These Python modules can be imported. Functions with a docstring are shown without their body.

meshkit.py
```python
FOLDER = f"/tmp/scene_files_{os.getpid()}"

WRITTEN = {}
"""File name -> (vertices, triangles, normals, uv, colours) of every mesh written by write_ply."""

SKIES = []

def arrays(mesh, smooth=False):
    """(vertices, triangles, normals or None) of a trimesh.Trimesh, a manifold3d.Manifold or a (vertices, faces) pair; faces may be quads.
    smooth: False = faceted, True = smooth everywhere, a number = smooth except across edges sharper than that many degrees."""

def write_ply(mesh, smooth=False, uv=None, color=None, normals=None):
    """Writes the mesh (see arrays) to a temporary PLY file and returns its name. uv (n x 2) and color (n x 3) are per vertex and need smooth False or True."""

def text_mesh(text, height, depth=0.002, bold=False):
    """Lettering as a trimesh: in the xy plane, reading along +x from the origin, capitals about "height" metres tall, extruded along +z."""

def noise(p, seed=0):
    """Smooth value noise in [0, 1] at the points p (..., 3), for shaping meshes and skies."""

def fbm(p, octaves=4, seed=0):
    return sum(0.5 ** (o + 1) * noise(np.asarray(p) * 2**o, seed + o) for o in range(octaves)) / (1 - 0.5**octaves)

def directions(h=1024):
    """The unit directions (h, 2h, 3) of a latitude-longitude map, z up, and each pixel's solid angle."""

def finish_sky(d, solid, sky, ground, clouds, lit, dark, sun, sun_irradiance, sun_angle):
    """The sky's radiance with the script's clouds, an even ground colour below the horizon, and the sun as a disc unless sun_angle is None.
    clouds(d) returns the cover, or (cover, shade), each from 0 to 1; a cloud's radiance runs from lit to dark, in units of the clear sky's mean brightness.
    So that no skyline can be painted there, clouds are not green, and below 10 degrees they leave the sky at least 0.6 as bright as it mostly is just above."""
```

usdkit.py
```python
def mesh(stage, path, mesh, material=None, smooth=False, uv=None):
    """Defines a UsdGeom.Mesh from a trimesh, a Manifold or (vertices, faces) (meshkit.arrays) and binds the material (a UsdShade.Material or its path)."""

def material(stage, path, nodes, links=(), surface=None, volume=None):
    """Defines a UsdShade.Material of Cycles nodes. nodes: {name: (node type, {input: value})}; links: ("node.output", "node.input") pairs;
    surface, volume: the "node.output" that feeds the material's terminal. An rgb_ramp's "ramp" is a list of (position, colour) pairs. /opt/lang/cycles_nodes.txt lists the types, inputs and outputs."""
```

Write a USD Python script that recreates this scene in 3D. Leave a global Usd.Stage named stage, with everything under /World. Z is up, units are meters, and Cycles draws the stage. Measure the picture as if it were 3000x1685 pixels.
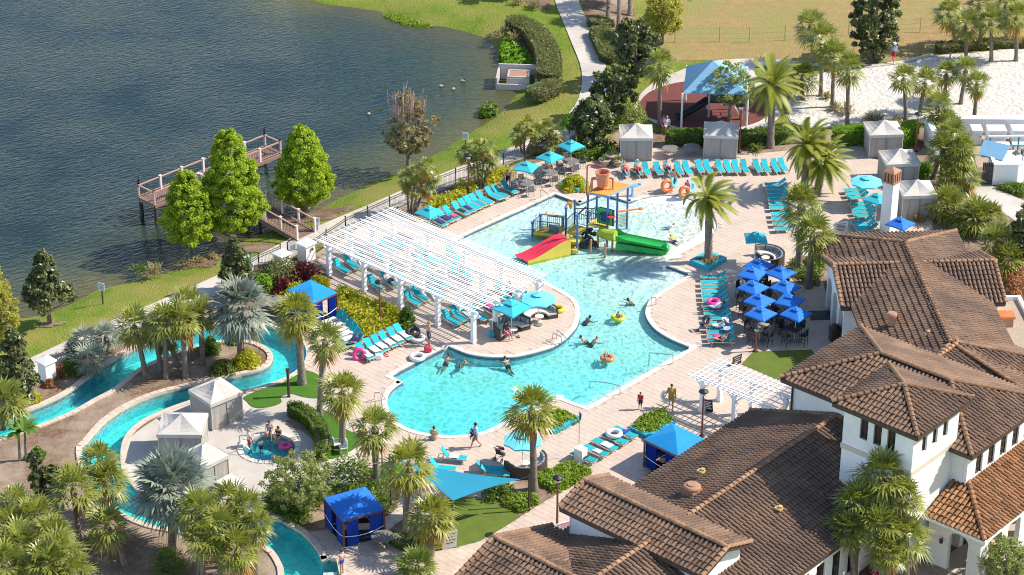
import math, random
import numpy as np, trimesh, shapely, usdkit, meshkit
import manifold3d as m3
from shapely.geometry import Polygon, LineString, Point, box as sbox
from shapely import affinity
from pxr import Usd, UsdGeom, UsdLux, UsdShade, Gf, Sdf, Vt

random.seed(7); rng = np.random.default_rng(7)
stage = Usd.Stage.CreateInMemory()
UsdGeom.SetStageUpAxis(stage, 'Z'); UsdGeom.SetStageMetersPerUnit(stage, 1.0)
UsdGeom.Xform.Define(stage, '/World')
# ---------------------------------------------------------------- camera, sky, sun, exposure
FPX, TH, HC = 6930.0, math.radians(28.0), 77.0
cam = UsdGeom.Camera.Define(stage, '/World/camera')
cam.CreateHorizontalApertureAttr(36.0); cam.CreateVerticalApertureAttr(36.0*575/1024)
cam.CreateFocalLengthAttr(36.0*FPX/3000); cam.CreateClippingRangeAttr(Gf.Vec2f(1, 5000))
cam.AddTranslateOp().Set(Gf.Vec3d(0, 0, HC)); cam.AddRotateXOp().Set(62.0)
EXPOSURE = 0.67
cam.CreateExposureAttr(EXPOSURE)
SUN_EL, SUN_X, SUN_Y = math.radians(43.0), 0.993, 0.119
SUN = np.array([math.cos(SUN_EL)*SUN_X, math.cos(SUN_EL)*SUN_Y, math.sin(SUN_EL)])
UsdGeom.Scope.Define(stage, '/World/Looks')
dome = UsdLux.DomeLight.Define(stage, '/World/sky')
skym = usdkit.material(stage, '/World/Looks/sky', {
    's': ('sky_texture', {'sky_type': 'single_scattering', 'sun_disc': False, 'sun_elevation': SUN_EL, 'sun_rotation': math.atan2(SUN_X, SUN_Y), 'aerosol_density': 0.6}),
    'b': ('background_shader', {'strength': 0.145})}, [('s.color', 'b.color')], surface='b.background')
UsdShade.MaterialBindingAPI.Apply(dome.GetPrim()).Bind(skym)
dome.GetPrim().SetCustomDataByKey('kind', 'structure')
sun = UsdLux.DistantLight.Define(stage, '/World/sun')
sun.CreateIntensityAttr(1.2); sun.CreateAngleAttr(0.5); sun.CreateColorAttr(Gf.Vec3f(1.0, 0.93, 0.82)); sun.CreateNormalizeAttr(True)
sun.AddRotateZOp().Set(math.degrees(math.atan2(SUN_Y, SUN_X)) + 90); sun.AddRotateXOp().Set(90 - math.degrees(SUN_EL))

# ---------------------------------------------------------------- plan helpers
# the survey of the place: a spot seen in the photograph is put on the ground (or on the level z) with the camera above
CROPS = {'F': (0,0,.858667), 'c1': (0,300,2.576), 'c2': (1000,0,2.576), 'c3': (2000,0,2.576), 'c4': (900,500,2.576), 'c5': (1900,500,2.3336), 'c6': (0,800,2.576), 'c7': (900,1100,2.474), 'c8': (1900,1050,2.279),
         'd1': (0,1320,3.963), 'd2': (1480,480,4.823), 'd3': (500,1280,3.572), 'd4': (2500,350,4.134), 'e1': (1480,330,4.954), 'e2': (1300,1400,3.68), 'e3': (2000,750,4.824), 'e4': (2500,1400,5.078), 'z1': (900,580,6.44), 'z2': (1260,720,4.8225), 'z3': (2280,1000,3.572), 'z4': (450,1060,4.256)}
CT, ST = math.cos(TH), math.sin(TH)
U = np.array([.7474, -.6644]); V = np.array([.6644, .7474]); GRID = math.degrees(math.atan2(U[1], U[0]))
N1 = np.array([.9983, .0587]); N2 = np.array([-.0587, .9983])
def G(c, x, y, z=0.0):
    a, b, s = CROPS[c]; a = (a + x/s - 1500)/FPX; b = (b + y/s - 842.5)/FPX
    d = np.array([a, CT - b*ST, -ST - b*CT]); return d[:2]*((z - HC)/d[2])
def P3(c, x, y, z=0.0): return np.array([*G(c, x, y, z), z])
def PG(c, pts, z=0.0): return Polygon([G(c, *p, z) for p in pts]).buffer(0)
def UV(u, v, z=None): p = U*u + V*v; return p if z is None else np.array([*p, z])
def NN(a, b, z=None): p = N1*a + N2*b; return p if z is None else np.array([*p, z])
def hgt(c, bx, by, ty):
    """height of an upright thing whose foot and top are seen at by and ty"""
    p = G(c, bx, by); f = p[1]*CT + HC*ST; k = (by-ty)/CROPS[c][2]/FPX
    b0 = (HC*CT - p[1]*ST)/f; t = b0 - k
    return HC - (p[1]*(ST + t*CT))/(CT - t*ST)
def smooth_line(pts, n=6, closed=False):
    p = np.asarray(pts, float); k = len(p); out = []
    for i in range(k if closed else k-1):
        a, b, c, d = (p[(i+j) % k] if closed else p[min(max(i+j, 0), k-1)] for j in (-1, 0, 1, 2))
        for t in np.linspace(0, 1, n, endpoint=False):
            out.append(.5*((2*b) + (c-a)*t + (2*a-5*b+4*c-d)*t*t + (3*b-a-3*c+d)*t**3))
    if not closed: out.append(p[-1])
    return np.array(out)
def SP(c, pts, z=0.0, n=5): return Polygon(smooth_line([G(c, *p, z) for p in pts], n, True)).buffer(0)

# ---------------------------------------------------------------- scene graph helpers
COUNT = {}
def numbered(parent, name):
    k = COUNT.setdefault((parent, name), 0); COUNT[(parent, name)] += 1
    return f'{parent}/{name}' + (f'_{k:03d}' if k else '')
def path_of(parent): return '/World' if parent is None else (parent if isinstance(parent, str) else str(parent.GetPath()))
def tag(prim, label=None, cat=None, group=None, kind=None):
    for k, v in (('label', label), ('category', cat), ('group', group), ('kind', kind)):
        if v: prim.SetCustomDataByKey(k, v)
    return prim
class MB:
    def __init__(self): self.v, self.f, self.n = [], [], 0
    def add(self, v, f):
        v = np.asarray(v, float); f = np.asarray(f, int)
        if f.shape[1] == 4: f = np.vstack([f[:, [0,1,2]], f[:, [0,2,3]]])
        self.v.append(v); self.f.append(f + self.n); self.n += len(v); return self
    def tri(self, m): return self.add(m.vertices, m.faces)
    def man(self, m): q = m.to_mesh(); return self.add(q.vert_properties[:, :3], q.tri_verts)
    def box(self, c, s, rz=0.0, tilt=None):
        s = np.asarray(s, float)/2
        v = np.array([[x, y, z] for z in (-1,1) for y in (-1,1) for x in (-1,1)])*s
        if tilt is not None: v = v @ tilt.T
        r = math.radians(rz); R = np.array([[math.cos(r), -math.sin(r), 0], [math.sin(r), math.cos(r), 0], [0, 0, 1]])
        return self.add(v @ R.T + np.asarray(c, float), [[0,2,3,1],[4,5,7,6],[0,1,5,4],[2,6,7,3],[0,4,6,2],[1,3,7,5]])
    def bar(self, p, q, w, h=None, up=(0,0,1)):
        p, q = np.asarray(p, float), np.asarray(q, float); h = w if h is None else h
        d = q-p; L = np.linalg.norm(d); d = d/L; up = np.asarray(up, float)
        s = np.cross(d, up)
        if np.linalg.norm(s) < 1e-4: s = np.cross(d, [1,0,0])
        s /= np.linalg.norm(s); t = np.cross(s, d)
        v = [e + s*a*w/2 + t*b*h/2 for e in (p, q) for b in (-1,1) for a in (-1,1)]
        return self.add(v, [[0,2,3,1],[4,5,7,6],[0,1,5,4],[2,6,7,3],[0,4,6,2],[1,3,7,5]])
    def tube(self, p, q, r, r2=None, n=8, caps=True):
        p, q = np.asarray(p, float), np.asarray(q, float); r2 = r if r2 is None else r2
        d = (q-p)/np.linalg.norm(q-p); s = np.cross(d, [0,0,1] if abs(d[2]) < .9 else [1,0,0]); s /= np.linalg.norm(s); t = np.cross(d, s)
        a = np.arange(n)*2*np.pi/n; ring = np.cos(a)[:,None]*s + np.sin(a)[:,None]*t
        v = np.vstack([p + ring*r, q + ring*r2, [p], [q]]); i = np.arange(n); j = (i+1) % n
        self.add(v[:-2], np.stack([i, j, j+n, i+n], 1))
        if caps:
            k = self.n - 2*n
            self.v.append(v[-2:]); self.f.append(np.vstack([np.stack([j+k, i+k, np.full(n, self.n)], 1), np.stack([i+k+n, j+k+n, np.full(n, self.n+1)], 1)])); self.n += 2
        return self
    def path(self, pts, r, n=6):
        for a, b in zip(pts[:-1], pts[1:]): self.tube(a, b, r, n=n)
        return self
    def lathe(self, prof, c=(0,0,0), n=20):
        prof = np.asarray(prof, float); a = np.arange(n)*2*np.pi/n
        v = np.stack([prof[:, None, 0]*np.cos(a), prof[:, None, 0]*np.sin(a), np.repeat(prof[:, 1:2], n, 1)], -1).reshape(-1, 3) + np.asarray(c, float)
        f = []
        for k in range(len(prof)-1):
            i = np.arange(n); j = (i+1) % n; f.append(np.stack([k*n+i, k*n+j, (k+1)*n+j, (k+1)*n+i], 1))
        return self.add(v, np.vstack(f))
    def sheet(self, poly, z):
        for g in getattr(poly, 'geoms', [poly]):
            if g.geom_type != 'Polygon' or g.area < 1e-3: continue
            v, f = trimesh.creation.triangulate_polygon(g, engine='earcut')
            a, b, c = (v[f[:, k]] for k in range(3))
            s = (b[:,0]-a[:,0])*(c[:,1]-a[:,1]) - (b[:,1]-a[:,1])*(c[:,0]-a[:,0]); f = np.where((s < 0)[:, None], f[:, ::-1], f)
            self.add(np.column_stack([v, np.full(len(v), z)]), f)
        return self
    def prism(self, poly, z0, z1, bottom=True):
        for g in getattr(poly, 'geoms', [poly]):
            if g.geom_type != 'Polygon' or g.area < 1e-4: continue
            self.sheet(g, z1)
            if bottom:
                m = MB().sheet(g, z0)
                if m.n: v, f = m.get(); self.add(v, f[:, ::-1])
            for r in [g.exterior, *g.interiors]:
                c = np.array(r.coords)[:-1]
                if r.is_ccw == (r is not g.exterior): c = c[::-1]
                n = len(c); i = np.arange(n); j = (i+1) % n
                self.add(np.vstack([np.column_stack([c, np.full(n, z0)]), np.column_stack([c, np.full(n, z1)])]), np.stack([i, j, j+n, i+n], 1))
        return self
    def wall(self, poly, z0, z1):
        for g in getattr(poly, 'geoms', [poly]):
            for r in [g.exterior, *g.interiors]:
                c = np.array(r.coords)[:-1]; n = len(c); i = np.arange(n); j = (i+1) % n
                self.add(np.vstack([np.column_stack([c, np.full(n, z0)]), np.column_stack([c, np.full(n, z1)])]), np.stack([i, j, j+n, i+n], 1))
        return self
    def get(self): return (np.vstack(self.v), np.vstack(self.f)) if self.v else (np.zeros((0,3)), np.zeros((0,3), int))
    def move(self, t=(0,0,0), rz=0.0, s=1.0):
        v, f = self.get(); r = math.radians(rz); R = np.array([[math.cos(r), -math.sin(r), 0], [math.sin(r), math.cos(r), 0], [0,0,1]])
        self.v, self.f = [(v*s) @ R.T + np.asarray(t, float)], [f]; return self
def obj(name, mb, mat, parent=None, smooth=False):
    path = numbered(path_of(parent), name)
    v, f = mb.get() if isinstance(mb, MB) else mb
    v, f = np.asarray(v, float), np.asarray(f, int); used = np.zeros(len(v), bool); used[f.ravel()] = True
    if not used.all(): f = (np.cumsum(used)-1)[f]; v = v[used]
    if smooth:
        return usdkit.mesh(stage, path, (v, f), LOOK[mat], smooth=smooth).GetPrim()
    m = UsdGeom.Mesh.Define(stage, path)
    m.CreatePointsAttr(Vt.Vec3fArray.FromNumpy(np.ascontiguousarray(v, np.float32)))
    m.CreateFaceVertexCountsAttr(Vt.IntArray.FromNumpy(np.full(len(f), 3, np.int32)))
    m.CreateFaceVertexIndicesAttr(Vt.IntArray.FromNumpy(np.ascontiguousarray(f, np.int32).ravel()))
    m.CreateSubdivisionSchemeAttr('none')
    UsdShade.MaterialBindingAPI.Apply(m.GetPrim()).Bind(LOOK[mat])
    return m.GetPrim()
def xform(path, loc, rz=0.0, sc=None):
    x = UsdGeom.Xform.Define(stage, path); x.AddTranslateOp().Set(Gf.Vec3d(*map(float, loc)))
    if rz: x.AddRotateZOp().Set(float(rz))
    if sc is not None: x.AddScaleOp().Set(Gf.Vec3f(*map(float, np.broadcast_to(sc, 3))))
    return x.GetPrim()
def thing(name, label, cat, loc=(0,0,0), rz=0.0, group=None, sc=None):
    loc = tuple(loc) + (0,)*(3-len(loc))
    return tag(xform(numbered('/World', name), loc, rz, sc), label, cat, group)
stage.CreateClassPrim('/World/prototypes')
def proto(name): return UsdGeom.Xform.Define(stage, numbered('/World/prototypes', name)).GetPrim()
def place(pr, name, label, cat, loc, rz=0.0, group=None, sc=None):
    t = thing(name, label, cat, loc, rz, group, sc)
    t.GetReferences().AddInternalReference(pr.GetPath()); t.SetInstanceable(True); return t
def struct(name, mb, mat, parent=None, smooth=False):
    p = obj(name, mb, mat, parent, smooth)
    if parent is None: tag(p, kind='structure')
    return p
ORD = ['first','second','third','fourth','fifth','sixth','seventh','eighth','ninth','tenth','eleventh','twelfth','thirteenth','fourteenth','fifteenth','sixteenth','seventeenth','eighteenth','nineteenth','twentieth']

# ---------------------------------------------------------------- materials
LOOK = {}
def mat(name, col, col2=None, rough=.6, scale=2.0, detail=4.0, bump=0.0, bscale=None, bdist=.02, metal=0.0, rnd=0.0, isl=0.0, spec=.5, coat=0.0, col3=None, scale3=.15):
    col = np.asarray(col, float); col2 = col*.75 if col2 is None else np.asarray(col2, float)
    n = {'g': ('geometry', {}), 'n': ('noise_texture', {'scale': scale, 'detail': detail, 'roughness': .6}), 'r': ('rgb_ramp', {'ramp': [(.3, tuple(col2)), (.7, tuple(col))]}),
         'p': ('principled_bsdf', {'roughness': rough, 'metallic': metal, 'specular_ior_level': spec, 'coat_weight': coat})}
    l = [('g.position', 'n.vector'), ('n.fac', 'r.fac')]; out = 'r.color'
    if col3 is not None:
        n |= {'n3': ('noise_texture', {'scale': scale3, 'detail': 5.0, 'roughness': .65}), 'q3': ('rgb_ramp', {'ramp': [(.42, (0,0,0)), (.6, (1,1,1))]}), 'm3': ('mix', {'color2': tuple(col3)})}
        l += [('g.position', 'n3.vector'), ('n3.fac', 'q3.fac'), ('q3.color', 'm3.fac'), (out, 'm3.color1')]; out = 'm3.color'
    if rnd or isl:
        n |= {'o': ('object_info', {}), 'a': ('math', {'math_type': 'multiply_add', 'value2': rnd, 'value3': 0.0}), 'b': ('math', {'math_type': 'multiply_add', 'value2': isl}), 'c': ('math', {'math_type': 'add', 'value2': 1.0 - (rnd+isl)/2}), 'h': ('hsv', {})}
        l += [('o.random', 'a.value1'), ('a.value', 'b.value3'), ('g.random_per_island', 'b.value1'), ('b.value', 'c.value1'), ('c.value', 'h.value'), (out, 'h.color')]; out = 'h.color'
    l.append((out, 'p.base_color'))
    if bump:
        n |= {'nb': ('noise_texture', {'scale': bscale or scale*6, 'detail': 4.0}), 'bp': ('bump', {'strength': bump, 'distance': bdist})}
        l += [('g.position', 'nb.vector'), ('nb.fac', 'bp.height'), ('bp.normal', 'p.normal')]
    LOOK[name] = usdkit.material(stage, '/World/Looks/' + name, n, l, surface='p.BSDF')
def leafmat(name, col, col2, trans=.35, rough=.45, spec=.3, sat=1.0):
    n = {'g': ('geometry', {}), 'o': ('object_info', {}), 'n': ('noise_texture', {'scale': .9, 'detail': 2.0}), 'a': ('math', {'math_type': 'multiply_add', 'value2': .55}), 'b': ('math', {'math_type': 'multiply_add', 'value2': .6, 'value3': -.05}),
         'm': ('mix', {'color1': tuple(col), 'color2': tuple(col2)}), 'p': ('principled_bsdf', {'roughness': rough, 'specular_ior_level': spec}), 't': ('translucent_bsdf', {}), 'x': ('mix_closure', {'fac': trans}), 'hs': ('hsv', {'value': 1.5, 'saturation': 1.1})}
    l = [('g.random_per_island', 'b.value1'), ('b.value', 'a.value3'), ('g.position', 'n.vector'), ('n.fac', 'a.value1'), ('a.value', 'm.fac'), ('m.color', 'p.base_color'), ('m.color', 'hs.color'), ('hs.color', 't.color'), ('p.BSDF', 'x.closure1'), ('t.BSDF', 'x.closure2')]
    LOOK[name] = usdkit.material(stage, '/World/Looks/' + name, n, l, surface='x.closure')
mat('lawn', (.165,.225,.026), (.10,.155,.017), rough=.9, scale=1.4, detail=9.0, bump=1.0, bscale=7, bdist=.12, spec=.1, col3=(.23,.21,.055), scale3=.14)
mat('lawn_blade', (.12,.19,.025), (.08,.13,.02), rough=.8, isl=.5)
mat('field', (.36,.245,.11), (.255,.175,.075), rough=.95, scale=1.3, detail=8.0, bump=1.0, bscale=9, bdist=.10, spec=.1, col3=(.25,.22,.08), scale3=.16)
mat('mulch', (.27,.175,.12), (.13,.08,.055), rough=.95, scale=3.5, bump=1.0, bscale=22, bdist=.08, spec=.1, col3=(.36,.28,.21), scale3=.25)
mat('sand', (.62,.58,.52), (.47,.43,.38), rough=.95, scale=2.2, bump=1.0, bscale=2.6, bdist=.22, spec=.1)
mat('concrete', (.45,.405,.355), (.37,.33,.29), rough=.85, scale=.7, bump=.2, bscale=20, col3=(.49,.45,.40), scale3=.2)
mat('paver', (.585,.47,.385), (.49,.385,.31), rough=.8, scale=.9, bump=.15, bscale=25, rnd=.18, isl=.18)
mat('paver_joint', (.44,.37,.30), (.38,.31,.25), rough=.95, scale=6)
mat('coping', (.66,.60,.53), (.58,.51,.44), rough=.75, scale=1.5, isl=.1)
mat('river_coping', (.60,.50,.41), (.48,.38,.30), rough=.8, scale=1.5, isl=.12)
mat('pool_wall', (.50,.62,.66), (.42,.55,.62), rough=.4, scale=2)
mat('pool_tile', (.07,.16,.25), (.05,.10,.17), rough=.3, scale=9)
mat('turf', (.065,.155,.018), (.05,.125,.014), rough=.9, scale=1.3, bump=.5, bscale=40, bdist=.02, spec=.15)
mat('turf_olive', (.12,.16,.028), (.095,.13,.022), rough=.9, scale=1.3, bump=.5, bscale=40, bdist=.02, spec=.15)
mat('rubber', (.15,.037,.029), (.115,.029,.023), rough=.9, scale=1.2, bump=.3, bscale=40)
mat('tile', (.345,.215,.14), (.205,.125,.083), rough=.8, scale=.6, bump=.25, bscale=30, rnd=.45, isl=.75, spec=.25, col3=(.17,.11,.08), scale3=.35)
mat('tile_warm', (.46,.235,.11), (.33,.16,.075), rough=.8, scale=.7, bump=.25, bscale=30, rnd=.4, isl=.6, spec=.25)
mat('ridge', (.36,.20,.105), (.24,.13,.075), rough=.85, scale=1.2, isl=.35, rnd=.35)
mat('roof_deck', (.07,.045,.035), (.05,.03,.025), rough=.95)
mat('fascia', (.065,.04,.03), (.05,.03,.025), rough=.6)
mat('fascia_white', (.75,.73,.70), (.68,.66,.63), rough=.6)
mat('stucco', (.76,.745,.72), (.68,.66,.63), rough=.9, scale=.5, col3=(.66,.63,.58), scale3=.35, bump=.25, bscale=18, bdist=.015)
mat('stucco_warm', (.70,.64,.56), (.63,.57,.50), rough=.9, scale=.4, bump=.25, bscale=18, bdist=.015)
mat('band', (.55,.48,.38), (.48,.41,.32), rough=.85)
mat('white', (.82,.81,.80), (.76,.75,.74), rough=.5, scale=2)
mat('offwhite', (.66,.63,.57), (.58,.55,.49), rough=.6, scale=2)
mat('bronze', (.045,.028,.022), (.03,.02,.016), rough=.45, scale=3)
mat('rust_bronze', (.20,.065,.045), (.15,.05,.035), rough=.5, scale=3)
mat('black', (.015,.015,.018), rough=.5)
mat('dark', (.03,.03,.035), (.02,.02,.025), rough=.6)
mat('steel', (.55,.55,.56), rough=.25, metal=1.0)
mat('grey_metal', (.22,.21,.20), rough=.45)
mat('teal', (.0,.37,.43), (.0,.31,.37), rough=.8, scale=3, bump=.1, rnd=.3)
mat('teal_canvas', (.035,.42,.50), (.025,.37,.45), rough=.85, scale=2, rnd=.08)
mat('aqua_canvas', (.15,.60,.66), (.12,.54,.60), rough=.85, scale=2, rnd=.08)
mat('royal', (.010,.065,.42), (.008,.05,.33), rough=.8, scale=2, rnd=.1)
mat('azure', (.010,.165,.60), (.009,.135,.52), rough=.8, scale=2)
mat('cabana_blue', (.0,.24,.56), (.0,.20,.48), rough=.8, scale=2)
mat('brass', (.55,.40,.14), rough=.5)
mat('sky_canvas', (.17,.36,.52), (.15,.32,.47), rough=.8, scale=2)
mat('sail', (.004,.21,.33), (.003,.18,.29), rough=.8, scale=.5)
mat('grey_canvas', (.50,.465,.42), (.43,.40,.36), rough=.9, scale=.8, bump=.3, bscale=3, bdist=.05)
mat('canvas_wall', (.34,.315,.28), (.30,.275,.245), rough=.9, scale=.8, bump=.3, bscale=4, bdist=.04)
mat('beige_frame', (.56,.46,.33), (.5,.4,.28), rough=.5)
mat('planter_teal', (.02,.36,.47), (.015,.31,.41), rough=.6)
mat('dock_wood', (.26,.17,.125), (.19,.12,.09), rough=.85, scale=4, isl=.25, rnd=.25)
mat('dock_rail', (.42,.25,.19), (.36,.21,.16), rough=.6)
mat('post_pink', (.72,.58,.56), (.66,.52,.50), rough=.6)
mat('pile', (.06,.055,.05), rough=.9)
mat('twig', (.40,.28,.23), (.28,.19,.15), rough=.9)
mat('trunk', (.20,.165,.13), (.11,.09,.07), rough=.95, scale=6, bump=.6, bscale=10)
mat('palm_trunk', (.235,.19,.15), (.13,.10,.08), rough=.95, scale=5, bump=.8, bscale=8, bdist=.05)
mat('wicker', (.075,.055,.042), (.045,.034,.028), rough=.8, scale=30, bump=.5, bscale=50)
mat('cushion', (.30,.33,.35), (.10,.12,.14), rough=.9, scale=5)
mat('cushion_light', (.62,.58,.53), (.55,.51,.46), rough=.9)
mat('table_grey', (.18,.165,.15), (.14,.13,.12), rough=.6)
mat('terracotta', (.38,.195,.115), (.31,.16,.095), rough=.8)
mat('pot', (.36,.29,.21), (.28,.22,.16), rough=.85)
mat('red', (.66,.035,.075), (.56,.03,.06), rough=.35, scale=1)
mat('red_dark', (.40,.06,.04), rough=.4)
mat('orange', (.72,.235,.03), (.64,.20,.025), rough=.4)
mat('bucket', (.55,.20,.10), (.46,.16,.085), rough=.45)
mat('yellow', (.66,.49,.06), (.58,.42,.05), rough=.45)
mat('tower_blue', (.075,.16,.36), (.06,.13,.31), rough=.4)
mat('pale_blue', (.20,.42,.62), rough=.4)
mat('deep_blue', (.025,.05,.17), rough=.4)
mat('green', (.02,.34,.06), (.016,.29,.05), rough=.3)
mat('lime', (.36,.42,.03), (.30,.36,.03), rough=.35)
mat('pink', (.75,.06,.28), rough=.35)
mat('tube_orange', (.70,.20,.05), rough=.35)
mat('tube_yellow', (.78,.50,.03), rough=.35)
mat('tube_lime', (.48,.55,.04), rough=.35)
mat('tube_white', (.75,.72,.66), (.60,.62,.62), rough=.35, scale=6)
mat('towel', (.74,.73,.74), (.42,.45,.55), rough=.95, scale=5)
mat('towel_pink', (.70,.09,.18), rough=.95)
mat('towel_navy', (.03,.04,.16), rough=.95)
mat('towel_lilac', (.42,.38,.66), rough=.95)
mat('skin', (.50,.27,.18), (.45,.23,.15), rough=.55)
mat('skin_dark', (.17,.085,.055), rough=.55)
mat('hair', (.045,.025,.016), rough=.6)
mat('hair_fair', (.36,.24,.11), rough=.6)
for nm, c in dict(red=(.50,.03,.03), navy=(.03,.04,.13), white=(.75,.74,.73), blue=(.10,.24,.55), grey=(.22,.20,.18), mustard=(.45,.27,.06), pink=(.72,.10,.32), black=(.02,.02,.025), sky=(.30,.48,.68), yellow=(.7,.52,.05)).items(): mat('cloth_'+nm, c, rough=.9)
mat('glass_dark', (.02,.018,.016), (.012,.011,.01), rough=.08, spec=.6)
mat('mullion', (.07,.045,.03), rough=.6)
mat('sign_white', (.72,.74,.75), rough=.6)
mat('sign_ink', (.08,.09,.12), rough=.7)
mat('gravel', (.42,.33,.25), (.30,.23,.17), rough=.95, scale=8, bump=.8, bscale=20)
mat('bulb', (.7,.65,.5), rough=.2)
leafmat('lf_sabal', (.27,.285,.055), (.08,.105,.024), trans=.22, rough=.38, spec=.5)
leafmat('lf_sabal_warm', (.29,.29,.045), (.09,.12,.022), trans=.22, rough=.38, spec=.5)
leafmat('lf_dry', (.42,.22,.05), (.25,.14,.045), trans=.25)
leafmat('lf_phoenix', (.28,.295,.04), (.085,.12,.022), trans=.25)
leafmat('lf_silver', (.285,.315,.245), (.10,.125,.095), trans=.15)
leafmat('lf_fanbush', (.19,.235,.05), (.07,.10,.025))
leafmat('lf_cypress', (.36,.46,.03), (.085,.14,.014), trans=.3, rough=.6)
leafmat('lf_conifer', (.40,.38,.07), (.20,.20,.045), rough=.6)
leafmat('lf_magnolia', (.165,.18,.06), (.055,.072,.025), trans=.12, rough=.38, spec=.5)
leafmat('lf_maple', (.28,.225,.105), (.14,.13,.05), trans=.3)
leafmat('lf_willow', (.30,.33,.10), (.15,.18,.055))
leafmat('lf_hedge', (.15,.225,.035), (.065,.11,.02))
leafmat('lf_hedge_dull', (.19,.205,.065), (.095,.11,.035))
leafmat('lf_bright', (.22,.38,.03), (.10,.20,.018))
leafmat('lf_croton', (.46,.44,.035), (.20,.235,.022))
leafmat('lf_ground', (.25,.34,.04), (.11,.18,.025))
leafmat('lf_red', (.16,.03,.035), (.07,.015,.02))
leafmat('lf_tuft', (.34,.28,.13), (.20,.17,.07))
leafmat('lf_banana', (.13,.23,.035), (.065,.12,.02))
leafmat('lf_coral', (.38,.17,.09), (.18,.13,.05))
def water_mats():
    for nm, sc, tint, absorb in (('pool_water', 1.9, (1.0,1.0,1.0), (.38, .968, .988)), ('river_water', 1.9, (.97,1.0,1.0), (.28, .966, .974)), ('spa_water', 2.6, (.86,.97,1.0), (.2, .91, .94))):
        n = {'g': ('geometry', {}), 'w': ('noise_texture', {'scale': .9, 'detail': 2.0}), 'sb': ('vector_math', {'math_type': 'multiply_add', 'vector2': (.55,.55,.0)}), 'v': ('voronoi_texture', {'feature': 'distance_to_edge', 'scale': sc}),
             'rp': ('rgb_ramp', {'ramp': [(.0, (1,1,1)), (.05, (.98,.985,.99)), (.11, (.85,.875,.89)), (.34, (.74,.795,.82))]}), 'mx': ('mix', {'mix_type': 'multiply', 'fac': 1.0, 'color2': tint}),  # caustic web painted into the transparency tint, pale lines as ripple-focused sunlight
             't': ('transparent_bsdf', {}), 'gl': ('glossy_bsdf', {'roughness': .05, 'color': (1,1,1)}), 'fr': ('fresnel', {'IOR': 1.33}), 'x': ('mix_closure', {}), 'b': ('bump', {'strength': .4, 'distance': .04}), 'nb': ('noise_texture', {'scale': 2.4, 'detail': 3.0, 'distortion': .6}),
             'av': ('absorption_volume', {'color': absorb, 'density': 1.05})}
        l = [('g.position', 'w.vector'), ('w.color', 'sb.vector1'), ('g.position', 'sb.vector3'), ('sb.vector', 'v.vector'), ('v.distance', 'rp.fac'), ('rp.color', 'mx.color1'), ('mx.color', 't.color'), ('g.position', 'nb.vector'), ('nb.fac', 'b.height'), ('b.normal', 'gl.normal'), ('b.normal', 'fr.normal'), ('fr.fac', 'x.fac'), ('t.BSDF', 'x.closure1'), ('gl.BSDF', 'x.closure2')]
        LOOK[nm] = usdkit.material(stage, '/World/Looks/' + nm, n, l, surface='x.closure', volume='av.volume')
water_mats()
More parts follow.
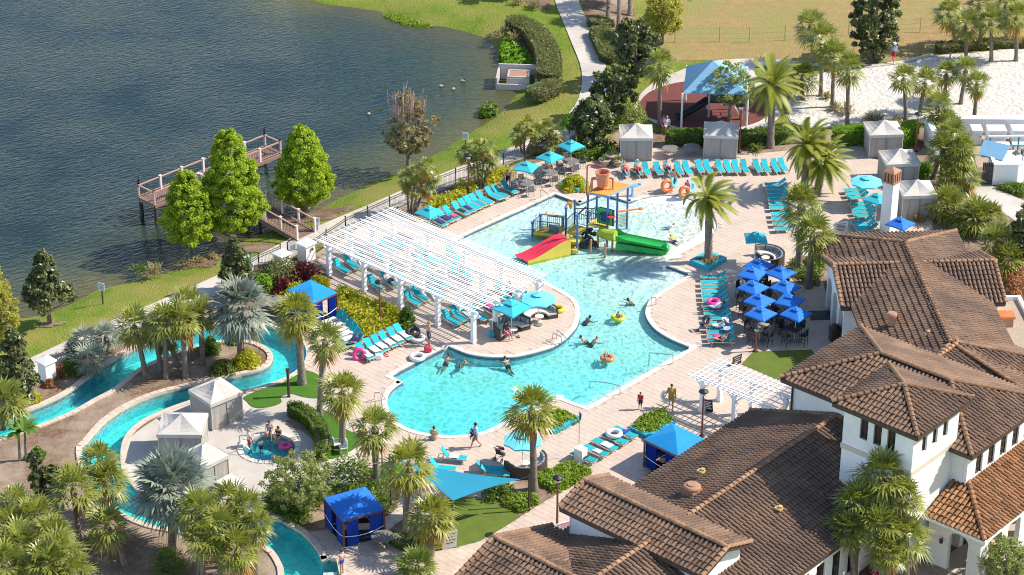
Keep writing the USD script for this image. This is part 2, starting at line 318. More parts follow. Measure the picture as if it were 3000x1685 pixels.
n = {'g': ('geometry', {}), 'mp': ('mapping', {'mapping_type': 'texture', 'rotation': (0,0,math.radians(30)), 'scale': (.8,.27,1.0)}), 'a': ('noise_texture', {'scale': 1.0, 'detail': 3.0, 'roughness': .55, 'distortion': .4}), 'b': ('noise_texture', {'scale': .12, 'detail': 3.0}),
     'm': ('math', {'math_type': 'multiply_add', 'value2': .35}), 'bp': ('bump', {'strength': .8, 'distance': .20}), 'ms': ('map_range', {'from_min': .35, 'from_max': .65, 'to_min': .3, 'to_max': .85, 'clamp': True}), 'at': ('attribute', {'attribute': 'shore'}), 'rr': ('rgb_ramp', {'ramp': [(.0, (.075,.068,.026)), (.25, (.036,.046,.028)), (.6, (.014,.031,.031)), (1., (.010,.026,.031))]}),
     'p': ('principled_bsdf', {'roughness': .06, 'ior': 1.33, 'specular_ior_level': .32}), 'cr': ('rgb_ramp', {'ramp': [(.35, (.75,.75,.75)), (.65, (1.15,1.15,1.15))]}), 'mm': ('mix', {'mix_type': 'multiply', 'fac': 1.0})}
l = [('g.position', 'mp.vector'), ('mp.vector', 'a.vector'), ('g.position', 'b.vector'), ('b.fac', 'm.value1'), ('a.fac', 'm.value3'), ('m.value', 'bp.height'), ('b.fac', 'ms.value'), ('ms.result', 'bp.strength'), ('bp.normal', 'p.normal'), ('at.fac', 'rr.fac'), ('rr.color', 'mm.color1'), ('b.fac', 'cr.fac'), ('cr.color', 'mm.color2'), ('mm.color', 'p.base_color')]
LOOK['lake'] = usdkit.material(stage, '/World/Looks/lake', n, l, surface='p.BSDF')
# the plaster of the pools: off-white, slightly mottled
mat('plaster', (.81,.82,.80), (.72,.73,.70), rough=.7, scale=.8, col3=(.74,.72,.61), scale3=.35)
# ================================================================ THE SETTING: terrain, lake, paths, pools
SHORE = [(700,-60),(775,0),(860,17),(950,30),(1050,60),(1130,72),(1215,96),(1252,128),(1272,168),(1278,215),(1300,222),(1292,243),(1250,290),(1180,333),(1120,372),(1075,397),(1010,432),(940,453),(880,486),(840,503),(790,532),(740,548),(690,575),(640,592),(575,622),(520,640),(465,650),(430,682),(375,695),(310,715),(255,722),(205,750),(150,775),(100,795),(40,800),(-120,830)]
sh = smooth_line([G('F', *p, -.9) for p in SHORE], 4)
LAKE = Polygon(np.vstack([sh, [(-140,100),(-160,150),(-160,420),(60,420),(10,300)]])).buffer(0)
PATHC = [(1412,-60),(1425,0),(1447,55),(1470,110),(1492,165),(1496,210),(1487,250),(1462,290),(1412,330),(1355,360),(1300,385),(1240,405),(1180,430),(1100,462),(1000,505),(900,548),(800,590),(740,619),(680,650),(620,682),(560,710),(440,763),(300,822),(170,882),(100,915),(0,960),(-80,995)]
pl = LineString(smooth_line([G('F', *p) for p in PATHC], 4)); PATH = pl.buffer(1.05)
FENCE = [(-60,1012),(116,952),(180,917),(330,852),(450,795),(560,740),(650,683),(707,658),(773,653),(870,588),(960,546),(1030,514),(1107,480),(1185,451),(1259,430),(1300,412),(1432,366)]
FL = np.array([G('F', *p) for p in FENCE])
RESORT = Polygon(np.vstack([FL, [G('F', *p) for p in [(1500,368),(1560,322),(1700,338),(1950,338),(2150,322),(2300,322),(2700,318),(2760,1560),(-120,1560)]]])).buffer(0)
POOL = Polygon(np.vstack([[G('F', *p, -.1) for p in a] if k == 0 else smooth_line([G('F', *p, -.1) for p in a], 5) for k, a in enumerate([
    [(1397,492),(1458,515),(1517,491),(1582,512)],
    [(1609,503),(1645,497),(1690,494),(1730,501),(1770,520),(1797,548),(1803,580),(1773,610)]])] + [[G('F', *p, -.1) for p in [(1665,668),(1738,694)]]] + [smooth_line([G('F', *p, -.1) for p in a], 5) for a in [
    [(1720,703),(1690,720),(1654,742),(1632,762),(1623,790),(1631,812),(1650,834),(1687,857),(1735,877)]]] + [[G('F', *p, -.1) for p in [(1741,877),(1477,1028)]]] + [smooth_line([G('F', *p, -.1) for p in a], 5) for a in [
    [(1404,1001),(1345,1030),(1307,1046),(1259,1070),(1224,1087),(1189,1096),(1137,1100),(1102,1098),(1071,1094),(1036,1085),(1009,1072),(988,1057),(977,1031),(974,1009),(981,990),(995,976),(1013,965)]]] + [[G('F', *p, -.1) for p in [(984,949),(1126,874)]]] + [smooth_line([G('F', *p, -.1) for p in a], 5) for a in [
    [(1146,882),(1173,893),(1216,901),(1273,903),(1306,900),(1356,888),(1396,874),(1426,853),(1450,826),(1459,799),(1458,776),(1448,758),(1430,744),(1400,727)]]] + [[G('F', *p, -.1) for p in [(1366,708),(1143,608)]]])).buffer(0)
BEACH = LineString(smooth_line([G('F', *p, -.1) for p in [(1645,497),(1690,494),(1730,501),(1770,520),(1797,548),(1803,580),(1773,610),(1720,640)]], 5))
RIVER = Polygon(np.vstack([smooth_line([G('F', x/3, y/3+686.9, -.12) for x, y in a], 4) for a in [
    [(-300,1200),(0,1118),(230,1050),(420,970),(560,890),(700,780),(830,690),(960,610),(1080,560),(1200,510),(1400,460),(1550,425),(1700,405),(1830,400),(1960,405),(2090,430),(2200,475),(2280,530),(2312,605),(2300,680),(2250,740),(2180,790),(2080,835),(1950,875),(1840,895),(1600,930),(1390,992),(1230,1052),(1080,1122),(980,1202),(925,1290),(910,1400),(920,1500),(942,1555)]]] +
    [smooth_line([G('F', *p, -.12) for p in a], 4) for a in [[(322,1212),(350,1243),(420,1268),(500,1283),(600,1292),(684,1306),(713,1320),(742,1335),(766,1352),(785,1373),(799,1392),(809,1416)], ]] + [[G('F', *p, -.12) for p in [(845,1409),(860,1480),(868,1560),(720,1560)]]] +
    [smooth_line([G('F', *p, -.12) for p in a], 4) for a in [[(715,1447),(713,1433),(703,1412),(689,1392),(665,1376),(643,1361),(580,1352),(500,1346),(429,1335),(390,1328),(358,1318),(321,1302),(299,1289),(277,1268),(245,1238),(222,1200),(210,1165),(205,1130)]]] +
    [smooth_line([G('F', x/3, y/3+686.9, -.12) for x, y in a], 4) for a in [[(645,1310),(700,1240),(780,1150),(900,1060),(1050,980),(1230,915),(1380,880),(1550,838),(1730,803),(1800,785),(1900,765),(1980,740),(2040,700),(2062,640),(2030,590),(1940,540),(1830,518),(1700,520),(1600,540),(1480,565),(1350,600),(1250,640),(1160,680),(1060,730),(960,800),(850,890),(700,970),(560,1050),(400,1120),(200,1195),(0,1258),(-300,1350)]]])).buffer(0)
SPA = affinity.scale(Point(*G('F', 677, 1130, -.1)).buffer(1, 24), 1.62, 1.55)
POOLS = shapely.union_all([POOL, RIVER, SPA])

# terrain
gx, gy = np.meshgrid(np.arange(-75, 76, 1.0), np.arange(92, 330, 1.0)); pts = shapely.points(gx, gy)
dl = shapely.distance(pts, LAKE.exterior); ins = shapely.contains(LAKE, pts)
nz = meshkit.fbm(np.stack([gx*.25, gy*.25, 0*gx], -1), 3, 3) - .5
t = np.clip(dl/6, 0, 1); z = np.where(ins, -.93 - np.minimum(1.5, .35*dl), -.93 + (t*(2-t))*.88 + nz*.05*np.clip(dl/2, 0, 1))
inr = shapely.contains(RESORT.buffer(-.6), pts); z = np.where(inr, -3.0, z); z = np.where(shapely.contains(PATH.buffer(.8), pts) & ~inr, np.minimum(z, -.05), z)
ny, nx = gx.shape; i = (np.arange(ny-1)[:, None]*nx + np.arange(nx-1)).ravel()
v = np.column_stack([gx.ravel(), gy.ravel(), z.ravel()]); far = len(v)
m = MB().add(v, np.stack([i, i+1, i+nx+1, i+nx], 1))
R = 4000
m.add([(-75,92,-3),(76,92,-3),(R,-R,-3),(-R,-R,-3)], [[0,3,2,1]]).add([(75,92,-.05),(R,92,-.05),(R,R,-.05),(75,R,-.05)], [[0,1,2,3]]).add([(-75,92,-.05),(-75,R,-.05),(-R,R,-.05),(-R,92,-.05)], [[0,1,2,3]]).add([(-75,329,-.05),(75,329,-.05),(75,R,-.05),(-75,R,-.05)], [[0,1,2,3]])
struct('lawn', m, 'lawn', smooth=True)
lg = [(x, y) for x in np.arange(-160, 60, 1.5) for y in np.arange(100, 330, 1.5)]
lp = shapely.points(np.array(lg)); keep = shapely.contains(LAKE.buffer(2), lp)
gx, gy = np.meshgrid(np.arange(-110, 40, 1.2), np.arange(100, 330, 1.2)); pts = shapely.points(gx, gy)
sd = np.where(shapely.contains(LAKE, pts), shapely.distance(pts, LAKE.exterior), 0)
ny, nx = gx.shape; i = (np.arange(ny-1)[:, None]*nx + np.arange(nx-1)).ravel(); q = np.stack([i, i+1, i+nx+1, i+nx], 1)
ok = shapely.contains(LAKE.buffer(1.6), pts).ravel(); q = q[ok[q].any(1)]; used = np.zeros(gx.size, bool); used[q.ravel()] = True
p = obj('lake', MB().add(np.column_stack([gx.ravel(), gy.ravel(), np.full(gx.size, -.9)]), q), 'lake'); tag(p, kind='structure')
UsdGeom.PrimvarsAPI(p).CreatePrimvar('shore', Sdf.ValueTypeNames.FloatArray, 'vertex').Set(Vt.FloatArray.FromNumpy(np.clip(sd.ravel()[used]/14, 0, 1).astype(np.float32)))

def ground_z(x, y):
    q = shapely.points(x, y); d = shapely.distance(q, LAKE.exterior); i_ = shapely.contains(LAKE, q); nz = meshkit.fbm(np.stack([x*.25, y*.25, 0*x], -1), 3, 3) - .5; t = np.clip(d/6, 0, 1)
    return np.where(i_, -.93 - np.minimum(1.5, .35*d), -.93 + (t*(2-t))*.88 + nz*.05*np.clip(d/2, 0, 1))
def drape(poly, up, st=.3):
    x0, y0, x1, y1 = poly.bounds; gx, gy = np.meshgrid(np.arange(x0, x1+st, st), np.arange(y0, y1+st, st)); ny, nx = gx.shape; q = np.stack([(i := (np.arange(ny-1)[:, None]*nx + np.arange(nx-1)).ravel()), i+1, i+nx+1, i+nx], 1); ok = shapely.contains(poly, shapely.points(gx, gy)).ravel()
    return MB().add(np.column_stack([gx.ravel(), gy.ravel(), ground_z(gx, gy).ravel() + up]), q[ok[q].all(1)])
def along(line, step): return [line.interpolate(s) for s in np.arange(0, line.length, step)]
# lakeside walkway of poured slabs with saw-cut joints
slabs = []; L = pl.length; k = 0; wp = struct('lakeside_path', MB().sheet(PATH.buffer(.02), -.02), 'paver_joint')
big = []
for s in np.arange(0, L, 1.9):
    a, b = (np.array(pl.interpolate(x).coords[0]) for x in (s+.012, min(s+1.888, L))); d = (b-a)/max(np.linalg.norm(b-a), 1e-6); nn = np.array([-d[1], d[0]])*1.05
    big.append(((a+b)/2, MB().prism(Polygon([a-nn, b-nn, b+nn, a+nn]), -.1, .012, False)))
for c, mm in big: struct('slab', mm, 'concrete', wp)
# dry field, sand court, playground beyond the pool
FIELD = PG('F', [(1700,-120),(1650,20),(1640,130),(1690,152),(1860,150),(1980,152),(2100,175),(2190,158),(2330,142),(2700,118),(2800,-120)])
struct('dry_field', MB().sheet(FIELD, -.035), 'field')
mul2 = PG('F', [(1452,-60),(1462,0),(1492,90),(1522,165),(1580,150),(1600,60),(1585,-60)]); struct('mulch_strip', MB().sheet(mul2, -.03), 'mulch')
struct('mulch_bank', drape(PG('F', [(1283,-20),(1392,-20),(1390,25),(1340,22)]), .04), 'mulch')
mul3 = PG('F', [(1380,130),(1360,75),(1290,75),(1262,105),(1300,125),(1350,200),(1370,262),(1400,240),(1412,190)]); struct('mulch_margin', drape(mul3, .04), 'mulch')
SAND = SP('F', [(1985,300),(1990,240),(2030,200),(2070,182),(2175,170),(2284,157),(2350,140),(2451,133),(2620,126),(2700,300),(2576,301),(2420,302),(2284,312),(2184,314),(2110,318),(2050,322)])
gx, gy = np.meshgrid(np.arange(10, 62, .35), np.arange(150, 195, .35)); pts = shapely.points(gx, gy); ny, nx = gx.shape
i = (np.arange(ny-1)[:, None]*nx + np.arange(nx-1)).ravel(); q = np.stack([i, i+1, i+nx+1, i+nx], 1); ok = shapely.contains(SAND, pts).ravel(); q = q[ok[q].all(1)]
nz = meshkit.fbm(np.stack([gx*1.1, gy*1.1, 0*gx], -1), 3, 11)
struct('sand_court', MB().add(np.column_stack([gx.ravel(), gy.ravel(), -.06 + .13*nz.ravel()]), q), 'sand', smooth=True)
struct('sand_margin', MB().sheet(SAND, -.02), 'sand')
ring = SP('F', [(1605,245),(1650,205),(1760,160),(1870,147),(1990,152),(2060,158),(2062,166),(1990,163),(1900,170),(1920,215),(1960,262),(1955,300),(1880,335),(1740,338),(1650,310),(1598,275)])
struct('playground_path', MB().sheet(ring, -.015), 'concrete')
PLAY = SP('F', [(1607,262),(1640,228),(1720,205),(1830,205),(1905,235),(1930,275),(1910,305),(1830,325),(1740,326),(1660,305),(1615,285)])
struct('playground_surface', MB().sheet(PLAY, -.005), 'rubber')
struct('field_path', MB().prism(PG('F', [(2171,164),(2175,171),(2262,161),(2350,141),(2345,136),(2260,155)]), 0, .06), 'concrete')

# planting soil under everything inside the fence
struct('planting_bed', MB().sheet(RESORT.difference(POOLS.buffer(.2)), -.01), 'mulch')
CONC = SP('F', [(318,1205),(312,1150),(325,1105),(380,1062),(450,1022),(520,1002),(610,980),(640,985),(700,985),(770,972),(800,965),(850,1000),(885,1075),(900,1160),(900,1215),(860,1225),(700,1238),(655,1290),(560,1275),(420,1262),(350,1240)])
DECK = PG('F', [(800,655),(838,700),(745,705),(690,745),(735,790),(790,850),(772,890),(770,950),(795,962),(852,998),(890,1075),(905,1160),(985,1215),(900,1280),(850,1330),(775,1340),(800,1400),(812,1417),(840,1411),(850,1560),(1240,1560),(1700,1200),(2180,880),(2100,820),(2060,680),(2080,590),(2345,600),(2345,480),(2200,400),(2160,362),(1900,388),(1760,375),(1560,372),(1480,405),(1400,395),(1290,430),(1250,480),(1000,560),(1000,520),(960,540),(900,576)])
W_ALK = PG('F', [(2340,355),(2470,440),(2500,470),(2576,505),(2640,540),(2640,620),(2560,560),(2440,480),(2345,420)])
TURFS = [('F6', [(1840,940),(1860,970),(1900,1010),(1960,1022),(2050,1010),(2125,980),(2120,940),(2200,915),(2300,940),(2420,935),(2420,790),(2300,738),(2230,775),(2120,838),(1950,890)], 'turf'),
         ('F6', [(2330,1040),(2440,1036),(2540,1090),(2610,1180),(2740,1240),(2720,1300),(2560,1390),(2480,1392),(2500,1240),(2440,1130)], 'turf')]
def F6(pts): return [(x/3, y/3+686.9) for x, y in pts]
def F7(pts): return [(x*.34708+772.8, y*.34708+944.5) for x, y in pts]
TURF = [(SP('F', F6(p)), m) for _, p, m in TURFS] + [(SP('F', F7([(450,690),(560,650),(650,635),(760,690),(700,760),(560,770)])), 'turf'),
        (PG('F', [(1865,918),(1895,886),(2042,881),(2050,893),(1998,940),(1958,958)]), 'turf_olive'),
        (PG('F', F7([(860,1175),(900,1276),(1080,1250),(1250,1205),(1400,1120),(1545,1030),(1500,985),(1400,930),(1200,880),(1000,900),(900,980)])), 'turf_olive'),
        (PG('F', [(1705,1290),(1760,1232),(1764,1238),(1712,1300)]), 'turf_olive'), (PG('F', [(1600,1222),(1645,1180),(1657,1182),(1615,1230)]), 'turf_olive')]
BEDS = {'bed_croton': SP('F', [(852,728),(930,760),(1012,785),(1010,812),(965,835),(925,858),(880,830),(850,790)]), 'bed_fence': PG('F', [(1000,560),(1045,505),(1110,484),(1185,456),(1262,434),(1300,425),(1300,450),(1240,470),(1130,520),(1050,560)]),
        'bed_path': PG('F', F7([(1330,900),(1420,960),(1545,1025),(1700,930),(1800,870),(2068,712),(1900,640),(1640,740),(1430,800)])), 'bed_planter': PG('F', F7([(1690,290),(1830,262),(1980,330),(1800,428),(1745,425)])),
        'bed_planter2': PG('F', [(1632,1040),(1672,1039),(1696,1068),(1634,1107),(1585,1082)]), 'bed_palms': PG('F', [(1975,680),(2000,650),(2055,640),(2072,690),(2062,722),(2005,716)]), 'bed_spa': SP('F', F6([(2160,1120),(2230,1110),(2330,1160),(2420,1260),(2450,1330),(2440,1400),(2390,1400),(2385,1300),(2300,1210),(2190,1160)])),
        'bed_corner': SP('F', [(640,1290),(700,1235),(870,1225),(985,1205),(1000,1270),(960,1300),(870,1250),(810,1290),(745,1330),(690,1300)]), 'bed_gate': PG('F', [(640,668),(700,662),(790,655),(795,668),(838,702),(745,708),(690,745),(640,740)]), 'bed_far': PG('F', [(1430,366),(1555,366),(1555,400),(1480,405)]), 'bed_palm_pit': Point(*G('F', 758, 962)).buffer(.55),
        'bed_table': PG('F', F7([(590,1120),(690,1050),(860,1150),(870,1270),(720,1270),(630,1230)]))}
over = shapely.union_all([p for p, _ in TURF] + list(BEDS.values()))
for p, m in TURF: struct('artificial_turf', MB().sheet(p.difference(POOLS.buffer(.3)), .045), m)
for k, p in BEDS.items(): struct('planted_bed', MB().sheet(p.difference(POOLS.buffer(.3)), .04), 'mulch')
ppath = shapely.union_all([CONC, W_ALK]).difference(POOLS.buffer(.25))
struct('concrete_deck', MB().sheet(ppath, .015), 'concrete')
deck = DECK.difference(POOLS.buffer(.34)).difference(CONC)
deck = deck.difference(over).union(BEACH.buffer(.5).difference(POOL.buffer(.02))).buffer(0)
dk = struct('pool_deck', MB().sheet(deck.buffer(.05), .012), 'paver_joint')
# pavers in running bond along the grid of the place
PW, PH = .62, .42
us = [g @ U for g in np.array(deck.envelope.exterior.coords)]; vs = [g @ V for g in np.array(deck.envelope.exterior.coords)]
cells, cent = [], []
for r, vv in enumerate(np.arange(min(vs), max(vs), PH)):
    uu = np.arange(min(us) + (r % 2)*PW/2, max(us), PW); c = uu[:, None]*U + vv*V; cent.append(c)
cent = np.vstack(cent); shapely.prepare(deck)
hit = shapely.contains(deck, shapely.points(cent)); cent = cent[hit]
far_ok = cent[:, 1] < 172; cent = cent[far_ok]
a, b = U*(PW/2-.007), V*(PH/2-.007)
inn = shapely.contains(deck.buffer(-.4), shapely.points(cent))
order = np.argsort(cent[:, 1] + 200*(~inn)); tones = rng.random(len(cent))
def paver_mb(c):
    q = [c-a-b, c+a-b, c+a+b, c-a+b]; z1 = .03 + rng.random()*.005
    v = [(*p, .0) for p in q] + [(*p, z1) for p in q]
    return v, [[4,5,6,7],[0,1,5,4],[1,2,6,5],[2,3,7,6],[3,0,4,7]]
shown = [k for k in order if abs(cent[k][0]/cent[k][1]) < .24 and inn[k] and -12 < cent[k][0] < -1][:300]; sset = set(shown)
for k in shown: obj('paver', MB().add(*paver_mb(cent[k])), 'paver', dk)
rest = MB()
for k in range(len(cent)):
    if k in sset: continue
    if inn[k]: rest.add(*paver_mb(cent[k]))
    else:
        c = cent[k]; g = Polygon([c-a-b, c+a-b, c+a+b, c-a+b]).intersection(deck)
        if g.geom_type == 'Polygon' and g.area > .02 and len(g.exterior.coords) < 9: rest.prism(g, .0, .031, False)
tag(obj('paver_field', rest, 'paver', dk), kind='stuff')
struct('far_deck', MB().sheet(deck.intersection(sbox(-90, 170, 90, 300)), .03), 'concrete')

# pools: walls, tile band, floor, water, coping
def coping(parent, ring_poly, w, z0, z1, step, m, name='coping_stone', lim=300, inner=0.0, mask=None):
    n = 0; rest = MB()
    for r in [ring_poly.exterior, *ring_poly.interiors]:
        line = LineString(r.coords); L = line.length; k = max(3, int(L/step))
        for j in range(k):
            a, b = (np.array(line.interpolate(L*(j+e)/k).coords[0]) for e in (.015, .985)); d = b-a; nn = np.array([d[1], -d[0]])/np.linalg.norm(d)
            if ring_poly.contains(Point(*((a+b)/2 + nn*.05))): nn = -nn
            g = Polygon([a-nn*inner, b-nn*inner, b+nn*w, a+nn*w])
            if mask is not None and mask.intersects(g): continue
            mm = MB().prism(g, z0, z1); n += 1
            if n <= lim and abs((a+b)[0]/(a+b)[1]) < .26: obj(name, mm, m, parent)
            else: rest.add(*mm.get())
    if rest.n: tag(obj(name + '_run', rest, m, parent), kind='stuff')
def bed_ring(parent, poly, w, mask=None):
    g = poly.buffer(w, join_style=2).difference(poly)
    obj('coping_bed', MB().prism(g if mask is None else g.difference(mask), -.3, .028), 'coping', parent)
def basin(name, poly, depth_fn, water, wz, label):
    b = struct(name, MB().wall(poly, -2.2, -.02), 'pool_wall')
    x0, y0, x1, y1 = poly.bounds; st = .4
    gx, gy = np.meshgrid(np.arange(x0-1, x1+1, st), np.arange(y0-1, y1+1, st)); ny, nx = gx.shape
    pts = shapely.points(gx, gy); near = shapely.contains(poly.buffer(.7), pts).ravel()
    i = (np.arange(ny-1)[:, None]*nx + np.arange(nx-1)).ravel(); q = np.stack([i, i+1, i+nx+1, i+nx], 1); q = q[near[q].any(1)]
    struct('floor', MB().add(np.column_stack([gx.ravel(), gy.ravel(), -depth_fn(gx, gy, pts).ravel()]), q), 'plaster', b, smooth=True)
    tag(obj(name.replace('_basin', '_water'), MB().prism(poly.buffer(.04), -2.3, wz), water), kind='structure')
    return b
def pdepth(gx, gy, pts):
    d = np.interp(gy, [110, 119, 128, 138, 146, 152, 160, 175], [1.15, 1.1, .95, .62, .34, .24, .18, .15])
    db = shapely.distance(pts, BEACH); out = ~shapely.contains(POOL, pts)
    return np.minimum(d, np.where(out & (db < .8), .06, .07 + .03*db)) + .0
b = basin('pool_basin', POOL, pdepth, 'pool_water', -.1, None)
coping(b, POOL, .34, -.25, .045, .6, 'coping', mask=BEACH.buffer(.25)); bed_ring(b, POOL, .33, BEACH.buffer(.6))
wl = POOL.buffer(-.02).exterior.difference(BEACH.buffer(.5)); wt = MB()
for g in getattr(wl, 'geoms', [wl]):
    q = np.array(g.coords); k = len(q); i = np.arange(k-1); wt.add(np.vstack([np.column_stack([q, np.full(k, -.2)]), np.column_stack([q, np.full(k, -.05)])]), np.stack([i, i+1, i+1+k, i+k], 1))
struct('waterline_tile', wt, 'pool_tile', b)
# the white steps along the straight edge
s0, s1 = G('F', 1741, 877, -.1), G('F', 1477, 1028, -.1); d = (s1-s0)/np.linalg.norm(s1-s0); nn = np.array([d[1], -d[0]])
if not POOL.contains(Point(*((s0+s1)/2 + nn))): nn = -nn
for k in range(4):
    o = nn*.4*(k+.5); cc = (s0+s1)/2 + o
    struct('step', MB().box((*cc, -.75-.13*k), (np.linalg.norm(s1-s0)-.3, .39, 1.0), math.degrees(math.atan2(d[1], d[0]))), 'plaster', b)
s0, s1 = G('F', 1397, 494, -.1), G('F', 1143, 608, -.1); d = (s1-s0)/np.linalg.norm(s1-s0); nn = np.array([d[1], -d[0]])
if not POOL.contains(Point(*((s0+s1)/2 + nn))): nn = -nn
for k in range(2): struct('step', MB().box((*((s0+s1)/2 + nn*.4*(k+.5)), -.68-.1*k), (np.linalg.norm(s1-s0)-.5, .39, 1.0), math.degrees(math.atan2(d[1], d[0]))), 'plaster', b)
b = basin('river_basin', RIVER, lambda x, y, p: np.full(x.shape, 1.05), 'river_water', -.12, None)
coping(b, RIVER, .36, -.3, .08, .55, 'river_coping'); bed_ring(b, RIVER, .34)
for k in range(4): struct('step', MB().box((*G('F', 846-k*9, 1436), -.44-.2*k), (.3, 1.5, .5), 95), 'white', b)
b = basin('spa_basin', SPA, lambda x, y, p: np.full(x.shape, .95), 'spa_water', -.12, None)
coping(b, SPA, .34, -.3, .07, .5, 'coping')
# teal kerbs of the planters
def kerb(label, quad, h=.32, w=.28):
    q = np.array([G('F', *p) for p in quad]); t = thing('planter_kerb', label, 'planter', (*q.mean(0), 0)); c = Polygon(q - q.mean(0)); ii = np.array(c.buffer(-w, join_style=2).exterior.coords); o = q - q.mean(0)
    near = lambda p: ii[np.argmin(((ii-p)**2).sum(1))]
    for k in range(4):
        a, e = o[k], o[(k+1) % 4]; obj('kerb_side', MB().prism(Polygon([a, e, near(e), near(a)]), 0, h), 'planter_teal', t)
    obj('soil', MB().sheet(c.buffer(-w*.5), .2), 'mulch', t); return t
# ================================================================ BUILDINGS
PITCH = .345
def arc_tile(w=.118, h=.105, L=.50, n=5):
    a = np.linspace(0, np.pi, n+1); v = []
    for y, k, dz in ((-L/2, 1.0, .06), (L/2, .86, .0)):
        v += [(math.cos(t)*w*k, y, math.sin(t)*h*k + dz) for t in a]
    m = n+1; f = [[i, i+1, m+i+1] for i in range(n)] + [[i, m+i+1, m+i] for i in range(n)] + [[0, i+1, i] for i in range(1, n)]
    return np.array(v), np.array(f)
TV, TF = arc_tile()
class Roof:
    def __init__(self): self.tiles, self.ridge, self.slab, self.fascia = [], [], MB(), MB()
    def face(self, pts, warm=False, lift=0.0):
        p = np.array(pts, float); n = np.cross(p[1]-p[0], p[2]-p[0]); n /= np.linalg.norm(n)
        if n[2] < 0: n = -n; p = p[::-1]
        s = np.array([0,0,1.]) - n*n[2]; s /= np.linalg.norm(s); e = np.cross(s, n); o = p[np.argmin(p[:, 2])]
        q = np.column_stack([(p-o) @ e, (p-o) @ s]); poly = Polygon(q)
        k = len(p); low = p - n*.12
        self.slab.add(np.vstack([p, low]), np.vstack([trimesh.creation.triangulate_polygon(poly, engine='earcut')[1] if k > 4 else ([[0,1,2]] if k == 3 else [[0,1,2],[0,2,3]]), *[[[i, k+i, k+(i+1) % k], [i, k+(i+1) % k, (i+1) % k]] for i in range(k)]]))
        x0, y0, x1, y1 = poly.bounds; cx, cy = np.meshgrid(np.arange(x0+.14, x1, .285), np.arange(y0+.18, y1, .42)); c = np.column_stack([cx.ravel(), cy.ravel()])
        c = c[shapely.contains(poly.buffer(-.03), shapely.points(c))]
        R = np.stack([e, s, n]); jit = rng.normal(0, .008, (len(c), 3))
        for (a, b), j in zip(c, jit): self.tiles.append((o + e*a + s*b + n*.005 + j, R))
    def cap(self, p, q):
        p, q = np.array(p, float), np.array(q, float); L = np.linalg.norm(q-p); d = (q-p)/L
        if d[2] < 0: p, q, d = q, p, -d
        e = np.cross(d, [0,0,1]); e /= np.linalg.norm(e); n = np.cross(e, d)
        for s in np.arange(.2, L, .38): self.ridge.append((p + d*s + n*.05, np.stack([e*1.25, d, n*1.25])))
    def eave(self, p, q, h=.24): self.fascia.bar(np.array(p) - [0,0,h/2+.02], np.array(q) - [0,0,h/2+.02], .1, h)
    def hip(self, fr, a0, a1, b0, b1, ze, skip=()):
        w = min(a1-a0, b1-b0)/2; zr = ze + PITCH*w
        c = [fr(a0,b0,ze), fr(a1,b0,ze), fr(a1,b1,ze), fr(a0,b1,ze)]
        if a1-a0 >= b1-b0: r = [fr(a0+w,(b0+b1)/2,zr), fr(a1-w,(b0+b1)/2,zr)]; fs = [[c[0],c[1],r[1],r[0]], [c[1],c[2],r[1]], [c[2],c[3],r[0],r[1]], [c[3],c[0],r[0]]]; hp = [(c[0],r[0]),(c[3],r[0]),(c[1],r[1]),(c[2],r[1])]
        else: r = [fr((a0+a1)/2,b0+w,zr), fr((a0+a1)/2,b1-w,zr)]; fs = [[c[0],c[1],r[0]], [c[1],c[2],r[1],r[0]], [c[2],c[3],r[1]], [c[3],c[0],r[0],r[1]]]; hp = [(c[0],r[0]),(c[1],r[0]),(c[2],r[1]),(c[3],r[1])]
        for k, f in enumerate(fs):
            if k in skip: continue
            f = [p for i, p in enumerate(f) if np.linalg.norm(p - f[i-1]) > 1e-3]; self.face(f)
        for p, q in hp: self.cap(p, q)
        if np.linalg.norm(r[1]-r[0]) > .4: self.cap(r[0], r[1])
        for k in range(4): self.eave(c[k], c[(k+1) % 4])
        return zr
    def gable(self, fr, a0, a1, b0, b1, ze):
        """ridge along the first axis"""
        m = (b0+b1)/2; zr = ze + PITCH*(b1-b0)/2
        self.face([fr(a0,b0,ze), fr(a1,b0,ze), fr(a1,m,zr), fr(a0,m,zr)]); self.face([fr(a1,b1,ze), fr(a0,b1,ze), fr(a0,m,zr), fr(a1,m,zr)])
        self.cap(fr(a0,m,zr), fr(a1,m,zr))
        for a in (a0, a1):
            for b in (b0, b1): self.eave(fr(a,b,ze), fr(a,m,zr), .2); self.cap(fr(a,b,ze), fr(a,m,zr))
        self.eave(fr(a0,b0,ze), fr(a1,b0,ze)); self.eave(fr(a0,b1,ze), fr(a1,b1,ze)); return zr
    def build(self, parent, tile_mat='tile', fascia='fascia', near=None, lim=300):
        r = obj('roof', self.slab, 'roof_deck', parent); C = np.array([0,0,HC])
        if self.fascia.n: obj('fascia', self.fascia, fascia, r)
        d = []
        for c, R in self.tiles:
            f = c[1]*CT + (HC-c[2])*ST; px, py = c[0]/f*FPX, ((HC-c[2])*CT - c[1]*ST)/f*FPX
            d.append(np.linalg.norm(c-C) + (500 if abs(px) > 1480 or abs(py) > 825 or (near is not None and np.linalg.norm(c[:2]-near) > 7) else 0))
        o = np.argsort(d); rest = []
        for k, i in enumerate(o):
            c, R = self.tiles[i]; v = TV @ R + c
            if k < lim: obj('tile', (v, TF), tile_mat, r)
            else: rest.append(v)
        if rest: m = len(rest); tag(obj('tile_field', (np.vstack(rest), (TF[None] + (np.arange(m)*len(TV))[:, None, None]).reshape(-1, 3)), tile_mat, r), kind='stuff')
        rest = []
        for k, (c, R) in enumerate(self.ridge):
            v = TV @ R + c
            if k < 280: obj('ridge_tile', (v, TF), 'ridge' if tile_mat == 'tile' else 'tile_warm', r)
            else: rest.append(v)
